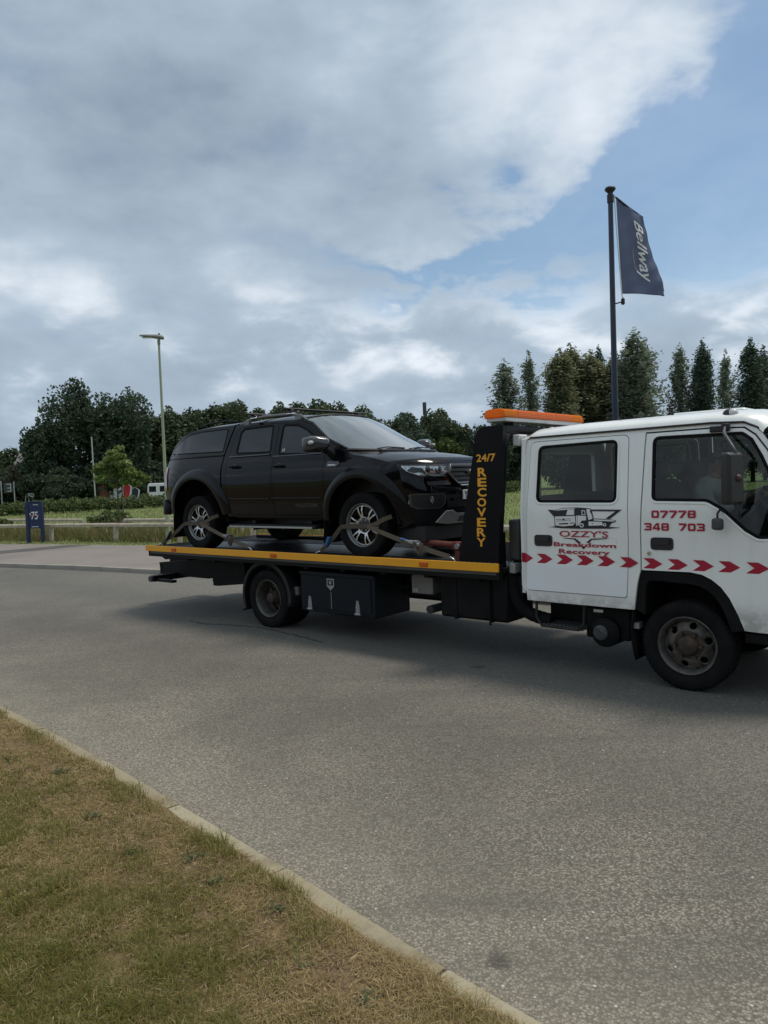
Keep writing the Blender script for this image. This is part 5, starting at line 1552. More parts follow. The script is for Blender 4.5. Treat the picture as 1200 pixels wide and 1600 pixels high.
def tyre_mesh(R_, w_, rim, groove=True, lugs=True):
    h = w_/2; P = [(rim-.004, -h*.78), (rim+.012, -h*.86), (R_*.80, -h*1.0), (R_*.93, -h*.98), (R_*.975, -h*.88), (R_, -h*.76)]
    if groove:
        for gx in (-.38, 0, .38): P += [(R_, h*(gx-.07)), (R_-.010, h*(gx-.055)), (R_-.010, h*(gx+.055)), (R_, h*(gx+.07))]
    P += [(R_, h*.76), (R_*.975, h*.88), (R_*.93, h*.98), (R_*.80, h*1.0), (rim+.012, h*.86), (rim-.004, h*.78)]
    mb = MB(); mb.lathe(P, 64, 'Y', caps=False)
    n = 64
    for i in range(n if lugs else 0):          # shoulder lugs
        a = 2*math.pi*(i+.5)/n; c, s = math.cos(a), math.sin(a)
        for sy in (-1, 1):
            mb.box((s*(R_*.972), sy*h*.905, c*(R_*.972)), (.007, h*.14, .022), Matrix.Rotation(a, 3, 'Y'))
    return mb


def steel_wheel(x, sg, yc, front):
    """tyre mesh with its rim and hub as sub-parts; y outward = sg"""
    t = tyre_mesh(.378, .215, .238).build('front_wheel' if front else 'rear_wheel', M_tyre, truck, smooth=30)
    t.location = (x, sg*yc, .376); o = -.1075*0+.1
    mb = MB(); dep = .055 if front else .155
    mb.lathe([(.238, sg*.088), (.246, sg*.096), (.240, sg*.102), (.226, sg*.092), (.214, sg*.06), (.208, sg*(.09-dep)), (.208, -sg*.10)], 48, 'Y', caps=False)
    rm = mb.build('rim_lip', M_rimlip, t, smooth=40)
    db = MB()
    if front: pf = lambda r_: sg*(.030+.035*math.exp(-((r_-.13)/.045)**2)-.01)
    else: pf = lambda r_: sg*(-.065+.02*math.cos(r_*14))
    disc(db, .0, .209, [(math.cos(a)*.165, math.sin(a)*.165, .029) for a in [i*math.pi/3+.3 for i in range(6)]], pf)
    d = db.build('rim', M_rim, t, smooth=50); s = d.modifiers.new('t', 'SOLIDIFY'); s.thickness = .008; s.offset = 0
    hb = MB(); hb.lathe([(.140, 0), (.138, sg*.046), (.120, sg*.056), (.088, sg*.058), (.082, sg*.085), (.066, sg*.098), (0, sg*.102)] if front else [(.10, -sg*.07), (.092, sg*.0), (.072, sg*.03), (.066, sg*.062), (.04, sg*.072), (0, sg*.072)], 24, 'Y')
    hb.build('hub', M_rust, t, smooth=40)
    nb = MB()
    for i in range(6):
        a = i*math.pi/3; c = (math.cos(a)*(.108 if front else .118), sg*(.066 if front else -.04), math.sin(a)*(.108 if front else .118)); nb.lathe([(.0, -.03), (.017, -.03), (.017, .022), (.012, .03), (.0, .03)], 6, 'Y', c)
    nb.build('wheel_nut', M_rust, t)
    bk = MB(); bk.lathe([(0, -sg*.09), (.205, -sg*.09)], 32, 'Y'); bk.build('brake_drum', M_blk, t)
    return t


WB = 5.2831
for sg in (-1, 1):
    steel_wheel(0, sg, .845, True); steel_wheel(-WB, sg, .875, False)
    t = tyre_mesh(.378, .205, .238).build('inner_rear_wheel', M_tyre, truck, smooth=30); t.location = (-WB, sg*.64, .376)

# ---- chassis
ch = MB()
for y in (-.40, .40):
    ch.bx(-8.30, .95, y-.035, y+.035, .60, .80)
for x in (-.9, -2.2, -3.6, -4.6, -6.3, -7.4): ch.bx(x-.05, x+.05, -.4, .4, .62, .76)
ch.lathe([(.06, -.8), (.06, .8)], 12, 'Y', (0, 0, .40)).lathe([(.07, -.8), (.07, .8)], 12, 'Y', (-WB, 0, .376)).ellipsoid((-WB, 0, .376), (.19, .17, .19))
ch.tube([(-1.2, 0, .55), (-WB, 0, .42)], .05, 10)
for y in (-.40, .40):
    for x0 in (0, -WB):
        ch.tube([(x0-.68, y*1.12, .56), (x0-.3, y*1.12, .47), (x0, y*1.12, .44), (x0+.3, y*1.12, .47), (x0+.68, y*1.12, .56)], .035, 6)
ch.bx(-1.3, .6, -.35, .35, .38, .75)
ch.build('chassis', M_blk, truck, bevel=0)
# tail of the sub-frame and under-run bar
tb = MB(); tb.prism([(-8.48, .655), (-6.9, .80), (-6.3, .80), (-6.3, .44), (-6.95, .37), (-7.06, .37), (-7.06, .48), (-8.42, .46)], lambda a, b, t: (a, t, b), -.52, -.44)
tb.prism([(-8.48, .655), (-6.9, .80), (-6.3, .80), (-6.3, .44), (-6.95, .37), (-7.06, .37), (-7.06, .48), (-8.42, .46)], lambda a, b, t: (a, t, b), .44, .52)
tb.bx(-8.46, -8.38, -.52, .52, .47, .645).bx(-7.1, -7.0, -.5, .5, .42, .6); tb.build('tail_subframe', M_blk, truck, bevel=.006)
ub = MB(); ub.bx(-8.06, -7.94, -.96, .96, .425, .515).bx(-7.94, -7.50, -.93, -.85, .43, .47).bx(-7.94, -7.5, .85, .93, .43, .47).bx(-7.96, -7.2, -.5, -.42, .46, .50).bx(-7.96, -7.2, .42, .5, .46, .50)
ub.build('underrun_bar', M_blk, truck, bevel=.006)
for sg in (-1, 1): MB().lathe([(.045, -.02), (.045, .02)], 16, 'Y', (-8.0, sg*.975, .47)).build('end_cap', M_dgrey, truck)
for y in (-.75, .75): MB().bx(-8.085, -8.063, y-.12, y+.12, .43, .51).build('tail_light', mat('tail_red', (.3, .02, .02), .3), truck)

# rear mudguards
def guard(sg):
    mb = MB(); n = 26; a0, a1 = R(-12), R(202); pr = []
    for i in range(n+1):
        a = a0+(a1-a0)*i/n; pr.append((math.cos(a)*.475-WB+.0, math.sin(a)*.465+.40))
    pr = [(-WB+.455, .30)]+pr[1:]; pr.append((-WB-.50, .19))
    vs = []
    for x, z in pr:
        v = Vector((x+WB, z-.39)); u = v.normalized()
        vs += [(x, sg*.70, z), (x, sg*1.005, z), (x-u.x*.05, sg*1.012, z-u.y*.05)]
    mb.add(vs, [(i*3+j, i*3+j+1, i*3+4+j, i*3+3+j) for i in range(len(pr)-1) for j in (0, 1)])
    o = mb.build('rear_mudguard', mat('mudguard_plastic', (.016, .016, .017), .55, var=(4, .5, (.03, .029, .027)), spec=.3), truck, smooth=50); s = o.modifiers.new('t', 'SOLIDIFY'); s.thickness = .012
    MB().bx(-WB+.36, -WB+.52, -.02+sg*.9, .02+sg*.9, .45, .55).build('guard_stay', M_steel, o)


guard(-1); guard(1)

# toolbox
for sg in (-1, 1):
    bx_ = MB().bx(-4.64, -3.42, sg*.36, sg*.985, .285, .775).build('toolbox', M_toolbox, truck, bevel=.012)
    pl = fillet([(-4.585, .335), (-3.475, .335), (-3.475, .725), (-4.585, .725)], .02); mb = MB(); panel(mb, pl, [], lambda a, b: (a, sg*.995, b), .012, (0, -sg, 0), grid=.5); mb.build('toolbox_lid', M_toolbox, bx_, bevel=.005)
    MB().bx(-4.64, -3.42, sg*.988, sg*1.004, .735, .775).build('toolbox_rim', M_toolbox, bx_, bevel=.004)
    lt = MB(); panel(lt, [(-4.165, .705), (-4.045, .705), (-4.045, .615), (-4.075, .590), (-4.105, .565), (-4.135, .590), (-4.165, .615)], [[(-4.15, .69), (-4.06, .69), (-4.06, .625), (-4.15, .625)]], lambda a, b: (a, sg*1.004, b), .008, (0, -sg, 0), grid=.5)
    l_ = lt.build('latch', M_steel, bx_); MB().bx(-4.125, -4.085, sg*1.0, sg*1.008, .64, .68).build('latch_lock', M_steel, l_)
    MB().bx(-4.108, -4.10, sg*.996, sg*1.0, .345, .55).build('drip_stain', M_greybox, bx_, smooth=0)
    for x in (-4.47, -3.68):
        hg = MB(); panel(hg, [(x-.032, .325), (x+.032, .325), (x+.030, .40), (x+.014, .475), (x-.014, .475), (x-.030, .40)], [], lambda a, b: (a, sg*1.003, b), .008, (0, -sg, 0), grid=.5); hg.build('hinge', M_greybox, bx_)
        MB().lathe([(.016, -.04), (.016, .04)], 10, 'X', (x, sg*1.0, .318)).build('hinge_knuckle', M_steel, bx_)
gb = MB().bx(-3.115, -2.815, -.70, -.52, .565, .78).build('control_box', M_greybox, truck, bevel=.008)
v, f = fit_text('CE', -3.10, -3.03, .585, .620, .01); MB().add([(a, -.7015, b) for a, b in v], f).build('marking', M_vwhite, gb, smooth=0)
for x, z in ((-3.10, .765), (-2.83, .765), (-2.83, .58)): MB().lathe([(.008, -.006), (.008, 0)], 8, 'Y', (x, -.70, z)).build('screw', M_dgrey, gb)
MB().bx(-3.35, -2.0, -.60, -.50, .52, .565).build('side_rail', M_blk, truck)
MB().lathe([(.045, -.9), (.045, -.35), (.04, -.35), (.04, -.9)], 16, 'Y', (-2.72, 0, .44)).build('exhaust', M_dgrey, truck)
tk = MB().bx(-2.55, -1.72, -.93, -.42, .39, .86).build('fuel_tank', M_blk, truck, bevel=.03)
for x in (-2.35, -1.92): MB().bx(x-.02, x+.02, -.937, -.41, .385, .865).build('tank_strap', M_blk, tk)
mb = MB(); mb.tube([(-1.92, -.95, .86), (-1.92, -.955, .60), (-1.915, -.955, .36)], .012, 6); mb.build('drop_rod', M_blk, truck)
hs = MB(); pts = smooth_line([(-1.69, .92), (-1.675, .80), (-1.64, .64), (-1.56, .535), (-1.44, .485), (-1.25, .455)], .03)
hs.tube([(p.x, -.88, p.y) for p in pts], [.062+.004*(i % 2) for i in range(len(pts))], 14); hs.build('air_hose', M_rub, truck, smooth=50)
# behind-cab equipment
hp = MB().bx(-1.69, -1.57, -.9, .9, .62, .86).build('rear_crossmember', M_blk, truck)
MB().bx(-1.70, -1.58, -.92, -.62, 1.02, 1.42).build('hydraulic_tank', mat('tank_dark', (.035, .036, .036), .5, var=(6, .6, (.02, .02, .02))), truck, bevel=.02)
MB().bx(-1.72, -1.56, -.2, .75, 1.0, 1.36).build('battery_box', M_blk, truck, bevel=.02)
wn = MB(); wn.lathe([(.10, -.2), (.10, -.17), (.055, -.17), (.055, .17), (.10, .17), (.10, .2)], 20, 'Y', (-1.80, -.55, 1.08)); wn.build('winch_drum', M_steel, truck, smooth=40)
r = random.Random(3); cb = MB()
for i in range(5): cb.tube([(-1.64+r.uniform(-.02, .02), -.93+.02*i, .86), (-1.66+r.uniform(-.03, .03), -.95+.03*i, .95), (-1.63+r.uniform(-.03, .03), -.90+.03*i, 1.03), (-1.66, -.85+.05*i, 1.08)], .014, 6)
cb.build('hydraulic_hose', M_rub, truck, smooth=60)
MB().bx(-1.665, -1.60, -.985, -.86, .90, 1.00).build('valve_block', M_steel, truck, bevel=.01)

M_capgrey = mat('cap_grey', (.075, .078, .078), .5, var=(9, .6, (.03, .03, .03)))
M_stepdark = mat('step_steel', (.020, .020, .021), .5, .2, var=(9, .6, (.05, .045, .04)), spec=.3)
# step under the rear door
st = MB(); st.bx(-1.35, -.93, -.96, -.70, .405, .43)
for i in range(10): st.prism([(-1.34+.042*i, .43), (-1.322+.042*i, .446), (-1.304+.042*i, .43)], lambda a, b, t: (a, t, b), -.958, -.72)
st.build('step_tread', M_capgrey, truck, smooth=0)
MB().tube([(-1.385, -.96, .655), (-1.39, -.965, .50), (-1.335, -.965, .42), (-.96, -.965, .415), (-.905, -.965, .47), (-.90, -.96, .65)], .014, 8).tube([(-1.385, -.96, .65), (-.90, -.96, .645)], .012, 8).build('step_frame', M_stepdark, truck, smooth=60)
MB().bx(-1.37, -.92, -.72, -.66, .42, .66).build('step_back', M_blk, truck)
at = MB(); at.lathe([(0, -.90), (.10, -.90), (.135, -.88), (.14, -.60), (.10, -.5), (0, -.5)], 28, 'Y', (-.745, 0, .40)); a_ = at.build('air_filter', M_blk, truck, smooth=40)
at = MB(); at.lathe([(0, -.918), (.055, -.918), (.068, -.912), (.068, -.895)], 24, 'Y', (-.775, 0, .40)); c_ = at.build('filter_cap', M_capgrey, a_, smooth=40)
MB().box((-.775, -.925, .40), (.11, .014, .02), Matrix.Rotation(R(35), 3, 'Y')).build('wing_nut', M_dgrey, a_)
MB().bx(-.86, -.77, -.86, -.845, .575, .60).build('label', M_vwhite, a_)
MB().bx(-.95, -.52, -.84, -.55, .33, .62).build('battery_carrier', M_blk, truck, bevel=.02)

# ---- deck
dk = MB(); dk.bx(-7.80, -1.75, -1.08, 1.08, .885, .940)
deck = dk.build('deck', M_deckfloor, truck)
tp = MB(); r = random.Random(2)
for i in range(95):      # raised tread bars across the wheel tracks
    x = -7.7+i*.063
    for y0 in (-.95, .45): tp.bx(x-.008, x+.008, y0, y0+.5, .940, .946)
tp.build('tread_bar', M_deckfloor, deck, smooth=0)['kind'] = 'stuff'
for sg in (-1, 1):
    MB().bx(-7.90, -1.715, sg*1.080, sg*1.102, .918, 1.003).build('side_rail', M_yellow, deck, bevel=.004)
    MB().bx(-7.86, -1.72, sg*1.0, sg*1.079, .84, .99).build('rail_web', M_blk, deck)
    for x in (-7.16, -4.99, -2.62):
        m_ = MB().bx(x-.055, x+.055, sg*1.1025, sg*1.115, .932, .982).build('side_marker', M_amberlamp, deck, bevel=.006)
        MB().bx(x-.04, x+.04, sg*1.1155, sg*1.118, .943, .972).build('lens', M_amberlamp, m_)
rt = MB(); rt.prism([(-7.92, .985), (-7.80, .94), (-7.2, .885), (-7.15, .83), (-7.45, .80)], lambda a, b, t: (a, t, b), -1.06, 1.06); rt.build('deck_tail', M_blk, deck)
cm = MB()
for x in [-7.0+.62*i for i in range(9)]: cm.bx(x-.04, x+.04, -1.0, 1.0, .80, .884)
for y in (-.52, .52): cm.bx(-7.1, -1.75, y-.06, y+.06, .80, .883)
cm.build('cross_member', M_blk, deck)

# ---- headboard
def wing(sg):
    pg = fillet([(-2.205, 1.004), (-1.74, 1.004), (-1.735, 1.05), (-1.64, 2.335), (-1.955, 2.335), (-2.0, 2.05), (-2.13, 1.45)], [0, 0, 0, .03, .15, .2, .3], 6)
    mb = MB(); panel(mb, pg, [], lambda a, b: (a, sg*1.055, b), .05, (0, -sg, 0), grid=.2); o = mb.build('headboard', M_blkgloss, truck, bevel=.01)
    MB().bx(-1.80, -1.728, sg*.93, sg*1.003, .95, 1.3).build('headboard_foot', M_blkgloss, o)
    ps = MB(); ps.add([(x, sg*y, z) for z, x, y0 in ((1.0, -1.742, .99), (1.6, -1.698, .965), (2.1, -1.66, .945), (2.26, -1.648, .92)) for y in (1.004, y0)], [(0, 1, 3, 2), (2, 3, 5, 4), (4, 5, 7, 6)])
    s = ps.build('post_face', M_blkgloss, o).modifiers.new('t', 'SOLIDIFY'); s.thickness = .05; s.offset = 1
    return o


hb_ = wing(-1); wing(1)
bm_ = MB(); bm_.prism(fillet([(-1.955, 2.335), (-1.642, 2.335), (-1.65, 2.255), (-1.98, 2.255)], [.08, .02, .02, .02]), lambda a, b, t: (a, t, b), -1.0, 1.0); bm_.build('headboard_beam', M_blkgloss, truck, bevel=.006)
mb = MB()
for i in range(7):      # curved gusset between post and beam
    pass
mb.prism([(.945, 2.10), (.945, 2.255), (.74, 2.255), (.84, 2.235), (.91, 2.18)], lambda a, b, t: (t, -a, b), -1.70, -1.66); mb.build('corner_gusset', M_blkgloss, truck)
MB().bx(-1.640, -1.60, -.16, .95, 2.262, 2.338).build('beam_cover', M_cab, truck, bevel=.008)
wl_ = MB().bx(-1.66, -1.58, -.86, -.70, 2.135, 2.245).build('work_lamp', M_white, truck, bevel=.012)
MB().bx(-1.579, -1.572, -.84, -.72, 2.15, 2.23).build('lens', M_white, wl_, bevel=.003); MB().lathe([(.010, 0), (.012, .01)], 8, 'X', (-1.572, -.79, 2.20)).build('lamp_screw', M_dgrey, wl_)
for s_, x0, x1, z0, z1 in (('24/7', -1.955, -1.735, 1.992, 2.068),):
    v, f = fit_text(s_, x0, x1, z0, z1, .02); MB().add([(a, -1.0575, b) for a, b in v], f).build('lettering', M_letter, hb_, smooth=0)
word = 'RECOVERY'
for i, chh in enumerate(word):
    t = i/7; xc = -1.893-.035*t; zt = 1.935-i*.0985
    v, f = fit_text(chh, xc-.052, xc+.052, zt-.086, zt, .03); MB().add([(a, -1.0575, b) for a, b in v], f).build('lettering', M_letter, hb_, smooth=0)

# ---- light bar
M_alu = mat('brushed_aluminium', (.52, .53, .52), .45, .3, var=(5, .3, (.38, .38, .37)))
lb = MB().bx(-1.85, -1.63, -1.02, .60, 2.372, 2.412).build('light_bar', M_alu, truck, bevel=.008)
for y in (-.75, .4): MB().bx(-1.80, -1.68, y-.05, y+.05, 2.335, 2.386).build('mounting_foot', M_black, lb)
M_amberrib = mat('amber_rib', (.30, .05, .012), .3)
mods = [(-1.045, -.80, True), (-.792, -.40, False), (-.392, 0.0, False), (.008, .38, False), (.388, .63, True)]
for y0, y1, end in mods:
    mb = MB(); pf = fillet([(-1.865, 2.413), (-1.620, 2.413), (-1.638, 2.482), (-1.68, 2.495), (-1.80, 2.495), (-1.845, 2.482)], .01)
    mb.prism(pf, lambda a, b, t: (a, t, b), y0, y1); o = mb.build('light_module', M_amber2 if end else M_amber, lb, bevel=.012 if end else .004)
    rb = MB()
    for z in (2.426, 2.444, 2.462):
        rb.bx(-1.637+(z-2.41)*-.28, -1.619+(z-2.41)*-.28, y0+.012, y1-.012, z-.0045, z+.0045)
    rb.build('lens_rib', M_amberrib, o, smooth=0)

# ================================================================== PICKUP ON THE DECK
cy_, sy_ = math.cos(YAW), math.sin(YAW)
def tw(x, s, z): return (TX+cy_*x-sy_*s, TY-sy_*x-cy_*s, z)
RX, RS, RZ = -3.7544, -.10, .942
pick = empty('pickup_truck', tw(RX, RS, RZ), -YAW)
tag(pick, 'black double cab pickup with a canopy, strapped on the flatbed', 'pickup truck')


def paint(k, b, oc):
    c = k.mix(k.m('MULTIPLY', k.sm(k.noise(oc, 2.2, 6, .65), .45, .75), .2), (.002, .002, .0032, 1), (.006, .006, .006, 1))
    k.l.new(c, b.inputs['Base Color'])


M_bp = mat('black_paint', (.002, .002, .003), .3, coat=.5, spec=.03, extra=paint)
M_flare = mat('dark_flare_plastic', (.010, .010, .012), .45, var=(5, .4, (.013, .013, .013)), spec=.12)
M_flarep = mat('flare_paint', (.003, .003, .004), .35, coat=.2, spec=.15)
M_tint = mat('tinted_glass', (.010, .013, .014), .02, spec=.5)
M_wind = mat('windscreen_glass', (.075, .092, .09), .03, spec=1.0, coat=1.0, var=(1.4, .6, (.03, .038, .038)))
M_silver = mat('machined_alloy', (.62, .62, .61), .28, .75, var=(10, .3, (.42, .42, .41)))
M_rimedge = mat('rim_edge', (.20, .20, .20), .35, .6)
M_pocket = mat('alloy_pocket', (.014, .014, .015), .4)
M_silp = mat('silver_plastic', (.38, .385, .38), .35, .5)
M_gun = mat('gunmetal_trim', (.09, .09, .095), .3, .6)
M_headl = mat('headlamp_reflector', (.55, .56, .57), .12, .85, var=(22, .7, (.16, .165, .17)))
M_taill = mat('tail_lamp_red', (.22, .008, .012), .12, coat=.6)
M_plate = mat('number_plate', (.66, .66, .64), .4)

WZ = [(0.3, .845), (.48, .875), (.60, .90), (.70, .915), (.74, .922), (.85, .930), (1.0, .932), (1.10, .922), (1.18, .900), (1.235, .878), (1.27, .862), (1.5, .775), (1.72, .685), (1.80, .64)]
wz_a = [a for a, b in WZ]; wz_b = [b for a, b in WZ]


def Wf(x, z):
    w = float(np.interp(z, wz_a, wz_b))
    if x > .20: w -= .115*((x-.20)/.5)**2
    if x < -3.6: w -= .10*((-3.6-x)/.5)**2
    return w


def ps(sg, off=0.0): return lambda x, z: (x, sg*(Wf(x, z)+off), z)


FA = [(math.cos(R(a))*.535+.0, math.sin(R(a))*.545+.42) for a in range(-2, 183, 10)]       # front arch, front to back
RA = [(-3.19+math.cos(R(a))*.60, math.sin(R(a))*.62+.42) for a in range(8, 176, 10)]
NOSE_E = [(.42, 1.115, .78, 1.150), (.53, 1.085, .875, 1.092), (.575, 1.0, .925, 1.0), (.60, .86, .945, .86), (.615, .80, .985, .80), (.625, .66, .99, .66), (.615, .50, .94, .50), (.60, .36, .88, .36)]
HOOD_E = [(-.235, 1.288, .06, 1.262), (-.12, 1.218, .14, 1.250), (.05, 1.195, .28, 1.236), (.25, 1.158, .48, 1.208), (.42, 1.115, .78, 1.150)]
WIND_E = [(-1.185, 1.722, -.985, 1.792), (-.955, 1.655, -.78, 1.70), (-.60, 1.428, -.36, 1.478), (-.235, 1.288, .06, 1.262)]
ROOF_E = [(-2.52, 1.750, -2.50, 1.812), (-2.1, 1.757, -2.1, 1.828), (-1.55, 1.742, -1.5, 1.830), (-1.185, 1.722, -.985, 1.792)]
CAN_E = [(-4.085, 1.335, -4.235, 1.36), (-4.02, 1.47, -4.14, 1.50), (-3.93, 1.575, -4.02, 1.62), (-3.78, 1.67, -3.86, 1.715), (-3.55, 1.735, -3.6, 1.785), (-3.1, 1.758, -3.1, 1.822), (-2.555, 1.758, -2.53, 1.825)]


def skin(mb, E, k=3.4, us=None, kz=None):
    us = us or [-1, -.97, -.93, -.88, -.8, -.68, -.5, -.25, 0, .25, .5, .68, .8, .88, .93, .97, 1]
    nu = len(us); vs = []
    for xe, ze, xc, zc in E:
        w_ = Wf(xe, ze)
        for u in us: t = abs(u)**k; t2 = abs(u)**(kz or k); vs.append((xc+(xe-xc)*t, u*w_, zc+(ze-zc)*t2))
    mb.add(vs, [(i*nu+j, i*nu+j+1, (i+1)*nu+j+1, (i+1)*nu+j) for i in range(len(E)-1) for j in range(nu-1)])


def NX(y, z):
    """nose surface x at (y, z)"""
    zs = [e[1] for e in NOSE_E][::-1]; xe = float(np.interp(z, zs, [e[0] for e in NOSE_E][::-1])); xc = float(np.interp(z, zs, [e[2] for e in NOSE_E][::-1]))
    w_ = Wf(xe, z); return xc+(xe-xc)*min(1, abs(y)/w_)**3.4


# cab and wing sides
fdo = [(-1.525, .50), (-.665, .50), (-.60, .66), (-.575, .90), (-.57, 1.18), (-.585, 1.285), (-.655, 1.385), (-.80, 1.50), (-1.0, 1.615), (-1.19, 1.683), (-1.585, 1.712), (-1.525, 1.30)]
rdo = [(-2.44, .50), (-1.54, .50), (-1.54, 1.30), (-1.602, 1.713), (-2.1, 1.722), (-2.42, 1.705), (-2.475, 1.66), (-2.50, 1.30), (-2.50, .95), (-2.47, .72)]
cab_out = [(-2.575, .48), (-2.575, .70), (-2.595, 1.31), (-2.53, 1.750), (-2.1, 1.757), (-1.55, 1.742), (-1.185, 1.722), (-.955, 1.655), (-.60, 1.428), (-.235, 1.288), (-.12, 1.218), (.05, 1.195), (.25, 1.158), (.42, 1.115), (.53, 1.085),
           (.575, 1.0), (.60, .86), (.615, .80), (.625, .66), (.615, .50), (.60, .36), (.56, .36)]+FA+[(-.55, .48)]
body = MB()
for sg in (-1, 1): panel(body, cab_out, [fdo, rdo], ps(sg), .025, (0, -sg, 0), grid=.11)
skin(body, ROOF_E, 3.0, kz=3.5); skin(body, NOSE_E)
body.add([(-2.53, s*Wf(-2.5, z), z) for z in (.5, 1.3, 1.75) for s in (-1, 1)], [(0, 1, 3, 2), (2, 3, 5, 4)])
skin(body, [(.60, .36, .88, .36), (.3, .34, .3, .30)])
body.bx(-2.5, .2, -.8, .8, .46, .50)
bodyo = body.build('body', M_bp, pick, smooth=42, weld=False)
# dark inner shell so nothing shows through the shut lines
sh = MB(); sh.bx(-2.5, -.68, -.80, .80, .5, 1.24).bx(-2.45, -1.1, -.60, .60, 1.24, 1.70).bx(-4.1, -2.6, -.70, .70, 1.04, 1.30).bx(-3.9, -2.62, -.60, .60, 1.30, 1.68).bx(-.5, .5, -.62, .62, .6, 1.1)
sh.build('inner_shell', M_black, pick, smooth=0)

hood = MB(); skin(hood, HOOD_E, 3.2, kz=2.6)
ho = hood.build('bonnet', M_bp, pick, smooth=50)
for sg in (-1, 1):      # raised bonnet ridges and the shut line
    MB().tube([(x, sg*(Wf(x, z)-.002), z+.001) for x, z in ((-.17, 1.25), (-.12, 1.217), (.05, 1.194), (.25, 1.157), (.42, 1.114), (.53, 1.084))], .004, 6).build('bonnet_gap', M_black, ho)
wd_ = MB(); skin(wd_, WIND_E, 3.2, kz=3.4); wo = wd_.build('windscreen', M_wind, pick, smooth=60)
for sg in (-1, 1): MB().tube([(x, sg*(Wf(x, z)-.012), z+.004) for x, z, _, _ in WIND_E], .022, 8).build('pillar_trim', M_bp, wo, smooth=60)
MB().tube([(-.985+(-1.17+.985)*abs(u)**3.2, u*.67, 1.795-.07*abs(u)**3.4) for u in [i/10 for i in range(-10, 11)]], .013, 6).build('header_trim', M_black, wo)
MB().tube([(.07-.30*abs(u)**3.2, u*.86, 1.264+.022*abs(u)**3.4) for u in [i/10 for i in range(-10, 11)]], .02, 6).build('scuttle', M_black, wo)
for y0, y1 in ((-.62, -.05), (-.02, .55)): MB().tube([(.05, y0, 1.287), (-.03, (y0+y1)/2, 1.312), (.0, y1, 1.30)], .008, 6).build('wiper', M_black, wo)
MB().ellipsoid((-.80, 0, 1.66), (.03, .13, .04)).build('rear_view_mirror', M_black, wo)

# canopy and cargo bed
canw = fillet([(-3.98, 1.402), (-3.94, 1.50), (-3.80, 1.60), (-3.56, 1.690), (-3.3, 1.712), (-2.665, 1.716), (-2.64, 1.378)], [.04, .05, .1, .1, .1, .04, .04], 4)
can_side = [(-2.60, 1.338)]+[(a, b) for a, b, _, _ in CAN_E][::-1]
can_side = [(-2.612, 1.338), (-2.552, 1.758)]+[(a, b) for a, b, _, _ in CAN_E][::-1][1:]
cn = MB()
for sg in (-1, 1): panel(cn, can_side, [], ps(sg, .006), .02, (0, -sg, 0), grid=.12)
skin(cn, CAN_E, 3.0, kz=3.4); cn.add([(-2.545, s*(Wf(-2.5, z)-.01), z) for z in (1.3, 1.75) for s in (-1, 1)]+[(-2.53, 0, 1.82)], [(0, 1, 3, 4, 2)])
cano = cn.build('canopy', M_bp, pick, smooth=42)
for sg in (-1, 1):
    mb = MB(); panel(mb, canw, [inset(canw, .018)], ps(sg, .0085), .004, (0, -sg, 0), grid=.2); mb.build('window_seal', M_rub, cano)
    mb = MB(); panel(mb, inset(canw, .016), [], ps(sg, .010), 0, None, grid=.2); mb.build('side_window', M_tint, cano, smooth=60)
    mb = MB(); mb.tube([(x, sg*(Wf(x, 1.338)+.004), z) for x, z in ((-4.07, 1.336), (-3.3, 1.338), (-2.61, 1.336))], .012, 8); mb.build('canopy_foot', M_flare, cano)
mb = MB(); vs = []
for t, (xe, ze, xc, zc) in enumerate(CAN_E[:4]):
    for u in (-.8, -.5, 0, .5, .8): vs.append((xc+(xe-xc)*abs(u)**3-.006, u*Wf(xe, ze), zc+(ze-zc)*abs(u)**3.4+.004))
mb.add(vs, [(i*5+j, i*5+j+1, (i+1)*5+j+1, (i+1)*5+j) for i in range(3) for j in range(4)]); mb.build('rear_window', M_tint, cano, smooth=60)

bed_out = [(-2.605, .50), (-2.610, .70), (-2.618, 1.325), (-4.085, 1.325), (-4.125, 1.20), (-4.135, .86), (-4.11, .62), (-4.02, .56), (-3.80, .53)]+RA[::-1]+[(-2.63, .49)]
bd = MB()
for sg in (-1, 1): panel(bd, bed_out, [], ps(sg), .025, (0, -sg, 0), grid=.11)
skin(bd, [(-4.085, 1.325, -4.27, 1.345), (-4.125, 1.20, -4.305, 1.2), (-4.135, .86, -4.305, .86), (-4.11, .62, -4.27, .62)], 4)
bd.add([(-4.1, -.8, .6), (-4.1, .8, .6), (-2.6, .8, .6), (-2.6, -.8, .6)], [(0, 1, 2, 3)])
bed = bd.build('cargo_bed', M_bp, pick, smooth=42)
for sg in (-1, 1):
    tl = [(-4.10, 1.225), (-4.005, 1.215), (-3.985, 1.0), (-4.0, .865), (-4.115, .86)]
    mb = MB(); panel(mb, tl, [], ps(sg, .012), .012, (0, -sg, 0), grid=.12)
    for za, zb in ((.86, 1.225),):
        mb.add([(-4.10, sg*(Wf(-4.1, za)+.012), za), (-4.10, sg*(Wf(-4.1, zb)+.012), zb), (-4.235, sg*.70, zb), (-4.235, sg*.70, za)], [(0, 1, 2, 3)])
    t_ = mb.build('tail_light', M_taill, bed, smooth=50, bevel=.005)
    mb = MB(); panel(mb, [(-4.104, 1.10), (-4.05, 1.095), (-4.05, 1.02), (-4.108, 1.02)], [], ps(sg, .0135), 0, None, grid=.2); mb.build('reversing_lens', M_lens, t_)
bmpr = MB()
for sg in (-1, 1):
    bmpr.add([(x, sg*(w_), z) for x, w_, z0, z1 in ((-3.93, .885, .50, .66), (-4.10, .87, .50, .715), (-4.24, .80, .505, .725), (-4.36, .66, .51, .725)) for z in (z0, z1)], [(0, 1, 3, 2), (2, 3, 5, 4), (4, 5, 7, 6)])
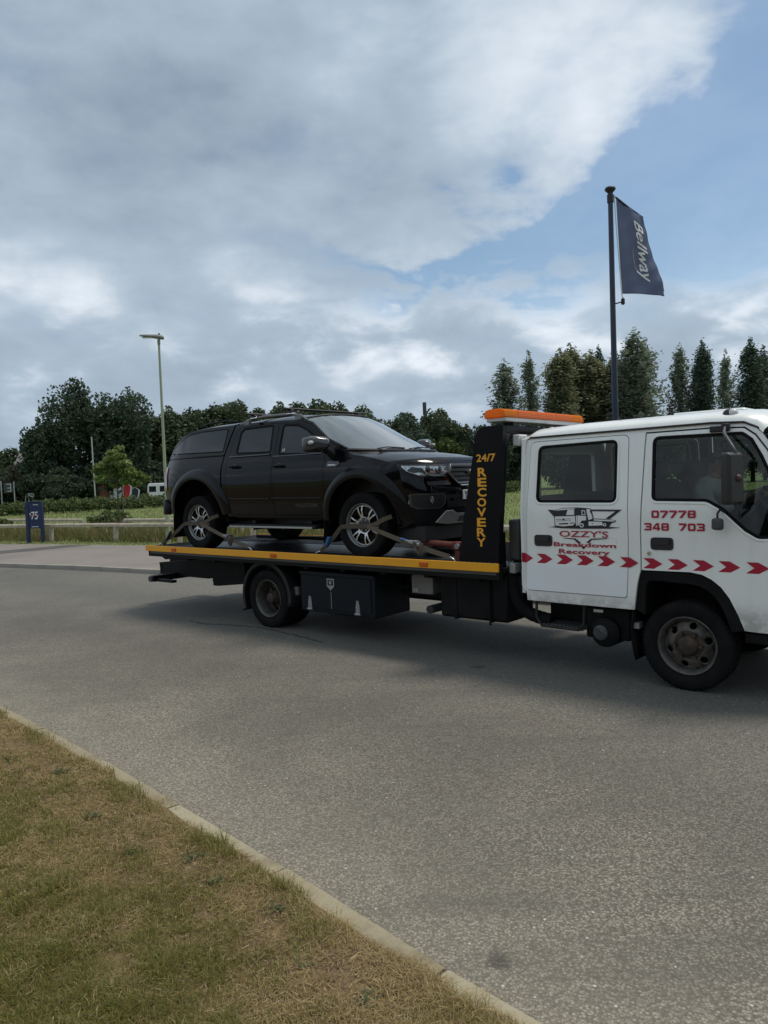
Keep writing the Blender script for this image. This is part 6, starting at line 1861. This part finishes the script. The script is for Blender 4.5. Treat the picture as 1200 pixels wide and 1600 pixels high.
bmpr.bx(-4.37, -4.30, -.66, .66, .51, .724); o = bmpr.build('rear_bumper', M_flare, pick, smooth=50); s = o.modifiers.new('t', 'SOLIDIFY'); s.thickness = .02


# doors with windows
fw = fillet([(-1.452, 1.292), (-1.50, 1.682), (-1.20, 1.655), (-1.0, 1.578), (-.82, 1.470), (-.685, 1.36), (-.672, 1.262)], [.04, .04, .10, .12, .1, .02, .03], 4)
rw = fillet([(-2.345, 1.345), (-2.36, 1.640), (-2.30, 1.686), (-1.705, 1.690), (-1.625, 1.325)], [.04, .05, .03, .04, .04], 4)
for sg in (-1, 1):
    for nm, ol, wn_, hx in (('front_door', fdo, fw, (-1.50, -1.29)), ('rear_door', rdo, rw, (-2.40, -2.19))):
        mb = MB(); panel(mb, inset(ol, .0035), [wn_], ps(sg, .001), .03, (0, -sg, 0), grid=.1); d = mb.build(nm, M_bp, pick, smooth=42, bevel=.003)
        mb = MB(); panel(mb, inset(wn_, -.012), [inset(wn_, .014)], ps(sg, .004), .006, (0, -sg, 0), grid=.2); mb.build('window_seal', M_rub, d)
        mb = MB(); panel(mb, inset(wn_, .01), [], ps(sg, -.004), 0, None, grid=.2); mb.build('window_glass', M_tint, d, smooth=60)
        z = 1.14 if nm[0] == 'f' else 1.165
        hb2 = MB(); hb2.tube([(hx[0], sg*(Wf(hx[0], z)+.015), z), (hx[0]+.03, sg*(Wf(hx[0], z)+.038), z+.002), (hx[1]-.03, sg*(Wf(hx[1], z)+.038), z+.002), (hx[1], sg*(Wf(hx[1], z)+.015), z)], [.012, .016, .016, .012], 8)
        h = hb2.build('handle', M_flare, d, smooth=60)
        MB().ellipsoid(((hx[0]+hx[1])/2, sg*(Wf(hx[0], z)-.002), z+.005), (.06, .012, .03)).build('handle_cup', M_black, h)
        x0, x1 = (min(a for a, b in ol)+.03, max(a for a, b in ol)-.06)
        mb = MB(); mb.tube([(x, sg*(Wf(x, .715)+.001), .715+.008*((x1-x)/(x1-x0))) for x in [x0+(x1-x0)*i/8 for i in range(9)]], .011, 8); mb.build('crease_bead', M_bp, d, smooth=60)
        mb = MB(); mb.prism([(0, -.010), (.007, -.006), (.007, .006), (0, .010)], lambda o_, b, t: (t, sg*(Wf(t, 1.27+b)+o_), (1.268 if nm[0] == 'f' else 1.302)+b), x0, x1-(.02 if nm[0] == 'f' else .02)); mb.build('waist_trim', M_gun, d)
    # flank script and quarter sticker
    v, f = fit_text('WILDTRAK', -1.12, -.70, .608, .652, .01)
    if sg > 0: v = [(-1.82-a, b) for a, b in v]
    MB().add([ps(sg, .004)(a, b) for a, b in v], f).build('script', mat('dark_script', (.055, .055, .058), .35), pick, smooth=0)
    mb = MB(); panel(mb, [(-1.40, 1.325), (-1.35, 1.325), (-1.35, 1.36), (-1.40, 1.36)], [[(-1.39, 1.333), (-1.375, 1.333), (-1.375, 1.352), (-1.39, 1.352)]], ps(sg, .0), 0, None, grid=.2); mb.build('window_sticker', M_silp, pick, smooth=0)
    # fender vent badge
    vt = [(-.52, 1.105), (-.50, 1.165), (-.34, 1.155), (-.30, 1.115), (-.35, 1.085), (-.50, 1.085)]
    mb = MB(); panel(mb, vt, [], ps(sg, .010), .012, (0, -sg, 0), grid=.3); b = mb.build('fender_vent', M_gun, pick, bevel=.006)
    mb = MB(); panel(mb, [(-.49, 1.108), (-.36, 1.104), (-.36, 1.116), (-.49, 1.120)], [], ps(sg, .0115), 0, None, grid=.3); mb.build('badge', M_silver, b)

    # wheel arch flares
    def flare(name, cx, cz, r0, r1, a0, a1, xs=1.0):
        n = 24; vs = []
        for i in range(n+1):
            a = R(a0+(a1-a0)*i/n); c, s = math.cos(a)*xs, math.sin(a)
            rr1 = r1*(1+.02*math.sin(a*2))
            for rr, o_ in ((r0, -.10), (r0, .036), (r0+.03, .045), (rr1-.03, .034), (rr1, .002)):
                x, z = cx+c*rr, cz+s*rr; vs.append((x, sg*(Wf(min(x, .62), z)+o_), z))
        mb = MB(); mb.add(vs, [(i*5+j, i*5+j+1, (i+1)*5+j+1, (i+1)*5+j) for i in range(n) for j in range(4)]); return mb.build(name, M_flarep, pick, smooth=50)
    flare('front_arch_flare', 0.0, .42, .525, .665, 2, 178); flare('rear_arch_flare', -3.19, .42, .595, .745, 8, 172)
    for cx, r_, nm in ((0, .55, 'front'), (-3.19, .63, 'rear')):
        n = 16; vs = []
        for i in range(n+1):
            a = math.pi*i/n; vs += [(cx+math.cos(a)*r_, sg*.90, .40+math.sin(a)*r_), (cx+math.cos(a)*r_, sg*.45, .40+math.sin(a)*r_)]
        mb = MB(); mb.add(vs, [(2*i, 2*i+1, 2*i+3, 2*i+2) for i in range(n)]); mb.add([(cx+math.cos(math.pi*i/n)*r_, sg*.46, .40+math.sin(math.pi*i/n)*r_) for i in range(n+1)], [tuple(range(n+1))]); mb.build('wheel_liner', M_black, pick, smooth=0)
    # mud flaps
    for cx in (-.60, -3.80):
        mb = MB(); mb.add([(cx, sg*.62, .52), (cx, sg*.91, .52), (cx-.02, sg*.91, .16), (cx-.02, sg*.62, .16)], [(0, 1, 2, 3)]); o = mb.build('mudflap', M_rub, pick, smooth=0); s = o.modifiers.new('t', 'SOLIDIFY'); s.thickness = .012
    # side step
    stp = MB(); stp.bx(-2.42, -.70, sg*.76, sg*.965, .335, .385); so2 = stp.build('side_step', M_flare, pick, bevel=.015)
    MB().bx(-2.40, -.76, sg*.9655, sg*.975, .338, .362).build('step_strip', M_silp, so2, bevel=.003)
    for x in (-2.1, -1.0): MB().bx(x-.03, x+.03, sg*.5, sg*.78, .36, .42).build('step_bracket', M_black, so2)
    # door mirror
    mr = MB(); secs = []
    C0 = Vector((-.52, sg*1.06, 1.365))
    prof = fillet([(-.155, -.085), (.10, -.075), (.145, -.01), (.125, .085), (-.06, .10), (-.155, .075)], .05, 4); n = len(prof)
    def mv(a, b, d, k): return (C0.x+d+.0*a, C0.y+a*k*(-sg)*-1*-1, C0.z+b*k)
    rings = [(-.085, .93), (-.07, 1.0), (.02, .98), (.07, .82), (.10, .5)]
    vs = [];
    for d, k in rings: vs += [(C0.x+d*.9-(-a*.25), C0.y-sg*a*k, C0.z+b*k) for a, b in prof]
    mr.add(vs, [(i*n+j, i*n+(j+1) % n, (i+1)*n+(j+1) % n, (i+1)*n+j) for i in range(len(rings)-1) for j in range(n)]+[tuple(range(n))[::-1], tuple((len(rings)-1)*n+j for j in range(n))])
    mo = mr.build('door_mirror', mat('mirror_cap_black', (.03, .03, .034), .22, coat=.6), pick, smooth=50)
    MB().tube([(-.50, sg*.965, 1.31), (-.47, sg*.91, 1.27), (-.46, sg*.86, 1.235)], [.05, .045, .06], 10).build('mirror_foot', M_flare, mo, smooth=60)
    MB().ellipsoid((C0.x+.025, C0.y+sg*.135, C0.z+.015), (.045, .022, .024)).build('mirror_indicator', M_lens, mo, smooth=60)
    MB().bx(C0.x-.10, C0.x-.06, C0.y-.13, C0.y+.13, C0.z-.09, C0.z-.045).build('mirror_base', M_flare, mo, bevel=.015)
    # roof rail
    rl = MB(); rl.tube([(-2.42, sg*.66, 1.752), (-2.30, sg*.655, 1.795), (-1.95, sg*.645, 1.826), (-1.5, sg*.645, 1.818), (-1.22, sg*.655, 1.785), (-1.08, sg*.67, 1.715)], [.014, .020, .021, .021, .020, .012], 10)
    for x, z in ((-2.30, 1.77), (-1.25, 1.76)): rl.bx(x-.06, x+.06, sg*.655-.02, sg*.655+.02, z-.03, z+.025)
    rl.build('roof_rail', mat('rail_satin', (.16, .165, .17), .35, .6), pick, smooth=60)
    cr2 = MB(); cr2.tube([(-3.52, sg*.55, 1.79), (-3.3, sg*.55, 1.835), (-2.9, sg*.55, 1.845), (-2.62, sg*.55, 1.815)], .013, 8); cr2.build('canopy_rail', M_flare, pick, smooth=60)
for x, y1 in ((-2.16, .80), (-1.42, .80)):
    cbm = MB(); z = 1.885 if x > -2 else 1.875
    cbm.prism([(-.03, -.012), (.03, -.012), (.04, 0), (.03, .012), (-.03, .012), (-.04, 0)], lambda a, b, t: (x+a, t, z+b), -y1, y1); c = cbm.build('roof_bar', M_black, pick)
    for sg in (-1, 1): MB().bx(x-.05, x+.05, sg*.645-.035, sg*.645+.035, 1.80, z-.011).build('bar_foot', M_black, c, bevel=.012); MB().bx(x-.045, x+.075, sg*.645-.036, sg*.645+.036, 1.812, 1.83).build('foot_clamp', M_chrome, c, bevel=.004)


# ---- nose
def npanel(name, m, poly, off, parent, thick=.012, holes=(), grid=.09, bevel=0, smooth=45):
    mb = MB(); panel(mb, poly, holes, lambda y, z: (NX(y, z)+off, y, z), thick, (-1, 0, 0), grid=grid); return mb.build(name, m, parent, smooth=smooth, bevel=bevel)


for sg in (-1, 1):
    q = lambda pts: [(sg*a, b) for a, b in pts]
    hlp = [(.385, 1.060), (.60, 1.066), (.80, 1.072), (.862, 1.076), (.866, 1.045), (.835, .985), (.74, .932), (.60, .920), (.45, .918), (.41, .97)]
    h = npanel('headlight', M_headl, q(hlp), .008, pick, .03)
    npanel('headlight_frame', M_black, q(hlp), .013, h, .012, [q(inset(hlp, .014))])
    for cy2, r_ in ((.66, .040), (.53, .028)):
        x = NX(cy2, 1.0); MB().ellipsoid((x+.008, sg*cy2, 1.003), (.028, r_, r_)).build('projector', M_pocket, h); MB().lathe([(r_+.010, -.0), (r_+.012, .02), (r_+.002, .02)], 20, 'X', (x+.008, sg*cy2, 1.003)).build('projector_ring', M_chrome, h)
    npanel('lamp_cover', glass_mat('lamp_glass', (.93, .95, .95)), q(inset(hlp, .004)), .040, h, 0)
    drl = [(.41, .975), (.50, .945), (.72, .948), (.72, .956), (.50, .956), (.42, .985)]; npanel('light_strip', M_lens, q(drl), .016, h, .006)
    fg = fillet(q([(.50, .735), (.82, .742), (.80, .60), (.74, .565), (.53, .565), (.49, .62)]), .03, 4)
    f = npanel('fog_lamp_bezel', M_black, fg, .006, pick, .02, bevel=.004)
    npanel('bezel_rim', M_gun, fg, .012, f, .014, [inset(fg, .012)])
    x = NX(.64, .66); MB().lathe([(.045, 0), (.048, .012), (.0, .02)], 20, 'X', (x, sg*.62, .665)).build('fog_lamp', M_headl, f)
    MB().bx(NX(.82, .66)-.01, NX(.82, .66)+.02, sg*.80-.01, sg*.80+.006, .63, .73).build('bezel_fin', M_silp, f)
    npanel('bumper_slot', M_black, q([(.42, .88), (.66, .872), (.66, .83), (.40, .83)]), .004, pick, .008)
gp = [(-.43, .965), (-.34, 1.068), (.34, 1.068), (.43, .965), (.30, .835), (-.30, .835)]
g_ = npanel('grille', M_pocket, gp, .004, pick, .02)
npanel('grille_frame', M_gun, gp, .030, g_, .03, [inset(gp, .026)], bevel=.004)
for z, w_ in ((1.035, .33), (.985, .385), (.935, .37), (.885, .325)):
    mb = MB(); mb.add([(NX(y, z)+dx, y, z+dz) for dx, dz in ((.008, -.012), (.024, -.006), (.024, .008), (.008, .012)) for y in [w_*i/8 for i in range(-8, 9)]], [(i*17+j, i*17+j+1, (i+1)*17+j+1, (i+1)*17+j) for i in range(3) for j in range(16)]); mb.build('grille_bar', M_gun, g_, smooth=30)
mb = MB(); mb.lathe([(0, .022), (.085, .022), (.085, .034), (0, .040)], 28, 'X', (NX(0, .965), 0, 0)); eb = mb.build('oval_badge', M_chrome, g_); eb.scale = (1, 1.0, .45); eb.location = (0, 0, .965)
npanel('chin_trim', M_silp, [(-.26, .815), (.26, .815), (.25, .83), (-.25, .83)], .02, pick, .02)
lp_ = npanel('lower_grille', M_black, [(-.50, .72), (.50, .72), (.44, .57), (-.44, .57)], .004, pick, .01)
pl_ = MB().bx(NX(0, .70)+.012, NX(0, .70)+.026, -.26, .26, .655, .765).build('number_plate', M_plate, pick, bevel=.003)
v, f = fit_text('Y', -.240, -.180, .672, .748, .02)
MB().add([(NX(0, .70)+.0275, y, z) for y, z in v], f).build('plate_lettering', M_vblack, pl_, smooth=0)
sk = [(-.56, .405), (-.47, .535), (-.38, .54), (-.30, .50), (.30, .50), (.38, .54), (.47, .535), (.56, .405), (.40, .38), (-.40, .38)]
skd = npanel('skid_plate', M_silp, sk, .022, pick, .03, bevel=.006)
npanel('skid_inset', M_gun, [(-.26, .40), (-.24, .465), (.24, .465), (.26, .40)], .026, skd, .01)
npanel('bumper_lip', M_flare, [(-.78, .575), (-.50, .56), (.50, .56), (.78, .575), (.74, .37), (-.74, .37)], .010, pick, .02)


# ---- wheels: twin-spoke alloys
def alloy(x, sg, name):
    t = tyre_mesh(.387, .265, .252, lugs=False).build(name, M_tyre, pick, smooth=30); t.location = (x, sg*.775, .386)
    mb = MB(); mb.lathe([(.232, sg*.10), (.240, sg*.112), (.234, sg*.118), (.222, sg*.108), (.214, sg*.08), (.208, -sg*.10)], 56, 'Y', caps=False); mb.build('rim', M_rimedge, t, smooth=40)
    mb = MB(); mb.lathe([(0, sg*.02), (.20, sg*.015), (.207, sg*.02)], 40, 'Y'); mb.build('wheel_back', M_pocket, t)
    rot = .26; O = [(math.cos(2*math.pi*i/72)*.222, math.sin(2*math.pi*i/72)*.222) for i in range(72)]; holes = []
    for i in range(6):
        for c, wd, r_in in ((0, .34, .098), (30, .24, .118)):
            a = R(60*i+c)+rot; ro = .207
            wo_, wi = (R(18.2), R(19)) if c == 0 else (R(7.0), R(3.5))
            pts = [(math.cos(a+s*wo_)*ro, math.sin(a+s*wo_)*ro) for s in (-1, -.5, 0, .5, 1)]+[(math.cos(a+wi)*r_in, math.sin(a+wi)*r_in), (math.cos(a-wi)*r_in, math.sin(a-wi)*r_in)]
            holes.append(pts)
    mb = MB(); panel(mb, O, holes, lambda a, b: (a, sg*(.098-.035*math.exp(-(math.hypot(a, b)/.11)**2)-.015*(math.hypot(a, b) > .2)), b), .035, (0, -sg, 0), grid=.05, side_mat=1)
    sp_ = mb.build('spokes', [M_silver, M_pocket], t, smooth=30)
    mb = MB(); mb.lathe([(.094, sg*.050), (.090, sg*.076), (.06, sg*.084), (0, sg*.086)], 24, 'Y'); mb.build('hub_cap', M_pocket, t, smooth=40)
    for i in range(6):
        a = i*math.pi/3; MB().lathe([(.012, sg*.06), (.012, sg*.082), (0, sg*.084)], 8, 'Y', (math.cos(a)*.062, sg*.006, math.sin(a)*.062)).build('wheel_nut', M_steel, t)
    for ch in t.children: ch.scale = (1.085, 1, 1.085)
    return t


for sg in (-1, 1): alloy(0, sg, 'front_wheel'); alloy(-3.22, sg, 'rear_wheel')
ub2 = MB(); ub2.bx(-3.9, .5, -.5, .5, .30, .48).bx(-.45, .80, -.72, .72, .20, .37).lathe([(.06, -.7), (.06, .7)], 10, 'Y', (-3.22, 0, .386)).lathe([(.05, -.7), (.05, .7)], 10, 'Y', (0, 0, .386)); ub2.build('underbody', M_black, pick)

# ================================================================== STRAPS, WINCH BAR, DRIVER
M_web = mat('strap_webbing', (.085, .064, .046), .9, var=(16, .6, (.075, .058, .045)), bump=(200, .4))
M_webtan = mat('strap_webbing_faded', (.115, .088, .064), .9, var=(14, .6, (.10, .08, .06)), bump=(200, .4))
M_blue = mat('blue_webbing', (.02, .10, .26), .7, var=(10, .5, (.03, .07, .15)))


def L2(x, s, z): return Vector((x, -s, z))     # truck local


def strap(name, wx, label, lx, rx_, blue):
    """webbing that hooks to the deck either side of a wheel and runs over its face"""
    root = empty(name, (TX, TY, 0), -YAW); so_ = .90+RS; zc = RZ+.386
    fx = so_+.028; st = so_+.005
    A = L2(lx, 1.03, 1.005); B = L2(rx_, 1.03, 1.01)
    wl, wr = wx-.372, wx+.372
    # across the face
    face = [L2(wl+.0, st-.05, zc-.03), L2(wl+.05, st+.01, zc-.02), L2(wx-.22, fx, zc-.012), L2(wx-.05, fx+.012, zc-.008), L2(wx+.10, fx+.008, zc-.004), L2(wx+.19, fx+.004, zc+.002)]
    up = [Vector((0, 0, 1))]*len(face)
    MB().strip(face, .026, .006, up).build('webbing', M_web, root, smooth=40)
    # loose tail carried over the tyre shoulder behind the knot
    pt = [L2(wx+.17, fx+.012, zc-.005), L2(wx+.27, fx+.004, zc+.03), L2(wr-.02, st+.006, zc+.075), L2(wr+.05, st-.06, zc+.105)]
    MB().strip(pt, .025, .006, [Vector((0, 0, 1))]*4).build('webbing_tail', M_webtan, root, smooth=40)
    pt = [L2(wl+.03, st, zc-.02), L2(wl-.02, st-.07, zc-.03), L2(wl-.05, st-.2, zc-.03)]
    MB().strip(pt, .025, .006, [Vector((0, 0, 1))]*3).build('webbing_tail', M_web, root, smooth=40)
    def leg(P, Q, m, k):
        n = 6; pts = [P.lerp(Q, i/n)+Vector((0, 0, -.018*math.sin(math.pi*i/n))) for i in range(n+1)]
        return MB().strip(pts, .025, .006, [Vector((0, .25, 1))]*(n+1)).build('webbing_leg', m, root, smooth=40)
    P = face[4]+Vector((.03, -.008, 0)); Q = B+Vector((-.06, 0, .03)); leg(P, Q, M_webtan, 1)
    # ratchet near the front hook
    d = (Q-P).normalized(); c = P.lerp(Q, .62); ay = Matrix.Rotation(-math.atan2(-d.z, d.x)*-1, 3, 'Y')
    MB().box(c+Vector((0, -.01, .012)), (.17, .062, .028), ay).build('ratchet_frame', M_steel, root, bevel=.005)
    MB().lathe([(.021, -.045), (.021, .045)], 14, 'Y', c+Vector((.02, -.008, .012))).build('ratchet_spindle', M_dgrey, root)
    MB().box(c+Vector((-.05, -.012, .035)), (.15, .05, .012), ay @ Matrix.Rotation(R(-14), 3, 'Y')).build('ratchet_handle', M_steel, root, bevel=.004)
    loop = [c+Vector((.03, -.035, .0)), c+Vector((.06, -.05, -.07)), c+Vector((.085, -.05, -.105)), c+Vector((.10, -.04, -.05)), c+Vector((.09, -.035, .02))]
    MB().strip(loop, .022, .005, [Vector((.3, 1, .2))]*5).build('loose_end', M_webtan, root, smooth=50)
    P2 = face[1]; Q2 = A+Vector((.06, 0, .03)); leg(P2, Q2, M_web if not blue else M_web, 2)
    if blue:
        d2 = (Q2-P2).normalized(); a2 = Matrix.Rotation(math.atan2(-d2.z, d2.x), 3, 'Y')
        MB().box(P2.lerp(Q2, .62)+Vector((0, -.012, 0)), (.13, .05, .045), a2).build('ratchet_sleeve', M_blue, root, bevel=.01)
        m3 = P.lerp(Q, .50); MB().box(m3+Vector((0, -.009, .008)), (.16, .04, .012), ay).build('blue_label', M_blue, root, bevel=.003)
    else:
        d2 = (Q2-P2).normalized(); a2 = Matrix.Rotation(math.atan2(-d2.z, d2.x), 3, 'Y')
        MB().box(P2.lerp(Q2, .72)+Vector((0, -.012, 0)), (.26, .035, .03), a2).build('ratchet_sleeve', M_black, root, bevel=.008)
    for E_, sgn in ((A, 1), (B, -1)):
        MB().tube([E_+Vector((sgn*.05, 0, .028)), E_+Vector((sgn*.02, -.01, .02)), E_+Vector((-sgn*.015, -.015, .0)), E_+Vector((-sgn*.02, -.01, -.03)), E_+Vector((sgn*.005, .0, -.04))], .008, 8).build('hook', M_chrome, root, smooth=60)
    return tag(root, label, 'ratchet strap', 'ratchet straps over the pickup wheels')


strap('ratchet_strap', RX-.0, 'brown strap with a blue ratchet over the pickup front wheel', -4.27, -2.28, True)
strap('ratchet_strap', RX-3.22, 'brown strap with a black ratchet sleeve over the pickup rear wheel', -7.62, -5.50, False)

wb = empty('winch_bar', (TX, TY, 0), -YAW)
M_redp = mat('red_oxide_paint', (.17, .035, .022), .6, var=(9, .6, (.09, .03, .02)))
MB().tube([L2(-3.12, .55, 1.13), L2(-2.45, .52, 1.10), L2(-2.25, .50, 1.09)], .035, 10).build('bar', M_redp, wb, smooth=60)
MB().box(L2(-2.55, .53, 1.10), (.16, .09, .09)).build('bracket', M_redp, wb, bevel=.01)
MB().box(L2(-2.55, .53, .995), (.10, .07, .11)).build('foot', M_redp, wb)
MB().lathe([(.03, 0), (.03, .03)], 10, 'Y', L2(-2.55, .60, 1.10)).build('pin', M_steel, wb)
tag(wb, 'red towing bar lying on the deck under the pickup nose', 'tow bar')


def skinned(name, pts, edges, m, parent, sub=2):
    me = bpy.data.meshes.new(name); me.from_pydata([p[0] for p in pts], edges, []); o = bpy.data.objects.new(name, me); COL.objects.link(o)
    o.parent = parent; sk_ = o.modifiers.new('skin', 'SKIN'); sk_.use_smooth_shade = True
    for i, p in enumerate(pts):
        r_ = p[1]; me.skin_vertices[0].data[i].radius = r_ if isinstance(r_, tuple) else (r_, r_)
    me.skin_vertices[0].data[0].use_root = True
    s = o.modifiers.new('sub', 'SUBSURF'); s.levels = sub; s.render_levels = sub
    dg = bpy.context.evaluated_depsgraph_get(); dg.update(); m2 = bpy.data.meshes.new_from_object(o.evaluated_get(dg))
    bpy.data.objects.remove(o); m2.name = name
    return link_mesh(name, m2, m, parent, smooth=180)


def driver():
    root = empty('person', tw(0, .46, 1.0), -YAW)     # local: x forward, y left, z up from the cab floor
    M_skin = mat('skin', (.30, .165, .115), .6, var=(12, .3, (.24, .12, .085))); M_shirt = mat('grey_shirt', (.36, .38, .37), .9, var=(9, .5, (.25, .27, .265)), bump=(40, .3)); M_trs = mat('dark_trousers', (.03, .033, .04), .9); M_hair = mat('dark_hair', (.022, .016, .012), .8)
    # torso, arms to mid forearm in one shirt surface
    P = [((.02, 0, .22), (.16, .13)), ((.01, 0, .42), (.165, .12)), ((.03, 0, .60), (.17, .12)), ((.06, 0, .70), (.11, .09)), ((.09, 0, .77), (.062, .062)),
         ((.05, -.19, .67), .072), ((.17, -.25, .47), .058), ((.32, -.17, .55), .046), ((.05, .19, .67), .072), ((.20, .24, .50), .058), ((.36, .14, .62), .046)]
    Eg = [(0, 1), (1, 2), (2, 3), (3, 4), (3, 5), (5, 6), (6, 7), (3, 8), (8, 9), (9, 10)]
    b = skinned('body', P, Eg, M_shirt, root)
    lg = skinned('trousers', [((.02, 0, .20), (.16, .13)), ((.06, -.12, .18), .10), ((.44, -.15, .20), .075), ((.52, -.15, -.02), .055), ((.06, .12, .18), .10), ((.46, .15, .20), .075), ((.56, .15, -.02), .055)], [(0, 1), (1, 2), (2, 3), (0, 4), (4, 5), (5, 6)], M_trs, root)
    # head bent forward over the wheel
    hd = MB(); H0 = Vector((.15, 0, .90)); rt_ = Matrix.Rotation(R(22), 3, 'Y'); n, m = 24, 16; vs = []
    for i in range(m+1):
        t = math.pi*i/m-math.pi/2
        for j in range(n):
            a = 2*math.pi*j/n; x, y, z = math.cos(a)*math.cos(t)*.098, math.sin(a)*math.cos(t)*.076, math.sin(t)*.118
            if z < 0: x += .018*min(1, -z/.08); y *= 1+z*1.6
            if x > .06 and abs(y) < .02 and -.045 < z < .02: x += .024*(1-abs(y)/.02)*(1-abs(z+.02)/.04 if abs(z+.02) < .04 else 0)      # nose
            if x > .05 and .012 < abs(y) < .05 and -.002 < z < .03: x -= .010                                                              # eye sockets
            if x > .06 and abs(y) < .028 and -.075 < z < -.052: x += .006                                                                 # lips
            vs.append(H0+rt_ @ Vector((x, y, z)))
    hd.add(vs, [(i*n+j, i*n+(j+1) % n, (i+1)*n+(j+1) % n, (i+1)*n+j) for i in range(m) for j in range(n)]); head = hd.build('head', M_skin, root, smooth=180, weld=True)
    skinned('neck', [((.085, 0, .74), .058), ((.13, 0, .84), .054)], [(0, 1)], M_skin, head)
    hr = MB(); vs = []
    for i in range(9):
        t = R(4+86*i/8)
        for j in range(n):
            a = 2*math.pi*j/n; k = 1.07; x, y, z = math.cos(a)*math.cos(t)*.098*k, math.sin(a)*math.cos(t)*.076*k, math.sin(t)*.118*k
            if math.cos(a) > .2: z = max(z, .055+.02*math.cos(a))
            else: z = z-.05*(1-i/8)*(-math.cos(a)*.5+.5)
            vs.append(H0+rt_ @ Vector((x, y, z)))
    hr.add(vs, [(i*n+j, i*n+(j+1) % n, (i+1)*n+(j+1) % n, (i+1)*n+j) for i in range(8) for j in range(n)]); hr.build('hair', M_hair, head, smooth=180)
    for sy in (-1, 1):
        MB().ellipsoid(H0+rt_ @ Vector((-.005, sy*.079, -.01)), (.018, .009, .032)).build('ear', M_skin, head, smooth=60); MB().ellipsoid(H0+rt_ @ Vector((.083, sy*.030, .014)), (.011, .013, .009)).build('eye', M_white, head, smooth=60)
    # forearms and hands closed on the wheel rim
    for sy, E0, Hn in ((-1, (.31, -.175, .545), (.435, -.165, .60)), (1, (.35, .145, .615), (.485, .13, .655))):
        e, h = Vector(E0), Vector(Hn); d = (h-e).normalized(); sdv = Vector((0, 1, 0)); upv = d.cross(sdv).normalized()
        if upv.z < 0: upv = -upv
        P = [(tuple(e), .040), (tuple(e.lerp(h, .6)), .032), (tuple(h), (.026, .034)), (tuple(h+d*.07), (.020, .042))]; Eg = [(0, 1), (1, 2), (2, 3)]
        ar = skinned('forearm', P, Eg, M_skin, root)
        for fi, (o_, ln) in enumerate(((-.033, .062), (-.011, .072), (.011, .068), (.033, .054))):
            b0 = h+d*.06+sdv*o_; q = [b0, b0+d*ln*.45+upv*.012, b0+d*ln*.85-upv*.004, b0+d*ln*.8-upv*.030, b0+d*ln*.45-upv*.040]
            skinned('finger', [(tuple(p), .0095-.0007*k) for k, p in enumerate(q)], [(k, k+1) for k in range(4)], M_skin, ar, 1)
        b0 = h+d*.02+sdv*(.036*-sy); q = [b0, b0+d*.03+sdv*(.018*-sy)-upv*.01, b0+d*.055+sdv*(.010*-sy)-upv*.028]
        skinned('thumb', [(tuple(p), .011-.001*k) for k, p in enumerate(q)], [(0, 1), (1, 2)], M_skin, ar, 1)
        if sy > 0: MB().lathe([(.033, -.012), (.036, -.01), (.036, .01), (.033, .012)], 18, 'X', h-d*.02).build('watch', M_black, ar)
    return tag(root, 'driver in a grey shirt bent over the wheel of the white cab', 'person')


driver()
